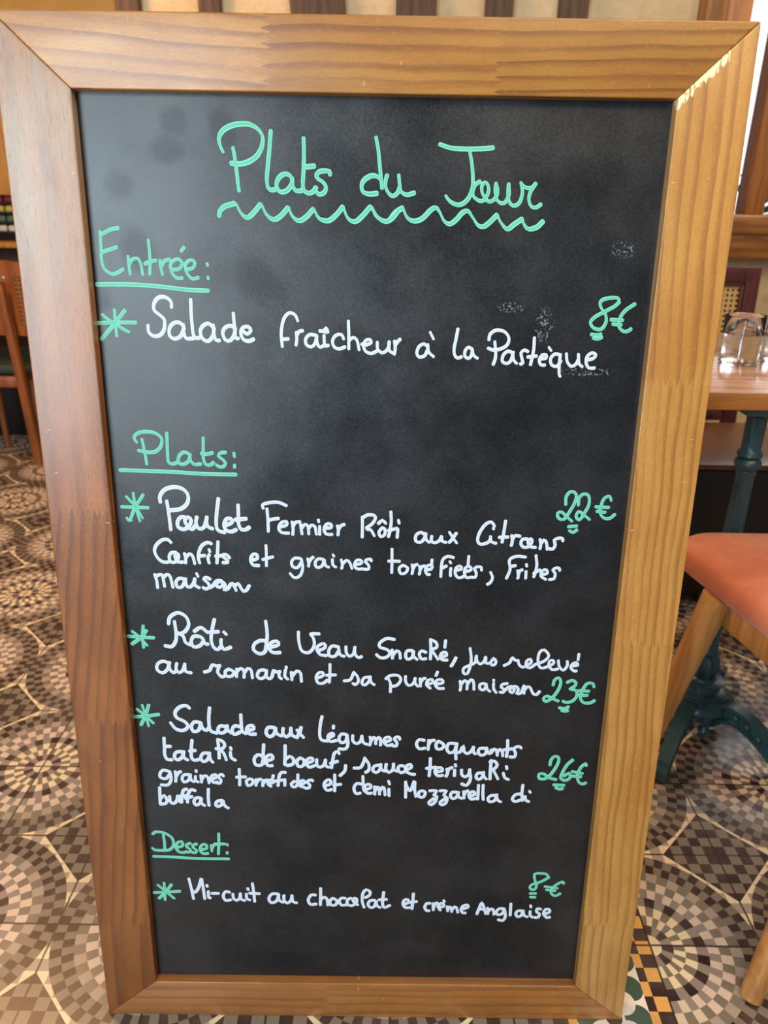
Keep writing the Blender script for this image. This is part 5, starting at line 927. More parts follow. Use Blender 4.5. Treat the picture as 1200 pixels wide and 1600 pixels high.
 ('dish_lettering','w','white line reading tataki de boeuf, sauce teriyaki',"""-2609,4493,41 -2610,4464,41 -2611,4434,41 -2612,4405,41 -2612,4377,41 -2613,4351,41 -2615,4311,41 -2618,4276,40 -2617,4244,40 -2608,4202,41 -2591,4173,43 -2562,4166,44 -2529,4167,47
-2614,4363,48 -2595,4363,48 -2575,4363,48 -2556,4364,48 -2536,4364,48
-2394,4290,48 -2421,4288,49 -2449,4286,48 -2470,4277,46 -2490,4246,45 -2495,4210,44 -2482,4179,44 -2457,4163,45 -2436,4171,47 -2412,4189,48 -2392,4212,47 -2379,4251,46 -2371,4295,45
-2377,4291,41 -2377,4258,40 -2377,4226,40 -2373,4200,41 -2351,4179,42 -2323,4165,43
-2254,4463,43 -2258,4431,43 -2263,4399,43 -2267,4367,43 -2271,4337,43 -2273,4309,42 -2276,4267,41 -2277,4231,40 -2274,4202,41 -2261,4174,43 -2241,4161,44 -2216,4164,47 -2189,4174,49
-2295,4297,49 -2276,4300,49 -2258,4303,49 -2240,4306,49 -2222,4310,49
-2056,4272,48 -2090,4275,48 -2121,4271,47 -2145,4241,45 -2156,4203,44 -2148,4167,44 -2128,4144,45 -2096,4153,45 -2065,4181,47 -2053,4208,46 -2046,4243,45 -2039,4277,44
-2043,4284,40 -2041,4248,39 -2038,4211,39 -2034,4181,39 -2019,4154,39 -2001,4134,39
-1926,4479,40 -1924,4451,40 -1922,4423,40 -1920,4395,40 -1918,4366,41 -1917,4338,41 -1916,4309,41 -1917,4281,42 -1918,4252,42 -1919,4224,42 -1920,4195,42
-1926,4475,45 -1894,4466,43 -1866,4452,42 -1845,4422,43 -1838,4386,44 -1860,4351,45 -1893,4326,47 -1923,4330,47 -1953,4342,46
-1893,4315,40 -1873,4294,39 -1854,4268,38 -1845,4239,38 -1836,4206,37 -1828,4172,38
-1771,4293,40 -1771,4248,40 -1764,4209,41 -1740,4187,41 -1710,4169,42
-1768,4364,38 -1766,4355,38 -1763,4346,38 -1761,4337,38 -1759,4328,38
-1347,4235,45 -1374,4246,46 -1400,4256,47 -1423,4257,47 -1453,4230,46 -1470,4190,44 -1470,4160,42 -1462,4128,42 -1449,4106,43 -1413,4095,45 -1376,4107,46 -1363,4132,47 -1355,4168,46 -1346,4204,45
-1340,4413,43 -1342,4379,43 -1345,4345,43 -1348,4311,42 -1350,4275,42 -1352,4245,42 -1353,4214,42 -1353,4183,42 -1354,4151,42 -1355,4120,42
-1313,4163,49 -1281,4175,49 -1249,4187,46 -1229,4201,45 -1230,4234,45 -1248,4260,45 -1276,4256,45 -1304,4235,46 -1321,4205,44 -1327,4168,43 -1315,4128,43 -1294,4096,43 -1267,4092,45 -1238,4097,47
-1065,4403,42 -1066,4373,42 -1067,4344,42 -1067,4314,42 -1068,4285,42 -1069,4256,42 -1070,4227,42 -1072,4198,43 -1073,4169,43 -1075,4141,43 -1076,4112,43
-1070,4191,49 -1040,4221,48 -1012,4240,45 -982,4226,44 -961,4197,44 -959,4160,44 -973,4125,46 -993,4113,48 -1019,4107,49 -1046,4100,49
-874,4218,49 -901,4199,47 -920,4174,44 -920,4146,43 -913,4113,43 -901,4090,44 -870,4087,45 -839,4103,45 -824,4142,45 -823,4183,44 -844,4203,43 -874,4218,42
-787,4140,46 -759,4152,46 -732,4164,44 -714,4177,43 -713,4202,43 -728,4220,43 -751,4220,42 -775,4207,43 -791,4183,42 -797,4152,41 -788,4111,41 -767,4080,41 -746,4081,43 -720,4093,45 -694,4105,46
-662,4202,39 -665,4157,39 -663,4118,40 -646,4093,41 -622,4082,42 -595,4094,44 -570,4119,44 -557,4155,44 -549,4197,43
-549,4180,39 -552,4141,39 -549,4108,40 -531,4093,40 -508,4084,41
-373,4285,37 -379,4307,39 -389,4321,41 -412,4317,42 -435,4296,43 -444,4268,43 -450,4232,42 -456,4193,42 -460,4164,41 -465,4134,41 -469,4103,41 -473,4073,41
-487,4140,46 -464,4149,46 -440,4157,46 -417,4166,46 -394,4175,46
-291,4119,41 -292,4089,41 -294,4060,43 -301,4032,44 -318,4006,45 -341,3982,46 -363,3958,46
-183,4077,45 -152,4077,45 -121,4077,45 -94,4090,45 -81,4109,45 -70,4135,44 -59,4165,44 -50,4195,43 -39,4223,43
-47,4235,36 -32,4211,36 -16,4187,36 -1,4164,36 9,4140,37 15,4108,39 15,4077,41 10,4051,43 -8,4029,45 -31,4014,46
148,4125,45 112,4122,45 82,4112,43 65,4080,42 62,4045,42 78,4022,42 104,4014,43 131,4029,44 155,4058,44 162,4098,43 164,4143,41
160,4138,38 165,4095,38 176,4058,39 199,4043,40 228,4035,42
236,4144,41 229,4106,40 227,4071,40 245,4036,41 269,4016,42 297,4029,43 321,4061,43 327,4087,43 328,4118,42 329,4150,41
330,4133,39 327,4094,40 331,4061,40 354,4046,41 383,4037,41
454,4118,45 426,4121,44 402,4117,43 390,4092,42 389,4062,41 402,4033,41 425,4014,42 454,4022,44 487,4039,46
486,4058,46 513,4070,46 540,4082,44 558,4096,43 560,4123,43 546,4144,43 521,4138,43 495,4119,42 484,4086,42 487,4051,41 508,4024,40 540,4003,41 572,3995,43 606,3992,44
802,4241,40 802,4210,40 802,4180,40 802,4149,40 802,4116,41 801,4088,41 799,4060,41 797,4030,41 796,4000,41 794,3971,41
755,4086,45 786,4091,45 817,4096,45 848,4101,45 879,4105,45
871,4033,46 906,4039,46 941,4044,43 963,4053,43 961,4079,43 941,4101,43 913,4101,42 886,4088,43 870,4063,42 867,4033,41 880,4001,41 904,3977,42 935,3977,43 970,3986,45
1018,4083,37 1028,4053,39 1033,4023,41 1026,3996,42 1014,3969,44
1029,4030,44 1036,4056,44 1045,4079,45 1064,4093,46 1086,4104,46
1122,4073,40 1122,4049,40 1122,4024,40 1122,4000,41 1122,3976,41
1125,4155,37 1127,4146,37 1129,4138,37 1131,4130,37 1133,4121,37
1211,4074,40 1211,4035,39 1215,4001,40 1233,3977,41 1258,3966,42 1285,3977,43 1308,4003,44 1314,4039,43 1315,4080,42
1316,4064,38 1321,4029,39 1328,3995,39 1333,3961,41 1332,3930,42 1322,3892,44 1304,3858,44 1285,3837,44 1254,3841,44 1221,3860,43
1477,4025,45 1447,4028,45 1421,4024,44 1407,3998,42 1403,3968,42 1416,3941,42 1437,3927,42 1463,3941,43 1487,3969,44 1494,4004,43 1497,4042,42
1493,4037,38 1499,4001,38 1507,3969,38 1523,3949,38 1540,3933,38
1587,4224,41 1586,4195,41 1585,4166,41 1585,4138,41 1585,4109,41 1584,4080,41 1584,4051,41 1585,4022,41 1585,3992,41 1586,3963,41 1586,3934,41
1572,4195,45 1601,4206,43 1629,4208,42 1655,4185,42 1669,4153,42 1658,4120,43 1635,4093,44 1611,4085,45 1584,4085,45
1615,4080,35 1632,4052,35 1650,4020,35 1663,3994,35 1677,3965,35 1690,3936,35
1753,4034,37 1764,3995,38 1778,3961,39 1802,3944,40 1828,3933,41
1788,4136,38 1790,4125,38 1793,4114,38 1795,4103,38 1797,4093,38"""),
 ('price_lettering','g','green price 26€ beside the beef salad',"""2350,4159,40 2352,4203,41 2359,4243,43 2381,4277,42 2407,4296,40 2434,4291,39 2454,4268,38 2458,4244,37 2456,4213,39 2447,4177,42 2439,4152,43 2427,4125,44 2414,4096,44 2400,4068,45 2386,4043,45 2368,4017,45 2349,3992,46 2329,3972,46 2309,3957,45 2279,3948,43 2248,3948,41 2226,3956,41 2214,3990,40 2221,4024,40 2248,4032,41 2283,4025,40 2304,4010,39 2325,3988,38 2350,3970,39 2380,3959,40 2413,3951,41 2446,3942,42
2638,4240,46 2616,4218,46 2593,4195,45 2572,4167,45 2558,4139,44 2543,4107,44 2530,4075,43 2521,4046,42 2510,4012,40 2504,3983,39 2507,3960,39 2535,3936,40 2572,3930,42 2595,3940,44 2617,3961,42 2630,3982,41 2624,4018,41 2604,4042,41 2577,4026,42 2545,3997,46
2822,4154,36 2818,4178,38 2808,4190,40 2792,4178,42 2770,4156,45 2752,4129,44 2737,4097,43 2726,4061,41 2720,4024,39 2721,3986,36 2729,3946,36 2740,3915,36 2766,3889,38 2795,3879,41 2816,3885,44 2836,3897,46
2641,4067,42 2676,4059,42 2711,4052,42 2746,4045,42 2781,4037,42
2655,3999,43 2683,3996,43 2710,3994,43 2737,3991,43 2765,3989,43
2421,3861,44 2455,3860,44 2489,3859,44 2523,3857,44 2557,3856,44
2450,3820,40 2475,3806,41 2500,3796,43 2521,3799,44 2541,3807,46"""),
 ('dish_lettering','w','white line reading graines torréfiées et demi Mozzarella di',"""-2572,3988,41 -2601,3998,42 -2629,4009,43 -2654,4011,43 -2682,3988,42 -2699,3954,41 -2704,3921,41 -2693,3894,41 -2660,3880,41 -2621,3882,43 -2603,3901,44 -2587,3928,44 -2570,3956,43
-2568,3988,36 -2565,3958,36 -2560,3928,37 -2558,3898,38 -2560,3871,40 -2570,3837,42 -2586,3806,43 -2607,3785,44 -2634,3778,44 -2665,3781,44 -2697,3784,43
-2500,3994,37 -2498,3960,37 -2496,3926,38 -2496,3897,38 -2499,3864,39 -2504,3835,40
-2490,3916,43 -2475,3945,44 -2460,3970,44 -2444,3982,44 -2427,3990,45
-2322,3943,44 -2358,3946,44 -2389,3942,43 -2409,3917,41 -2417,3886,40 -2412,3852,40 -2396,3830,41 -2364,3837,41 -2331,3862,43 -2320,3887,43 -2313,3918,42 -2305,3948,41
-2310,3943,36 -2307,3900,37 -2300,3863,38 -2282,3847,39 -2260,3839,40
-2240,3925,38 -2245,3892,38 -2244,3864,38 -2229,3846,38 -2208,3833,38
-2229,4015,36 -2228,4008,36 -2228,4001,37 -2227,3995,37 -2226,3988,37
-2171,3938,37 -2170,3911,37 -2169,3883,37 -2168,3856,37 -2167,3828,37
-2164,3872,44 -2142,3909,43 -2119,3934,41 -2097,3928,39 -2079,3903,38 -2073,3864,37 -2069,3818,36
-2039,3874,45 -2011,3887,45 -1983,3899,42 -1965,3912,42 -1963,3933,42 -1977,3948,41 -2001,3947,41 -2026,3935,42 -2040,3909,40 -2043,3879,40 -2031,3851,40 -2010,3831,40 -1985,3830,42 -1958,3836,44
-1877,3925,36 -1880,3939,37 -1886,3950,39 -1903,3953,41 -1921,3949,41 -1937,3933,41 -1944,3912,39 -1928,3891,38 -1911,3869,39 -1915,3841,40 -1928,3820,41 -1945,3819,43 -1965,3824,43
-1668,4042,38 -1668,4009,38 -1668,3975,38 -1667,3941,38 -1668,3909,38 -1668,3879,39 -1670,3849,39 -1671,3821,39 -1672,3792,39
-1709,3916,44 -1679,3917,44 -1650,3919,44 -1620,3921,44 -1590,3922,44
-1535,3894,44 -1563,3880,42 -1582,3862,41 -1579,3821,41 -1564,3788,41 -1537,3793,41 -1511,3814,41 -1497,3845,41 -1494,3875,40 -1511,3887,40 -1535,3894,40
-1452,3888,39 -1454,3864,39 -1456,3839,39 -1458,3815,39 -1460,3790,39
-1452,3834,44 -1435,3862,44 -1419,3884,44 -1406,3889,44 -1394,3889,44
-1363,3877,40 -1365,3855,40 -1368,3832,40 -1370,3809,40 -1372,3786,40
-1365,3823,44 -1348,3851,44 -1332,3873,44 -1319,3878,44 -1307,3878,44
-1302,3824,45 -1260,3832,43 -1229,3843,42 -1226,3864,42 -1238,3881,42 -1262,3883,41 -1286,3873,41 -1300,3847,41 -1302,3817,40 -1286,3798,39 -1262,3781,38
-1230,3952,41 -1232,3943,41 -1233,3934,41 -1235,3925,41 -1237,3916,41
-1069,3998,43 -1096,4001,44 -1121,3998,43 -1139,3978,43 -1153,3941,42 -1158,3918,41 -1162,3889,40 -1165,3858,40 -1168,3825,40 -1172,3794,40
-1207,3862,44 -1184,3867,44 -1160,3872,44 -1137,3876,44 -1113,3881,44
-1082,3894,39 -1082,3869,39 -1083,3845,39 -1083,3820,39 -1084,3796,39
-953,3866,44 -981,3844,42 -1000,3822,42 -991,3792,42 -970,3773,41 -944,3779,41 -921,3811,42 -916,3835,41 -914,3865,40 -912,3900,39 -911,3936,39 -910,3969,39
-896,3806,45 -868,3819,45 -840,3831,42 -822,3844,42 -825,3866,42 -843,3880,42 -868,3873,41 -891,3855,41 -898,3827,41 -892,3799,40 -867,3785,40 -834,3775,41
-718,3870,36 -721,3880,38 -728,3887,40 -748,3887,42 -770,3881,42 -785,3867,41 -791,3849,39 -774,3832,38 -756,3813,39 -759,3786,41 -771,3764,42 -792,3760,44 -817,3763,44
-562,3799,45 -532,3811,45 -502,3822,43 -483,3837,42 -483,3871,42 -499,3898,42 -525,3893,41 -551,3872,42 -568,3841,41 -573,3804,39 -564,3776,38 -549,3748,39 -531,3730,40 -504,3734,43 -475,3749,45
-432,3976,39 -432,3946,39 -432,3916,39 -432,3886,39 -432,3855,39 -433,3822,39 -433,3788,39 -433,3754,39 -433,3720,39
-447,3813,44 -424,3816,44 -400,3820,44 -377,3823,44 -353,3826,44
-68,3831,42 -95,3837,43 -122,3844,43 -145,3842,43 -170,3813,42 -182,3773,40 -179,3742,39 -168,3709,39 -155,3687,40 -128,3686,42 -98,3698,44
-66,3958,38 -65,3927,38 -64,3895,38 -63,3865,38 -61,3836,38 -59,3799,37 -56,3765,37 -50,3738,38 -31,3718,38 -8,3706,39
-40,3745,45 -10,3758,45 20,3770,43 39,3783,42 39,3811,42 22,3832,42 -4,3832,41 -30,3819,42 -42,3794,40 -44,3762,39 -30,3724,39 -8,3694,40 19,3692,42 49,3700,44
89,3801,39 90,3771,39 90,3740,39 90,3709,39 91,3678,39
96,3735,44 112,3772,42 127,3797,41 139,3790,40 148,3765,39 152,3726,37 154,3679,38
159,3736,44 177,3773,42 194,3798,41 206,3792,39 215,3766,38 220,3739,37 223,3703,37 227,3668,38
274,3767,38 275,3740,38 277,3712,38 278,3684,38 280,3656,38
267,3890,35 271,3876,35 275,3863,35 279,3850,35 283,3836,35
491,3881,39 491,3847,39 492,3812,39 493,3778,39 494,3746,39 495,3707,39 495,3671,39 496,3635,39
491,3869,35 502,3835,34 514,3799,35 525,3768,37 535,3747,39 552,3738,40 567,3759,42 577,3793,43 587,3837,43 595,3870,41 604,3892,41 609,3883,40 611,3859,40 611,3822,38 611,3782,38 613,3748,38 618,3712,37 625,3681,37 632,3649,36
718,3744,45 689,3738,43 668,3724,42 664,3686,42 674,3650,42 703,3641,41 733,3651,41 748,3684,41 752,3720,41 738,3735,40 718,3744,40
808,3746,44 844,3749,43 880,3752,43 902,3747,42 885,3714,41 862,3678,40 882,3670,40 905,3661,40 901,3622,41 887,3579,42 862,3546,43 836,3528,42 812,3539,43 803,3565,43 816,3584,43 840,3606,44 864,3628,45
943,3748,44 976,3751,43 1008,3754,43 1027,3749,41 1013,3717,40 994,3680,39 1017,3660,39 1042,3638,40 1039,3596,41 1024,3556,42 999,3536,42 973,3530,42 954,3543,42 950,3567,42 964,3585,43 988,3605,45 1011,3625,45
1168,3727,44 1132,3730,44 1101,3726,43 1086,3700,41 1083,3669,41 1095,3642,41 1116,3627,41 1143,3635,42 1167,3657,43 1178,3692,43 1185,3732,42
1179,3732,38 1181,3692,38 1188,3658,39 1210,3643,39 1237,3634,40
1253,3745,38 1256,3718,38 1258,3690,38 1260,3662,38 1263,3634,38
1261,3679,43 1269,3708,44 1279,3733,44 1294,3746,45 1310,3753,45
1335,3667,45 1374,3682,43 1402,3698,42 1400,3723,42 1383,3742,42 1360,3739,42 1338,3724,42 1326,3700,41 1324,3672,40 1336,3644,40 1358,3623,41 1384,3626,42 1414,3636,44
1441,3846,39 1442,3812,39 1442,3776,39 1443,3742,39 1444,3711,40 1443,3665,40 1442,3624,40
1503,3847,39 1504,3813,39 1505,3777,39 1505,3743,39 1506,3712,39 1509,3678,39 1512,3648,38 1516,3618,38
1684,3685,44 1649,3687,44 1617,3684,44 1592,3665,42 1578,3639,41 1583,3607,41 1602,3585,41 1624,3586,42 1652,3598,44 1673,3616,44 1683,3640,43 1686,3671,42 1689,3702,41
1683,3697,36 1693,3654,37 1705,3616,38 1725,3598,38 1749,3587,39
2007,3715,44 1980,3712,45 1953,3710,45 1931,3701,43 1907,3668,42 1897,3631,42 1912,3607,42 1938,3595,42 1967,3604,44 1999,3620,45
2021,3855,40 2019,3821,40 2018,3786,40 2017,3752,39 2017,3720,39 2021,3681,39 2026,3645,38 2031,3609,38
2062,3683,38 2065,3650,38 2072,3622,38 2092,3607,39 2116,3597,40
2111,3763,34 2115,3756,34 2119,3750,34 2123,3743,34 2127,3736,34"""),
 ('dish_lettering','w','white word buffala below graines',"""-2718,3746,41 -2720,3716,41 -2721,3685,41 -2723,3654,41 -2724,3625,41 -2725,3598,41 -2726,3562,41 -2727,3530,41 -2728,3499,41
-2723,3569,48 -2696,3601,46 -2671,3619,44 -2648,3591,43 -2634,3550,43 -2640,3519,44 -2659,3495,46 -2690,3488,48 -2727,3486,48
-2598,3613,39 -2598,3566,40 -2594,3526,41 -2576,3503,43 -2553,3496,44 -2530,3511,46 -2509,3540,46 -2497,3577,45 -2489,3619,44
-2490,3607,37 -2484,3571,38 -2477,3540,39 -2466,3525,39 -2453,3515,40
-2365,3722,48 -2387,3720,47 -2408,3709,46 -2422,3675,45 -2434,3627,44 -2439,3592,43 -2443,3554,42 -2447,3516,42
-2473,3610,48 -2441,3613,48 -2409,3617,48 -2378,3620,48 -2346,3624,48
-2258,3699,45 -2284,3714,46 -2309,3716,46 -2326,3698,46 -2343,3669,46 -2356,3636,45 -2361,3609,43 -2365,3579,43 -2367,3548,42 -2369,3517,42
-2391,3579,49 -2369,3586,49 -2348,3594,49 -2326,3602,49 -2305,3610,49
-2197,3589,47 -2227,3592,47 -2254,3588,46 -2274,3563,44 -2284,3530,44 -2278,3498,44 -2260,3476,44 -2233,3483,44 -2206,3507,46 -2193,3542,46 -2185,3582,45
-2189,3589,39 -2189,3545,39 -2185,3507,40 -2167,3486,40 -2145,3470,41
-2084,3731,41 -2086,3701,41 -2088,3670,41 -2090,3640,41 -2092,3610,41 -2092,3583,41 -2092,3543,40 -2090,3507,40 -2088,3471,40
-1915,3556,48 -1946,3551,48 -1973,3543,47 -1992,3522,45 -2000,3497,44 -1994,3474,44 -1977,3460,45 -1950,3467,46 -1923,3486,47 -1909,3515,47 -1899,3549,46
-1903,3556,37 -1894,3512,38 -1881,3474,39 -1860,3453,40 -1835,3437,42"""),
 ('heading_lettering','g','green heading reading Dessert',"""-2863,3011,43 -2845,3033,43 -2818,3048,43 -2793,3048,42 -2763,3044,41 -2731,3037,40 -2702,3027,39 -2676,3012,38 -2650,2994,36 -2628,2974,34 -2611,2951,34 -2598,2915,34 -2594,2876,36 -2597,2840,38 -2610,2809,41 -2630,2782,43 -2656,2761,44 -2680,2753,44 -2708,2748,43 -2737,2747,43 -2765,2747,42 -2800,2748,42 -2834,2752,40 -2861,2758,38 -2878,2772,36 -2886,2789,34
-2725,3001,34 -2722,2964,34 -2718,2928,34 -2716,2890,35 -2716,2860,35 -2717,2829,36 -2719,2797,36 -2721,2766,36
-2557,2797,44 -2527,2806,44 -2496,2816,41 -2476,2829,40 -2473,2865,40 -2487,2894,40 -2513,2893,40 -2542,2875,40 -2563,2842,39 -2572,2802,37 -2565,2774,36 -2549,2745,36 -2530,2724,37 -2494,2716,40 -2455,2717,42
-2371,2869,44 -2402,2857,42 -2426,2843,40 -2428,2824,38 -2417,2804,35 -2395,2785,35 -2377,2766,38 -2384,2740,39 -2401,2721,40 -2421,2724,41 -2443,2733,41
-2286,2858,44 -2317,2850,41 -2340,2839,39 -2342,2817,38 -2332,2792,35 -2310,2773,35 -2292,2754,37 -2298,2731,39 -2315,2714,40 -2337,2717,42 -2362,2727,41
-2248,2762,44 -2214,2770,43 -2179,2778,41 -2156,2790,40 -2153,2825,40 -2168,2854,40 -2194,2856,40 -2222,2841,40 -2241,2807,39 -2248,2768,38 -2234,2730,38 -2208,2703,38 -2177,2702,40 -2143,2709,43
-2093,2848,35 -2092,2822,35 -2090,2796,35 -2089,2770,35 -2088,2744,35
-2085,2791,42 -2074,2820,42 -2061,2843,43 -2044,2851,43 -2024,2854,43
-1983,3035,36 -1984,3003,36 -1985,2972,36 -1986,2940,36 -1987,2908,36 -1989,2875,37 -1991,2841,37 -1994,2806,37 -1998,2770,37 -2001,2734,37 -2004,2698,37
-2045,2861,43 -2011,2862,43 -1978,2863,43 -1944,2863,43 -1910,2864,43
-1878,2864,34 -1877,2858,34 -1876,2851,34 -1876,2845,34 -1875,2838,34
-1884,2734,37 -1884,2728,37 -1885,2721,37 -1885,2714,37 -1885,2708,37"""),
 ('heading_underline','g','green line under the heading Dessert',"""-2880,2648,42 -2854,2648,42 -2829,2647,42 -2804,2647,42 -2779,2646,42 -2755,2646,42 -2729,2645,42 -2704,2645,42 -2677,2644,42 -2650,2643,42 -2621,2642,42 -2597,2641,42 -2573,2639,42 -2548,2638,42 -2523,2636,42 -2497,2634,42 -2471,2632,42 -2444,2630,42 -2417,2628,42 -2389,2627,42 -2360,2625,42 -2330,2624,42 -2299,2623,42 -2275,2622,42 -2250,2622,42 -2225,2622,42 -2199,2622,42 -2172,2621,42 -2145,2621,42 -2118,2621,42 -2090,2621,42 -2062,2621,42 -2034,2621,42 -2006,2622,42 -1978,2622,42 -1950,2622,42 -1922,2622,42 -1895,2622,42 -1868,2622,42"""),
 ('star_mark','g','green star before the chocolate dessert',"""-2920,2046,44 -2892,2047,44 -2864,2049,44 -2835,2051,44 -2807,2052,44 -2778,2054,44 -2749,2056,44 -2723,2058,44 -2696,2061,44 -2669,2063,44 -2642,2065,44 -2615,2068,44 -2588,2070,44 -2561,2073,44
-2860,2176,35 -2840,2155,35 -2820,2134,35 -2800,2113,35 -2780,2092,35 -2759,2070,35 -2737,2046,35 -2714,2023,35 -2692,1998,35 -2669,1974,35 -2646,1949,35
-2770,2218,35 -2770,2181,35 -2769,2144,35 -2769,2107,35 -2770,2069,36 -2771,2032,36 -2772,1995,36 -2774,1957,36 -2776,1920,36
-2670,2184,44 -2692,2152,44 -2714,2119,44 -2737,2087,44 -2759,2056,44 -2783,2027,44 -2807,2000,45 -2831,1973,45 -2855,1946,45"""),
 ('dish_lettering','w','white line reading Mi-cuit au chocolat et crème Anglaise',"""-2427,2290,37 -2423,2258,37 -2418,2227,37 -2413,2195,38 -2409,2163,38 -2404,2129,38 -2400,2094,38 -2395,2057,38 -2391,2020,38 -2387,1982,38 -2382,1945,38
-2405,2124,37 -2386,2076,39 -2365,2049,41 -2346,2062,43 -2325,2092,45 -2306,2131,45 -2295,2157,44 -2286,2188,43 -2276,2221,43 -2267,2255,43 -2258,2287,43
-2253,2287,38 -2250,2249,38 -2247,2211,38 -2243,2173,38 -2240,2132,39 -2238,2097,39 -2235,2060,39 -2233,2023,39 -2231,1985,39 -2228,1947,39
-2173,2079,40 -2173,2038,39 -2174,1998,40 -2172,1970,41 -2162,1963,43 -2150,1970,44
-2189,2186,37 -2187,2178,37 -2185,2170,37 -2184,2162,37 -2182,2154,37
-2126,2044,45 -2103,2044,45 -2080,2045,45 -2057,2045,45 -2034,2046,45
-1882,2064,44 -1910,2076,44 -1936,2077,44 -1960,2044,42 -1973,2000,42 -1965,1957,42 -1943,1924,42 -1910,1926,43 -1872,1939,46
-1839,2043,38 -1838,1999,39 -1832,1962,40 -1813,1936,41 -1789,1927,43 -1764,1945,44 -1743,1977,44 -1737,2012,43 -1736,2050,41
-1736,2031,38 -1734,1987,39 -1727,1950,40 -1705,1935,41 -1679,1928,42
-1652,2046,39 -1654,2002,40 -1651,1964,40 -1632,1948,41 -1608,1938,41
-1631,2141,37 -1629,2133,37 -1627,2125,37 -1626,2117,37 -1624,2109,37
-1565,2223,38 -1562,2190,38 -1558,2158,39 -1555,2125,39 -1552,2088,39 -1550,2056,39 -1548,2021,39 -1547,1984,39 -1545,1948,39 -1543,1911,39
-1608,2055,45 -1574,2053,45 -1540,2052,45 -1506,2050,45 -1472,2049,45
-1220,2047,45 -1248,2050,45 -1277,2052,46 -1301,2046,45 -1331,2012,43 -1347,1969,42 -1340,1925,42 -1317,1896,42 -1292,1896,43 -1263,1909,45 -1238,1930,45 -1225,1961,44 -1217,2000,44 -1209,2039,43
-1213,2047,39 -1212,2011,39 -1211,1974,39 -1205,1944,39 -1183,1920,40 -1155,1904,41
-1137,2027,40 -1141,1984,40 -1139,1945,41 -1121,1909,42 -1096,1891,43 -1066,1910,44 -1040,1946,44 -1031,1985,43 -1027,2026,42
-1027,2015,39 -1026,1962,40 -1018,1919,41 -994,1905,42 -964,1901,43
-704,2037,45 -736,2042,45 -766,2036,45 -791,1999,43 -806,1953,42 -799,1909,42 -777,1877,42 -754,1873,43 -725,1879,45 -697,1884,46
-633,2155,40 -633,2122,40 -633,2089,40 -633,2056,41 -634,2021,41 -635,1984,41 -636,1946,41 -638,1907,41 -639,1868,41
-635,1962,47 -607,1989,45 -581,2006,43 -561,1996,41 -546,1968,40 -541,1938,38 -538,1902,39 -535,1865,39
-464,1986,46 -488,1969,45 -506,1946,43 -507,1906,43 -494,1870,43 -464,1862,43 -432,1871,43 -412,1901,43 -406,1937,42 -429,1963,41 -464,1986,40
-296,1989,45 -326,1992,45 -353,1988,44 -372,1961,43 -379,1927,42 -368,1893,42 -344,1868,43 -311,1870,44 -273,1880,46
-217,1990,46 -244,1979,45 -265,1961,43 -272,1922,43 -265,1884,43 -238,1866,43 -203,1864,44 -168,1886,45 -141,1919,43 -135,1953,43 -141,1980,43 -159,1993,42 -177,1991,41 -187,1970,42 -185,1940,41 -170,1920,39 -147,1898,39 -123,1876,40
-35,1833,37 -45,1869,37 -56,1904,38 -62,1942,39 -63,1975,40 -62,2011,41 -59,2045,43 -54,2073,44 -35,2117,44 -11,2139,42 21,2128,42 46,2101,42 47,2071,42 34,2042,44 10,2022,46 -18,2004,47
109,1962,46 74,1960,46 44,1951,45 24,1922,43 18,1889,42 31,1856,42 54,1834,43 81,1837,44 106,1857,45 121,1897,45 132,1945,44
128,1952,38 133,1907,39 142,1869,39 162,1849,40 186,1837,41
232,2104,42 229,2069,42 225,2033,42 222,1999,41 220,1969,41 218,1919,40 221,1881,41 230,1851,42 248,1837,43 280,1853,45 318,1878,47
167,1968,46 193,1970,46 220,1973,46 246,1975,46 272,1978,46
503,1892,47 543,1908,45 573,1926,44 575,1956,44 563,1980,44 542,1982,43 519,1969,44 505,1941,42 499,1907,42 510,1871,41 531,1842,42 558,1838,43 588,1843,45
640,2084,41 638,2051,41 637,2019,41 636,1986,41 634,1953,42 632,1920,42 630,1887,42 628,1854,42 625,1821,42
591,1930,46 615,1935,46 639,1939,46 663,1943,46 687,1947,46
873,1919,45 850,1923,45 829,1919,45 811,1892,43 801,1857,42 808,1824,42 824,1798,42 843,1792,42 863,1792,44
917,1925,41 918,1894,41 919,1864,41 920,1834,41 921,1804,41
925,1854,45 934,1884,45 944,1910,46 957,1923,46 970,1932,47
991,1844,47 1031,1857,45 1061,1872,44 1062,1899,44 1050,1922,44 1029,1923,44 1006,1911,44 991,1888,43 985,1860,41 998,1831,39 1019,1801,37
1057,1975,35 1060,1968,35 1063,1962,35 1067,1955,35 1070,1949,35
1109,1872,38 1112,1851,38 1116,1830,38 1119,1809,38 1122,1788,38
1121,1819,44 1135,1848,43 1148,1867,41 1159,1859,40 1168,1837,38 1175,1809,37 1180,1777,37
1184,1820,45 1199,1849,43 1215,1869,41 1231,1861,40 1245,1838,38 1254,1805,37 1261,1767,36
1303,1822,45 1338,1834,45 1374,1847,43 1397,1859,43 1401,1884,43 1385,1902,43 1358,1899,42 1329,1882,43 1311,1851,42 1303,1815,41 1315,1785,40 1334,1763,41 1351,1760,42 1367,1763,44
1527,1747,43 1538,1788,43 1549,1830,43 1560,1867,43 1572,1918,41 1584,1945,40 1600,1919,39 1617,1868,37 1628,1831,36 1638,1790,36 1648,1749,36
1552,1826,44 1571,1828,44 1590,1829,44 1609,1830,44 1629,1832,44
1669,1856,38 1672,1830,38 1675,1803,38 1678,1776,39 1681,1749,39
1679,1792,45 1702,1821,44 1724,1841,42 1741,1833,40 1754,1810,39 1761,1777,38 1764,1738,38
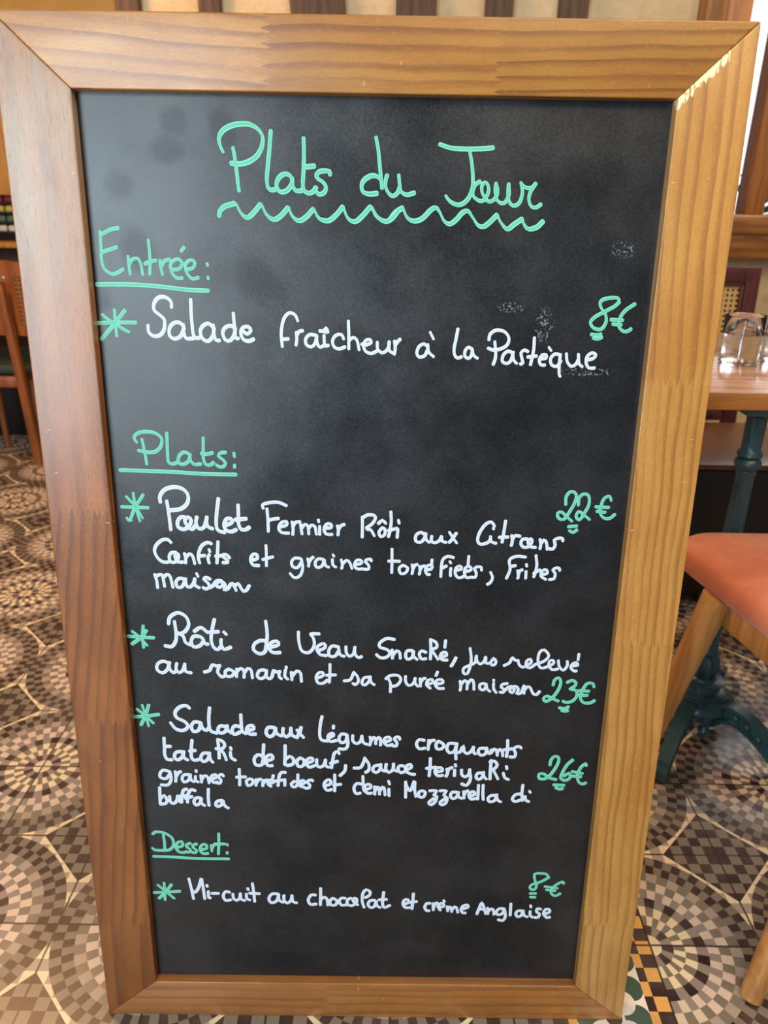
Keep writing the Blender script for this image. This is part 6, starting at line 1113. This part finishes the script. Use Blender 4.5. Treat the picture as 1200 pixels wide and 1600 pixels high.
1900,1843,44 1863,1846,44 1829,1842,44 1806,1817,42 1794,1787,41 1799,1759,41 1816,1739,42 1844,1738,42 1873,1752,44 1892,1784,44 1907,1824,44
1907,1831,38 1914,1787,39 1922,1743,40 1924,1705,42 1912,1662,43 1890,1637,43 1860,1641,43 1827,1655,43
1987,1933,40 1987,1893,40 1988,1849,40 1989,1812,40 1989,1771,40 1990,1730,40
2152,1811,44 2119,1814,44 2090,1810,43 2072,1786,42 2065,1755,41 2077,1726,41 2097,1707,42 2121,1712,42 2144,1732,44 2157,1771,44 2167,1816,43
2163,1812,37 2171,1769,38 2182,1733,39 2205,1716,39 2232,1705,40
2263,1806,39 2262,1768,39 2265,1734,39 2283,1714,39 2306,1699,39
2260,1906,37 2262,1898,37 2264,1889,37 2266,1881,37 2268,1873,37
2405,1844,43 2378,1851,43 2356,1850,41 2348,1825,41 2351,1795,39 2374,1778,39 2396,1760,40 2392,1728,42 2377,1700,43 2357,1696,44 2335,1699,44
2450,1756,46 2480,1768,45 2510,1780,44 2530,1793,43 2533,1819,42 2520,1841,42 2497,1848,42 2472,1840,42 2455,1811,41 2448,1773,40 2466,1733,40 2492,1701,41 2516,1699,42 2540,1707,44"""),
 ('price_lettering','g','green price 8€ beside the chocolate dessert',"""2477,2381,31 2459,2412,33 2435,2438,35 2409,2446,37 2379,2448,39 2350,2448,40 2308,2448,39 2279,2436,37 2276,2397,35 2285,2348,34 2296,2316,32 2309,2285,33 2317,2255,35 2315,2215,37 2303,2185,38 2280,2171,37 2256,2173,37 2237,2192,37 2228,2219,37 2236,2240,38 2259,2261,40 2279,2271,41 2305,2280,41 2332,2290,41 2361,2303,41 2383,2316,41 2406,2331,41 2430,2348,41 2454,2365,41 2477,2381,41
2684,2280,35 2683,2302,36 2672,2314,37 2649,2305,39 2618,2287,41 2591,2266,41 2561,2236,40 2539,2200,38 2526,2158,37 2527,2118,37 2552,2087,37 2588,2072,38 2619,2088,40 2651,2115,41
2432,2229,39 2461,2224,39 2490,2220,39 2519,2215,39 2548,2211,39 2577,2206,39 2606,2201,39
2456,2176,39 2487,2170,39 2518,2165,39 2550,2159,39 2581,2154,39
2238,2109,40 2258,2109,40 2278,2108,40 2298,2108,40 2318,2108,40
2246,2048,40 2263,2047,40 2280,2046,40 2296,2045,40 2313,2044,40"""),
]

def paint(name, core, edge):
    g = NG(name)
    uv = g.sep(g.coord('UV'))
    e = g.sm(g.m('ABSOLUTE', uv[1]), 0.25, 0.85)
    n = g.noise(g.comb(g.m('MULTIPLY', uv[0], 0.05), g.m('MULTIPLY', uv[1], 3.0), 0.0), 1.0, 3)
    f = g.m('ADD', g.m('MULTIPLY', e, 0.7), g.m('MULTIPLY', g.sm(n, 0.35, 0.7), 0.4), clamp=True)
    g.set(col=g.mixc(f, core, edge), rough=0.55, spec=0.3)
    return g.mat
M_green = paint('green_chalk_paint', srgb(92, 188, 160), srgb(138, 228, 204))
M_white = paint('white_chalk_paint', srgb(196, 212, 242), srgb(230, 242, 252))
lev = 0
def words(data):
    out = []
    for line in data.split('\n'):
        us = [float(q.split(',')[0]) for q in line.split()]
        lo, hi = min(us), max(us)
        if out and lo < out[-1][1] + 75 and hi > out[-1][0] - 75:
            out[-1][0] = min(lo, out[-1][0]); out[-1][1] = max(hi, out[-1][1]); out[-1][2].append(line)
        else: out.append([lo, hi, [line]])
    return [w[2] for w in out]
PARTS = []
for name, colour, label, data in LETTERING:
    ws = words(data) if ('dish' in name or name == 'title_lettering') else [data.split('\n')]
    for w in ws: PARTS.append((name, colour, label if len(ws) == 1 else label.replace('reading', 'of words reading') if 'line' in label else 'word of the ' + label, w))
for name, colour, label, lines in PARTS:
    bm = bmesh.new(); uvl = bm.loops.layers.uv.new('UVMap')
    for line in lines:
        pts = [tuple(float(q) for q in t.split(',')) for t in line.split()]
        P = [Vector((a * 1e-4, 0, b * 1e-4)) for a, b, w in pts]
        W = [w * 1e-4 * 0.5 for a, b, w in pts]
        lev = (lev + 1) % 7
        y0 = DEP - 0.00006 - lev * 0.00003
        n = len(P)
        # rounded ends
        T0 = (P[0] - P[1]).normalized(); T1 = (P[-1] - P[-2]).normalized()
        P = [P[0] + T0 * W[0] * 0.75, P[0] + T0 * W[0] * 0.45] + P + [P[-1] + T1 * W[-1] * 0.45, P[-1] + T1 * W[-1] * 0.75]
        W = [W[0] * 0.35, W[0] * 0.82] + W + [W[-1] * 0.82, W[-1] * 0.35]
        n = len(P); rows = []; s = 0.0
        for i in range(n):
            T = (P[min(i + 1, n - 1)] - P[max(i - 1, 0)])
            if T.length < 1e-9: T = Vector((1, 0, 0))
            T.normalize(); N = Vector((-T.z, 0, T.x))
            if i: s += (P[i] - P[i - 1]).length * 1000
            row = []
            for k in (-1.0, -0.55, 0.0, 0.55, 1.0):
                vv = bm.verts.new((P[i].x + N.x * W[i] * k, y0 - 0.00022 * (1 - k * k), P[i].z + N.z * W[i] * k))
                row.append((vv, s, k))
            rows.append(row)
        for i in range(n - 1):
            for k in range(4):
                q = (rows[i][k], rows[i][k + 1], rows[i + 1][k + 1], rows[i + 1][k])
                try: f = bm.faces.new([t[0] for t in q])
                except ValueError: continue
                for l, t in zip(f.loops, q): l[uvl].uv = (t[1], t[2])
    o = obj(name, bm, M_green if colour == 'g' else M_white, panel, angle=180)
    o['label'] = label

# ------------------------------------------------------------------ bistro table with cast iron pedestal
TX, TY, TZ = 0.70, 1.36, 0.775
M_iron = NG('green_painted_iron')
nI = M_iron.noise(M_iron.coord(), 40.0, 4, 0.6)
M_iron.set(col=M_iron.mixc(M_iron.sm(nI, 0.4, 0.8), srgb(36, 68, 74), srgb(22, 46, 52)), rough=0.34, spec=0.5)
M_iron.bump(nI, 0.15, 0.002); M_iron = M_iron.mat
M_topw = wood('varnished_table_top', srgb(196, 158, 132), srgb(158, 116, 90), 0.2, axis=0, freq=45, coat=0.6, coatr=0.08)
M_topw2 = wood('table_edge', srgb(176, 116, 56), srgb(138, 84, 36), 0.4, axis=0, freq=45)
table = empty('bistro_table', (TX, TY, 0)); tag(table, 'wooden table on a green cast iron pedestal, right of the menu board', 'table')
bm = bmesh.new()
x0, x1, y0, y1 = 0.42, 1.75, 1.298, 1.955
box(bm, ((x0 + x1) / 2 - TX, (y0 + y1) / 2 - TY, TZ - 0.002), (x1 - x0 - 0.004, y1 - y0 - 0.004, 0.004), 0.0015)
obj('table_top', bm, M_topw, table)
bm = bmesh.new()
box(bm, ((x0 + x1) / 2 - TX, (y0 + y1) / 2 - TY, TZ - 0.018), (x1 - x0, y1 - y0, 0.028), 0.002)
obj('edge_band', bm, M_topw2, table)
def pedestal(px, py):
    b = bmesh.new()
    flute = lambda a, z: 1.0 - 0.09 * (abs(math.cos(a * 6)) ** 3 if (0.215 < z < 0.60 or 0.655 < z < 0.72) else 0)
    prof = [(0.020, 0.19), (0.024, 0.20), (0.0215, 0.21), (0.0205, 0.216), (0.0195, 0.35), (0.0180, 0.50), (0.0172, 0.598),
            (0.0185, 0.604), (0.0175, 0.610), (0.0235, 0.618), (0.0250, 0.624), (0.0235, 0.630), (0.0190, 0.634), (0.0235, 0.640), (0.0225, 0.646), (0.0180, 0.652),
            (0.0185, 0.66), (0.0190, 0.715), (0.026, 0.722), (0.026, 0.728)]
    lathe(b, prof, 48, (px, py, 0), flute)
    obj('column', b, M_iron, table)
    b = bmesh.new()
    leaf = lambda a, z: 1.0 + (0.13 * math.cos(a * 8 + 18 * (z - 0.15)) if 0.14 < z < 0.19 else 0.0)
    lathe(b, [(0.029, 0.130), (0.033, 0.133), (0.030, 0.138), (0.024, 0.141), (0.026, 0.150), (0.030, 0.162), (0.0295, 0.174), (0.024, 0.186), (0.021, 0.192)], 64, (px, py, 0), leaf)
    obj('leaf_capital', b, M_iron, table)
    b = bmesh.new()
    rib = lambda a, z: 1.0 + (0.03 * (1 if math.cos(a * 20) > 0 else -1) if 0.083 < z < 0.098 else 0.0)
    lathe(b, [(0.045, 0.060), (0.066, 0.066), (0.076, 0.076), (0.076, 0.082), (0.070, 0.090), (0.060, 0.099), (0.056, 0.101), (0.057, 0.104), (0.052, 0.107),
              (0.042, 0.110), (0.040, 0.124), (0.046, 0.127), (0.046, 0.131), (0.036, 0.134), (0.028, 0.135)], 80, (px, py, 0), rib)
    obj('hub', b, M_iron, table)
    for sx, sy in ((-1, -1), (1, -1), (1, 1), (-1, 1)):
        b = bmesh.new()
        d = Vector((sx * 0.60, sy * 0.80, 0))
        base = Vector((px, py, 0))
        path = smooth_pts([base + d * r + Vector((0, 0, z)) for r, z in ((0.030, 0.050), (0.060, 0.076), (0.095, 0.083), (0.135, 0.071), (0.175, 0.046), (0.205, 0.022))], 6)
        def sect(i, t):
            h = 0.048 - 0.020 * t; w = 0.030 - 0.004 * t
            # raised rims along the two edges of a recessed band
            return [(-w / 2, -h / 2), (-w / 2 + 0.005, -h / 2 - 0.004), (w / 2 - 0.005, -h / 2 - 0.004), (w / 2, -h / 2), (w / 2, -h / 2 + 0.007), (w / 2 - 0.005, -h / 2 + 0.010),
                    (w / 2 - 0.005 + 0.002 * math.cos(i * 1.6), h / 2 - 0.012 + 0.002 * math.sin(i * 2.1)), (w / 2, h / 2 - 0.009), (w / 2, h / 2), (-w / 2, h / 2), (-w / 2, h / 2 - 0.009),
                    (-w / 2 + 0.005 - 0.002 * math.cos(i * 1.6), h / 2 - 0.012 + 0.002 * math.sin(i * 2.1)), (-w / 2 + 0.005, -h / 2 + 0.010), (-w / 2, -h / 2 + 0.007)]
        sweep(b, path, sect)
        # scallop studs along the outer face and rolled foot
        for i in range(4, len(path) - 8, 4):
            for sd in (-1, 1):
                side = Vector((d.y, -d.x, 0)).normalized() * sd * 0.0085
                bmesh.ops.create_icosphere(b, subdivisions=2, radius=0.0075, matrix=Matrix.Translation(path[i] + side + Vector((0, 0, -0.001))))
        fp = base + d * 0.218
        R = d.to_track_quat('X', 'Z').to_matrix().to_4x4()
        bmesh.ops.create_cone(b, cap_ends=True, segments=24, radius1=0.020, radius2=0.020, depth=0.030, matrix=Matrix.Translation(fp + Vector((0, 0, 0.0205))) @ R @ Matrix.Rotation(PI / 2, 4, 'X'))
        obj('leg', b, M_iron, table)
    for an in (0, 1, 2, 3):
        b = bmesh.new()
        a = PI / 2 * an - PI / 2
        o = Vector((px + 0.058 * math.cos(a), py + 0.058 * math.sin(a), 0))
        lathe(b, [(0.003, 0.020), (0.010, 0.024), (0.013, 0.032), (0.010, 0.040), (0.007, 0.044), (0.010, 0.052), (0.012, 0.064), (0.010, 0.074)], 20, tuple(o))
        obj('pendant', b, M_iron, table)
    b = bmesh.new(); box(b, (px, py + 0.08, 0.7375), (0.09, 0.26, 0.019), 0.003)
    obj('bracket', b, M_iron, table)
pedestal(0.0, 0.0)

# ------------------------------------------------------------------ drinking glasses
G_ = NG('clear_glass'); G_.set(col=(1, 1, 1), rough=0.0, trans=1.0, ior=1.45); M_glass = G_.mat
W_ = NG('water'); W_.set(col=(0.97, 0.99, 1.0), rough=0.0, trans=1.0, ior=1.33); M_water = W_.mat
def tumbler(x, y, label, level):
    t = empty('drinking_glass', (x, y, TZ)); tag(t, label, 'drinking glass', 'glasses on the table')
    b = bmesh.new()
    outer = [(0.001, 0.0005), (0.035, 0.0005), (0.0385, 0.004), (0.0392, 0.02), (0.0400, 0.05), (0.0408, 0.098), (0.0400, 0.0992)]
    inner = [(0.0392, 0.098), (0.0386, 0.05), (0.0376, 0.02), (0.0360, 0.009), (0.001, 0.007)]
    lathe(b, outer + inner, 56)
    # moulded rings
    obj('glass_body', b, M_glass, t, angle=60)
    b = bmesh.new()
    lathe(b, [(0.001, 0.0066), (0.0366, 0.0088), (0.0381, 0.02), (0.0381 + (level - 0.02) * 0.03, level), (0.001, level)], 48)
    o = obj('water', b, M_water, t, angle=60)
    return t
tumbler(0.736, 1.56, 'clear glass tumbler of water on the table, fully visible beside the board', 0.062)
tumbler(0.832, 1.575, 'clear glass tumbler on the table, cut by the right edge of the photo', 0.055)

# ------------------------------------------------------------------ orange seated chair
M_beech = wood('amber_beech', srgb(188, 136, 76), srgb(154, 102, 50), 0.36, freq=60, coat=0.3)
def suede(name, a, bcol):
    g = NG(name)
    n = g.noise(g.coord(), 7.0, 4, 0.55, 0.6); n2 = g.noise(g.coord(), 260.0, 3, 0.6)
    c = g.mixc(g.sm(n, 0.38, 0.66), a, bcol)
    c = g.mixc(g.m('MULTIPLY', n2, 0.2), c, tuple(q * 0.7 for q in a))
    g.set(col=c, rough=0.85, sheen=0.25, spec=0.2); g.bump(n2, 0.25, 0.002)
    return g.mat
M_suede = suede('rust_suede', srgb(180, 94, 60), srgb(204, 122, 84))
def cushion(name, poly, z0, z1, mat, parent, bulge=0.012, rad=0.02):
    """rounded polygon pad"""
    b = bmesh.new()
    n = len(poly)
    cx = sum(p[0] for p in poly) / n; cy = sum(p[1] for p in poly) / n
    rings = []
    K = 8
    prof = [(-rad, z0)] + [(-rad * (1 - math.sin(PI * j / K)) * 0.9, z0 + (z1 - z0) * (0.5 - 0.5 * math.cos(PI * j / K))) for j in range(1, K)] + [(-rad, z1)]
    for s in (0.75, 0.5, 0.25): prof.append((None, s))
    for pr in prof:
        ring = []
        for x, y in poly:
            d = Vector((x - cx, y - cy)); L = d.length
            if pr[0] is None:
                q = d * (1 - rad / L) * pr[1]; z = z1 + bulge * (1 - pr[1] ** 2)
            else:
                q = d * (1 + pr[0] / L); z = pr[1]
            ring.append(b.verts.new((cx + q.x, cy + q.y, z)))
        rings.append(ring)
    for k in range(len(rings) - 1):
        for i in range(n):
            b.faces.new((rings[k][i], rings[k][(i + 1) % n], rings[k + 1][(i + 1) % n], rings[k + 1][i]))
    b.faces.new(rings[0][::-1]); b.faces.new(rings[-1])
    return obj(name, b, mat, parent, angle=60)
def super_poly(x0, x1, y0, y1, r, n=8):
    return [(p[0] + (x0 + x1) / 2, p[1] + (y0 + y1) / 2) for p in rrect(x1 - x0, y1 - y0, r, n)]
ch = empty('dining_chair', (0.85, 1.05, 0)); tag(ch, 'wooden chair with an orange suede seat in the right foreground', 'chair')
def L_(x, y, z): return (x - 0.85, y - 1.05, z)
cushion('seat', [(0.804 + (x - 0.804) * (1 - 0.42 * ((1.325 - y) / 0.535)) - 0.85, y - 1.05) for x, y in super_poly(0.536, 1.07, 0.79, 1.325, 0.10)], 0.448, 0.497, M_suede, ch, 0.012, 0.022)
for name, pts, r0, r1 in (('leg', [(0.585, 1.14, 0.452), (0.486, 1.15, 0.0)], 0.026, 0.016), ('leg', [(1.030, 1.14, 0.452), (1.125, 1.15, 0.0)], 0.026, 0.016),
                          ('leg', [(0.668, 0.83, 0.452), (0.556, 0.738, 0.0)], 0.022, 0.016), ('leg', [(0.94, 0.83, 0.452), (1.05, 0.738, 0.0)], 0.022, 0.016)):
    b = bmesh.new(); sweep(b, [L_(*pts[0]), L_(*[(a + c) / 2 for a, c in zip(*pts)]), L_(*pts[1])], lambda i, t, r0=r0, r1=r1: circ(r0 + (r1 - r0) * t, 20), up=Vector((0, 1, 0)))
    obj(name, b, M_beech, ch)
for x, an in ((0.635, -0.20), (0.973, 0.20)):
    b = bmesh.new(); box(b, L_(x, 0.985, 0.425), (0.024, 0.32, 0.05), 0.004, rot=Matrix.Rotation(-an, 3, 'Z')); obj('side_rail', b, M_beech, ch)
for y, w_ in ((0.83, 0.26), (1.14, 0.41)):
    b = bmesh.new(); box(b, L_(0.804, y, 0.425), (w_, 0.024, 0.05), 0.004); obj('cross_rail', b, M_beech, ch)
for x in (0.69, 0.91):
    b = bmesh.new(); sweep(b, [L_(x, 0.815, 0.44), L_(x + 0.01, 0.775, 0.62), L_(x + 0.01, 0.715, 0.86)], lambda i, t: circ(0.018 - 0.004 * t, 14), up=Vector((0, 1, 0)))
    obj('back_post', b, M_beech, ch)
b = bmesh.new()
sweep(b, smooth_pts([L_(0.63, 0.735, 0.78), L_(0.84, 0.705, 0.78), L_(1.06, 0.735, 0.78)], 8), lambda i, t: rrect(0.018, 0.13, 0.008, 3))
obj('backrest', b, M_beech, ch)

# ------------------------------------------------------------------ burgundy chair behind the table
def cane(name, ca, hole, pitch=0.020):
    g = NG(name)
    s = g.sep(g.coord())
    def ctr(q): return g.m('WRAP', q, pitch / 2, -pitch / 2)
    dx, dz = ctr(s[0]), ctr(s[2])
    r2 = g.m('ADD', g.m('MULTIPLY', dx, dx), g.m('MULTIPLY', dz, dz))
    h = g.m('LESS_THAN', r2, (pitch * 0.27) ** 2)
    st = g.noise(g.comb(g.m('MULTIPLY', s[0], 300.0), g.m('MULTIPLY', s[2], 300.0), 0), 1.0, 2)
    g.set(col=g.mixc(g.sm(st, 0.3, 0.7), ca, tuple(q * 0.7 for q in ca)), rough=0.5, alpha=g.m('SUBTRACT', 1.0, h))
    return g.mat
M_burg = wood('burgundy_stain', srgb(98, 44, 44), srgb(68, 26, 28), 0.35, freq=60, coat=0.3)
M_cane = cane('woven_cane', srgb(222, 182, 116), None, 0.0150)
M_leather = plain('brown_leather', srgb(118, 76, 44), 0.34, 0.25, 20, spec=0.5)
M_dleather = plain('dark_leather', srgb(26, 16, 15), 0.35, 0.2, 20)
rc = empty('cane_back_chair', (0.86, 2.05, 0)); tag(rc, 'burgundy chair with a woven cane back behind the table', 'chair')
def R_(x, y, z): return (x - 0.86, y - 2.05, z)
XL, XRr, YB = 0.60, 1.100, 2.295
for x in (XL + 0.021, XRr - 0.021):
    b = bmesh.new(); sweep(b, [R_(x, YB - 0.02, 0.0), R_(x, YB - 0.02, 0.44), R_(x, YB + 0.012, 0.91)], lambda i, t: rrect(0.042, 0.03, 0.004, 2), up=Vector((0, 1, 0)))
    obj('back_post', b, M_burg, rc)
tilt = Matrix.Rotation(-0.068, 3, 'X')
b = bmesh.new(); box(b, R_((XL + XRr) / 2, YB + 0.011, 0.889), (XRr - XL - 0.002, 0.031, 0.044), 0.004, rot=tilt); obj('crest_rail', b, M_burg, rc)
b = bmesh.new(); box(b, R_((XL + XRr) / 2, YB - 0.017, 0.475), (XRr - XL - 0.10, 0.026, 0.04), 0.004, rot=tilt); obj('lower_rail', b, M_burg, rc)
b = bmesh.new()
bw = XRr - XL - 0.084
for dx, dz, sx, sz in ((-bw / 2 + 0.005, 0, 0.010, 0.374), (bw / 2 - 0.005, 0, 0.010, 0.374), (0, 0.182, bw, 0.010), (0, -0.182, bw, 0.010)):
    box(b, Vector(R_((XL + XRr) / 2, YB - 0.004, 0.681)) + tilt @ Vector((dx, -0.004, dz)), (sx, 0.018, sz), 0.003, rot=tilt)
obj('bead_frame', b, M_burg, rc)
b = bmesh.new(); box(b, Vector(R_((XL + XRr) / 2, YB + 0.012, 0.681)), (bw, 0.004, 0.366), rot=tilt); obj('back_board', b, M_dleather, rc)
b = bmesh.new(); box(b, (0, 0, 0), (bw - 0.018, 0.004, 0.356))
o = obj('cane_panel', b, M_cane, rc, smooth=False, loc=R_((XL + XRr) / 2, YB - 0.003, 0.681)); o.rotation_euler = (-0.068, 0, 0)
cushion('seat', [(x - 0.86, y - 2.05) for x, y in super_poly(0.585, 1.18, 1.845, 2.26, 0.05)], 0.436, 0.452, M_leather, rc, 0.012, 0.008)
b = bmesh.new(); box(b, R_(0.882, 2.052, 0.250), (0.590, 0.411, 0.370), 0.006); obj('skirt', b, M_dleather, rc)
for x in (0.62, 1.14):
    b = bmesh.new(); box(b, R_(x, 1.89, 0.035), (0.04, 0.04, 0.07), 0.004); obj('leg', b, M_burg, rc)

# ------------------------------------------------------------------ chair on the left with perforated back and green seat
M_brown = wood('chestnut_wood', srgb(156, 92, 42), srgb(116, 62, 26), 0.34, freq=50, coat=0.3)
M_brown_cane = cane('perforated_panel', srgb(150, 96, 48), None, 0.017)
M_greenseat = plain('bottle_green_leatherette', srgb(44, 62, 52), 0.4, 0.2, 30)
M_steel = plain('polished_steel', (0.8, 0.78, 0.72), 0.2, 0.05, metal=1.0)
lc = empty('bistro_chair', (-1.66, 3.15, 0)); tag(lc, 'brown chair with perforated back and green seat, left of the board', 'chair')
def B_(x, y, z): return (x + 1.66, y - 3.15, z)
for x in (-1.492, -1.90):
    b = bmesh.new()
    sweep(b, smooth_pts([B_(x, 3.03, 0.0), B_(x, 2.995, 0.42), B_(x - 0.004, 2.985, 0.60), B_(x - 0.004, 2.97, 0.745), B_(x - 0.004, 2.968, 0.762)], 5),
          lambda i, t: rrect(0.034 * (1 if t < 0.97 else 0.6), 0.040 - 0.006 * t, 0.010, 3), up=Vector((0, 1, 0)))
    obj('rear_leg', b, M_brown, lc)
for x in (-1.735, -1.57):
    b = bmesh.new(); sweep(b, [B_(x, 3.26, 0.0), B_(x, 3.25, 0.38)], lambda i, t: circ(0.012 + 0.006 * t, 12), up=Vector((0, 1, 0)))
    obj('front_leg', b, M_brown, lc)
pw0, pw1 = -2.02, -1.375
def backpanel(bm_, x0, x1, z0, z1, th, yoff):
    n = 16; top = []
    rows = []
    for i in range(n + 1):
        t = i / n; x = x0 + (x1 - x0) * t
        q = (x - (pw0 + pw1) / 2) / ((pw1 - pw0) / 2)
        y = 3.030 - 0.03 * q * q + yoff
        zt = z1 - 0.02 * q ** 4
        rows.append([bm_.verts.new(B_(x, y + th * a, zz)) for a, zz in ((0, z0), (0, zt), (1, zt), (1, z0))])
    for i in range(n):
        for k in range(4):
            bm_.faces.new((rows[i][k], rows[i][(k + 1) % 4], rows[i + 1][(k + 1) % 4], rows[i + 1][k]))
    bm_.faces.new(rows[0]); bm_.faces.new(rows[-1][::-1])
b = bmesh.new()
backpanel(b, pw0, pw1, 0.780, 0.842, 0.014, 0); backpanel(b, pw0, pw1, 0.552, 0.600, 0.014, 0)
backpanel(b, pw0, pw0 + 0.06, 0.595, 0.79, 0.014, 0); backpanel(b, pw1 - 0.055, pw1, 0.595, 0.79, 0.014, 0); backpanel(b, -1.52, -1.465, 0.595, 0.79, 0.014, 0); backpanel(b, -1.93, -1.87, 0.595, 0.79, 0.014, 0)
obj('back_panel', b, M_brown, lc)
b = bmesh.new(); backpanel(b, pw0 + 0.05, pw1 - 0.05, 0.590, 0.795, 0.004, 0.005)
obj('perforated_inset', b, M_brown_cane, lc)
for x in (-1.505, -1.475, -1.905, -1.885):
    b = bmesh.new(); lathe(b, [(0.001, 0.0), (0.006, 0.001), (0.0075, 0.004), (0.006, 0.008), (0.001, 0.009)], 14)
    o = obj('bolt', b, M_steel, lc, loc=B_(x, 3.026, 0.775)); o.rotation_euler = (PI / 2, 0, 0)
cushion('seat', [(x + 1.66, y - 3.15) for x, y in super_poly(-1.93, -1.46, 3.02, 3.40, 0.06)], 0.392, 0.430, M_greenseat, lc, 0.01, 0.014)
b = bmesh.new()
for y in (3.012, 3.27):
    box(b, B_(-1.69, y, 0.365), (0.40, 0.022, 0.045), 0.004)
for x in (-1.86, -1.53):
    box(b, B_(x, 3.14, 0.365), (0.022, 0.26, 0.045), 0.004)
obj('seat_frame', b, M_brown, lc)

# ------------------------------------------------------------------ dark banquette and display cabinet at the back left
M_black = plain('black_leatherette', srgb(24, 20, 18), 0.45, 0.2, 25)
bq = empty('banquette', (-1.75, 3.62, 0)); tag(bq, 'black upholstered bench behind the brown chair at the back left', 'bench')
b = bmesh.new(); box(b, (0, -0.03, 0.17), (1.6, 0.30, 0.34), 0.008); obj('base', b, M_black, bq)
b = bmesh.new(); box(b, (0, -0.03, 0.385), (1.6, 0.33, 0.09), 0.025, seg=4); obj('seat', b, M_black, bq)
cb = empty('display_cabinet', (-1.85, 3.86, 0)); tag(cb, 'ochre wooden cabinet with an open bay of packets at the far left', 'cabinet')
M_cab = wood('honey_cabinet_wood', srgb(206, 148, 70), srgb(178, 120, 50), 0.4, freq=30)
M_cabd = wood('dark_cabinet_inside', srgb(60, 38, 22), srgb(40, 24, 14), 0.6, freq=30)
b = bmesh.new(); box(b, (0, -0.01, 1.40), (1.5, 0.14, 0.66), 0.004); obj('upper_panel', b, M_cab, cb)
b = bmesh.new(); box(b, (0, 0.055, 0.96), (1.5, 0.012, 0.24)); obj('back_board', b, M_cabd, cb)
b = bmesh.new(); box(b, (0, -0.03, 0.85), (1.5, 0.18, 0.026), 0.004); obj('ledge', b, M_cab, cb)
for k in range(4):
    b = bmesh.new(); box(b, (0, 0.01, 0.904 + k * 0.044), (1.46, 0.08, 0.006)); obj('shelf', b, M_cabd, cb)
b = bmesh.new(); box(b, (0, 0.0, 0.42), (1.5, 0.12, 0.83), 0.004); obj('lower_panel', b, M_cabd, cb)
for sx in (-0.74, 0.74):
    b = bmesh.new(); box(b, (sx, 0.0, 0.96), (0.02, 0.12, 0.22)); obj('side', b, M_cab, cb)
rows = [('white', (0.75, 0.72, 0.66), 0.904), ('green', srgb(84, 118, 92), 0.948), ('yellow', srgb(206, 190, 92), 0.992), ('red', srgb(184, 62, 72), 1.036)]
order = ('far left', 'second from the left', 'middle', 'second from the right', 'far right')
pk = 0
for cname, ccol, z in rows:
    mt = plain(cname + '_packet', ccol, 0.5, 0.3, 60)
    for i in range(5):
        b = bmesh.new()
        box(b, (0, 0, 0.0125), (0.036, 0.05, 0.025), 0.005, seg=2)
        box(b, (0, 0, 0.0255), (0.026, 0.04, 0.004), 0.001)
        o = obj('packet', b, mt, loc=(-2.005 + i * 0.045, 3.865, z + 0.0035))
        tag(o, 'small %s packet on the cabinet shelf, %s of its row' % (cname, order[i]), 'packet', '%s packets on the cabinet shelf' % cname)
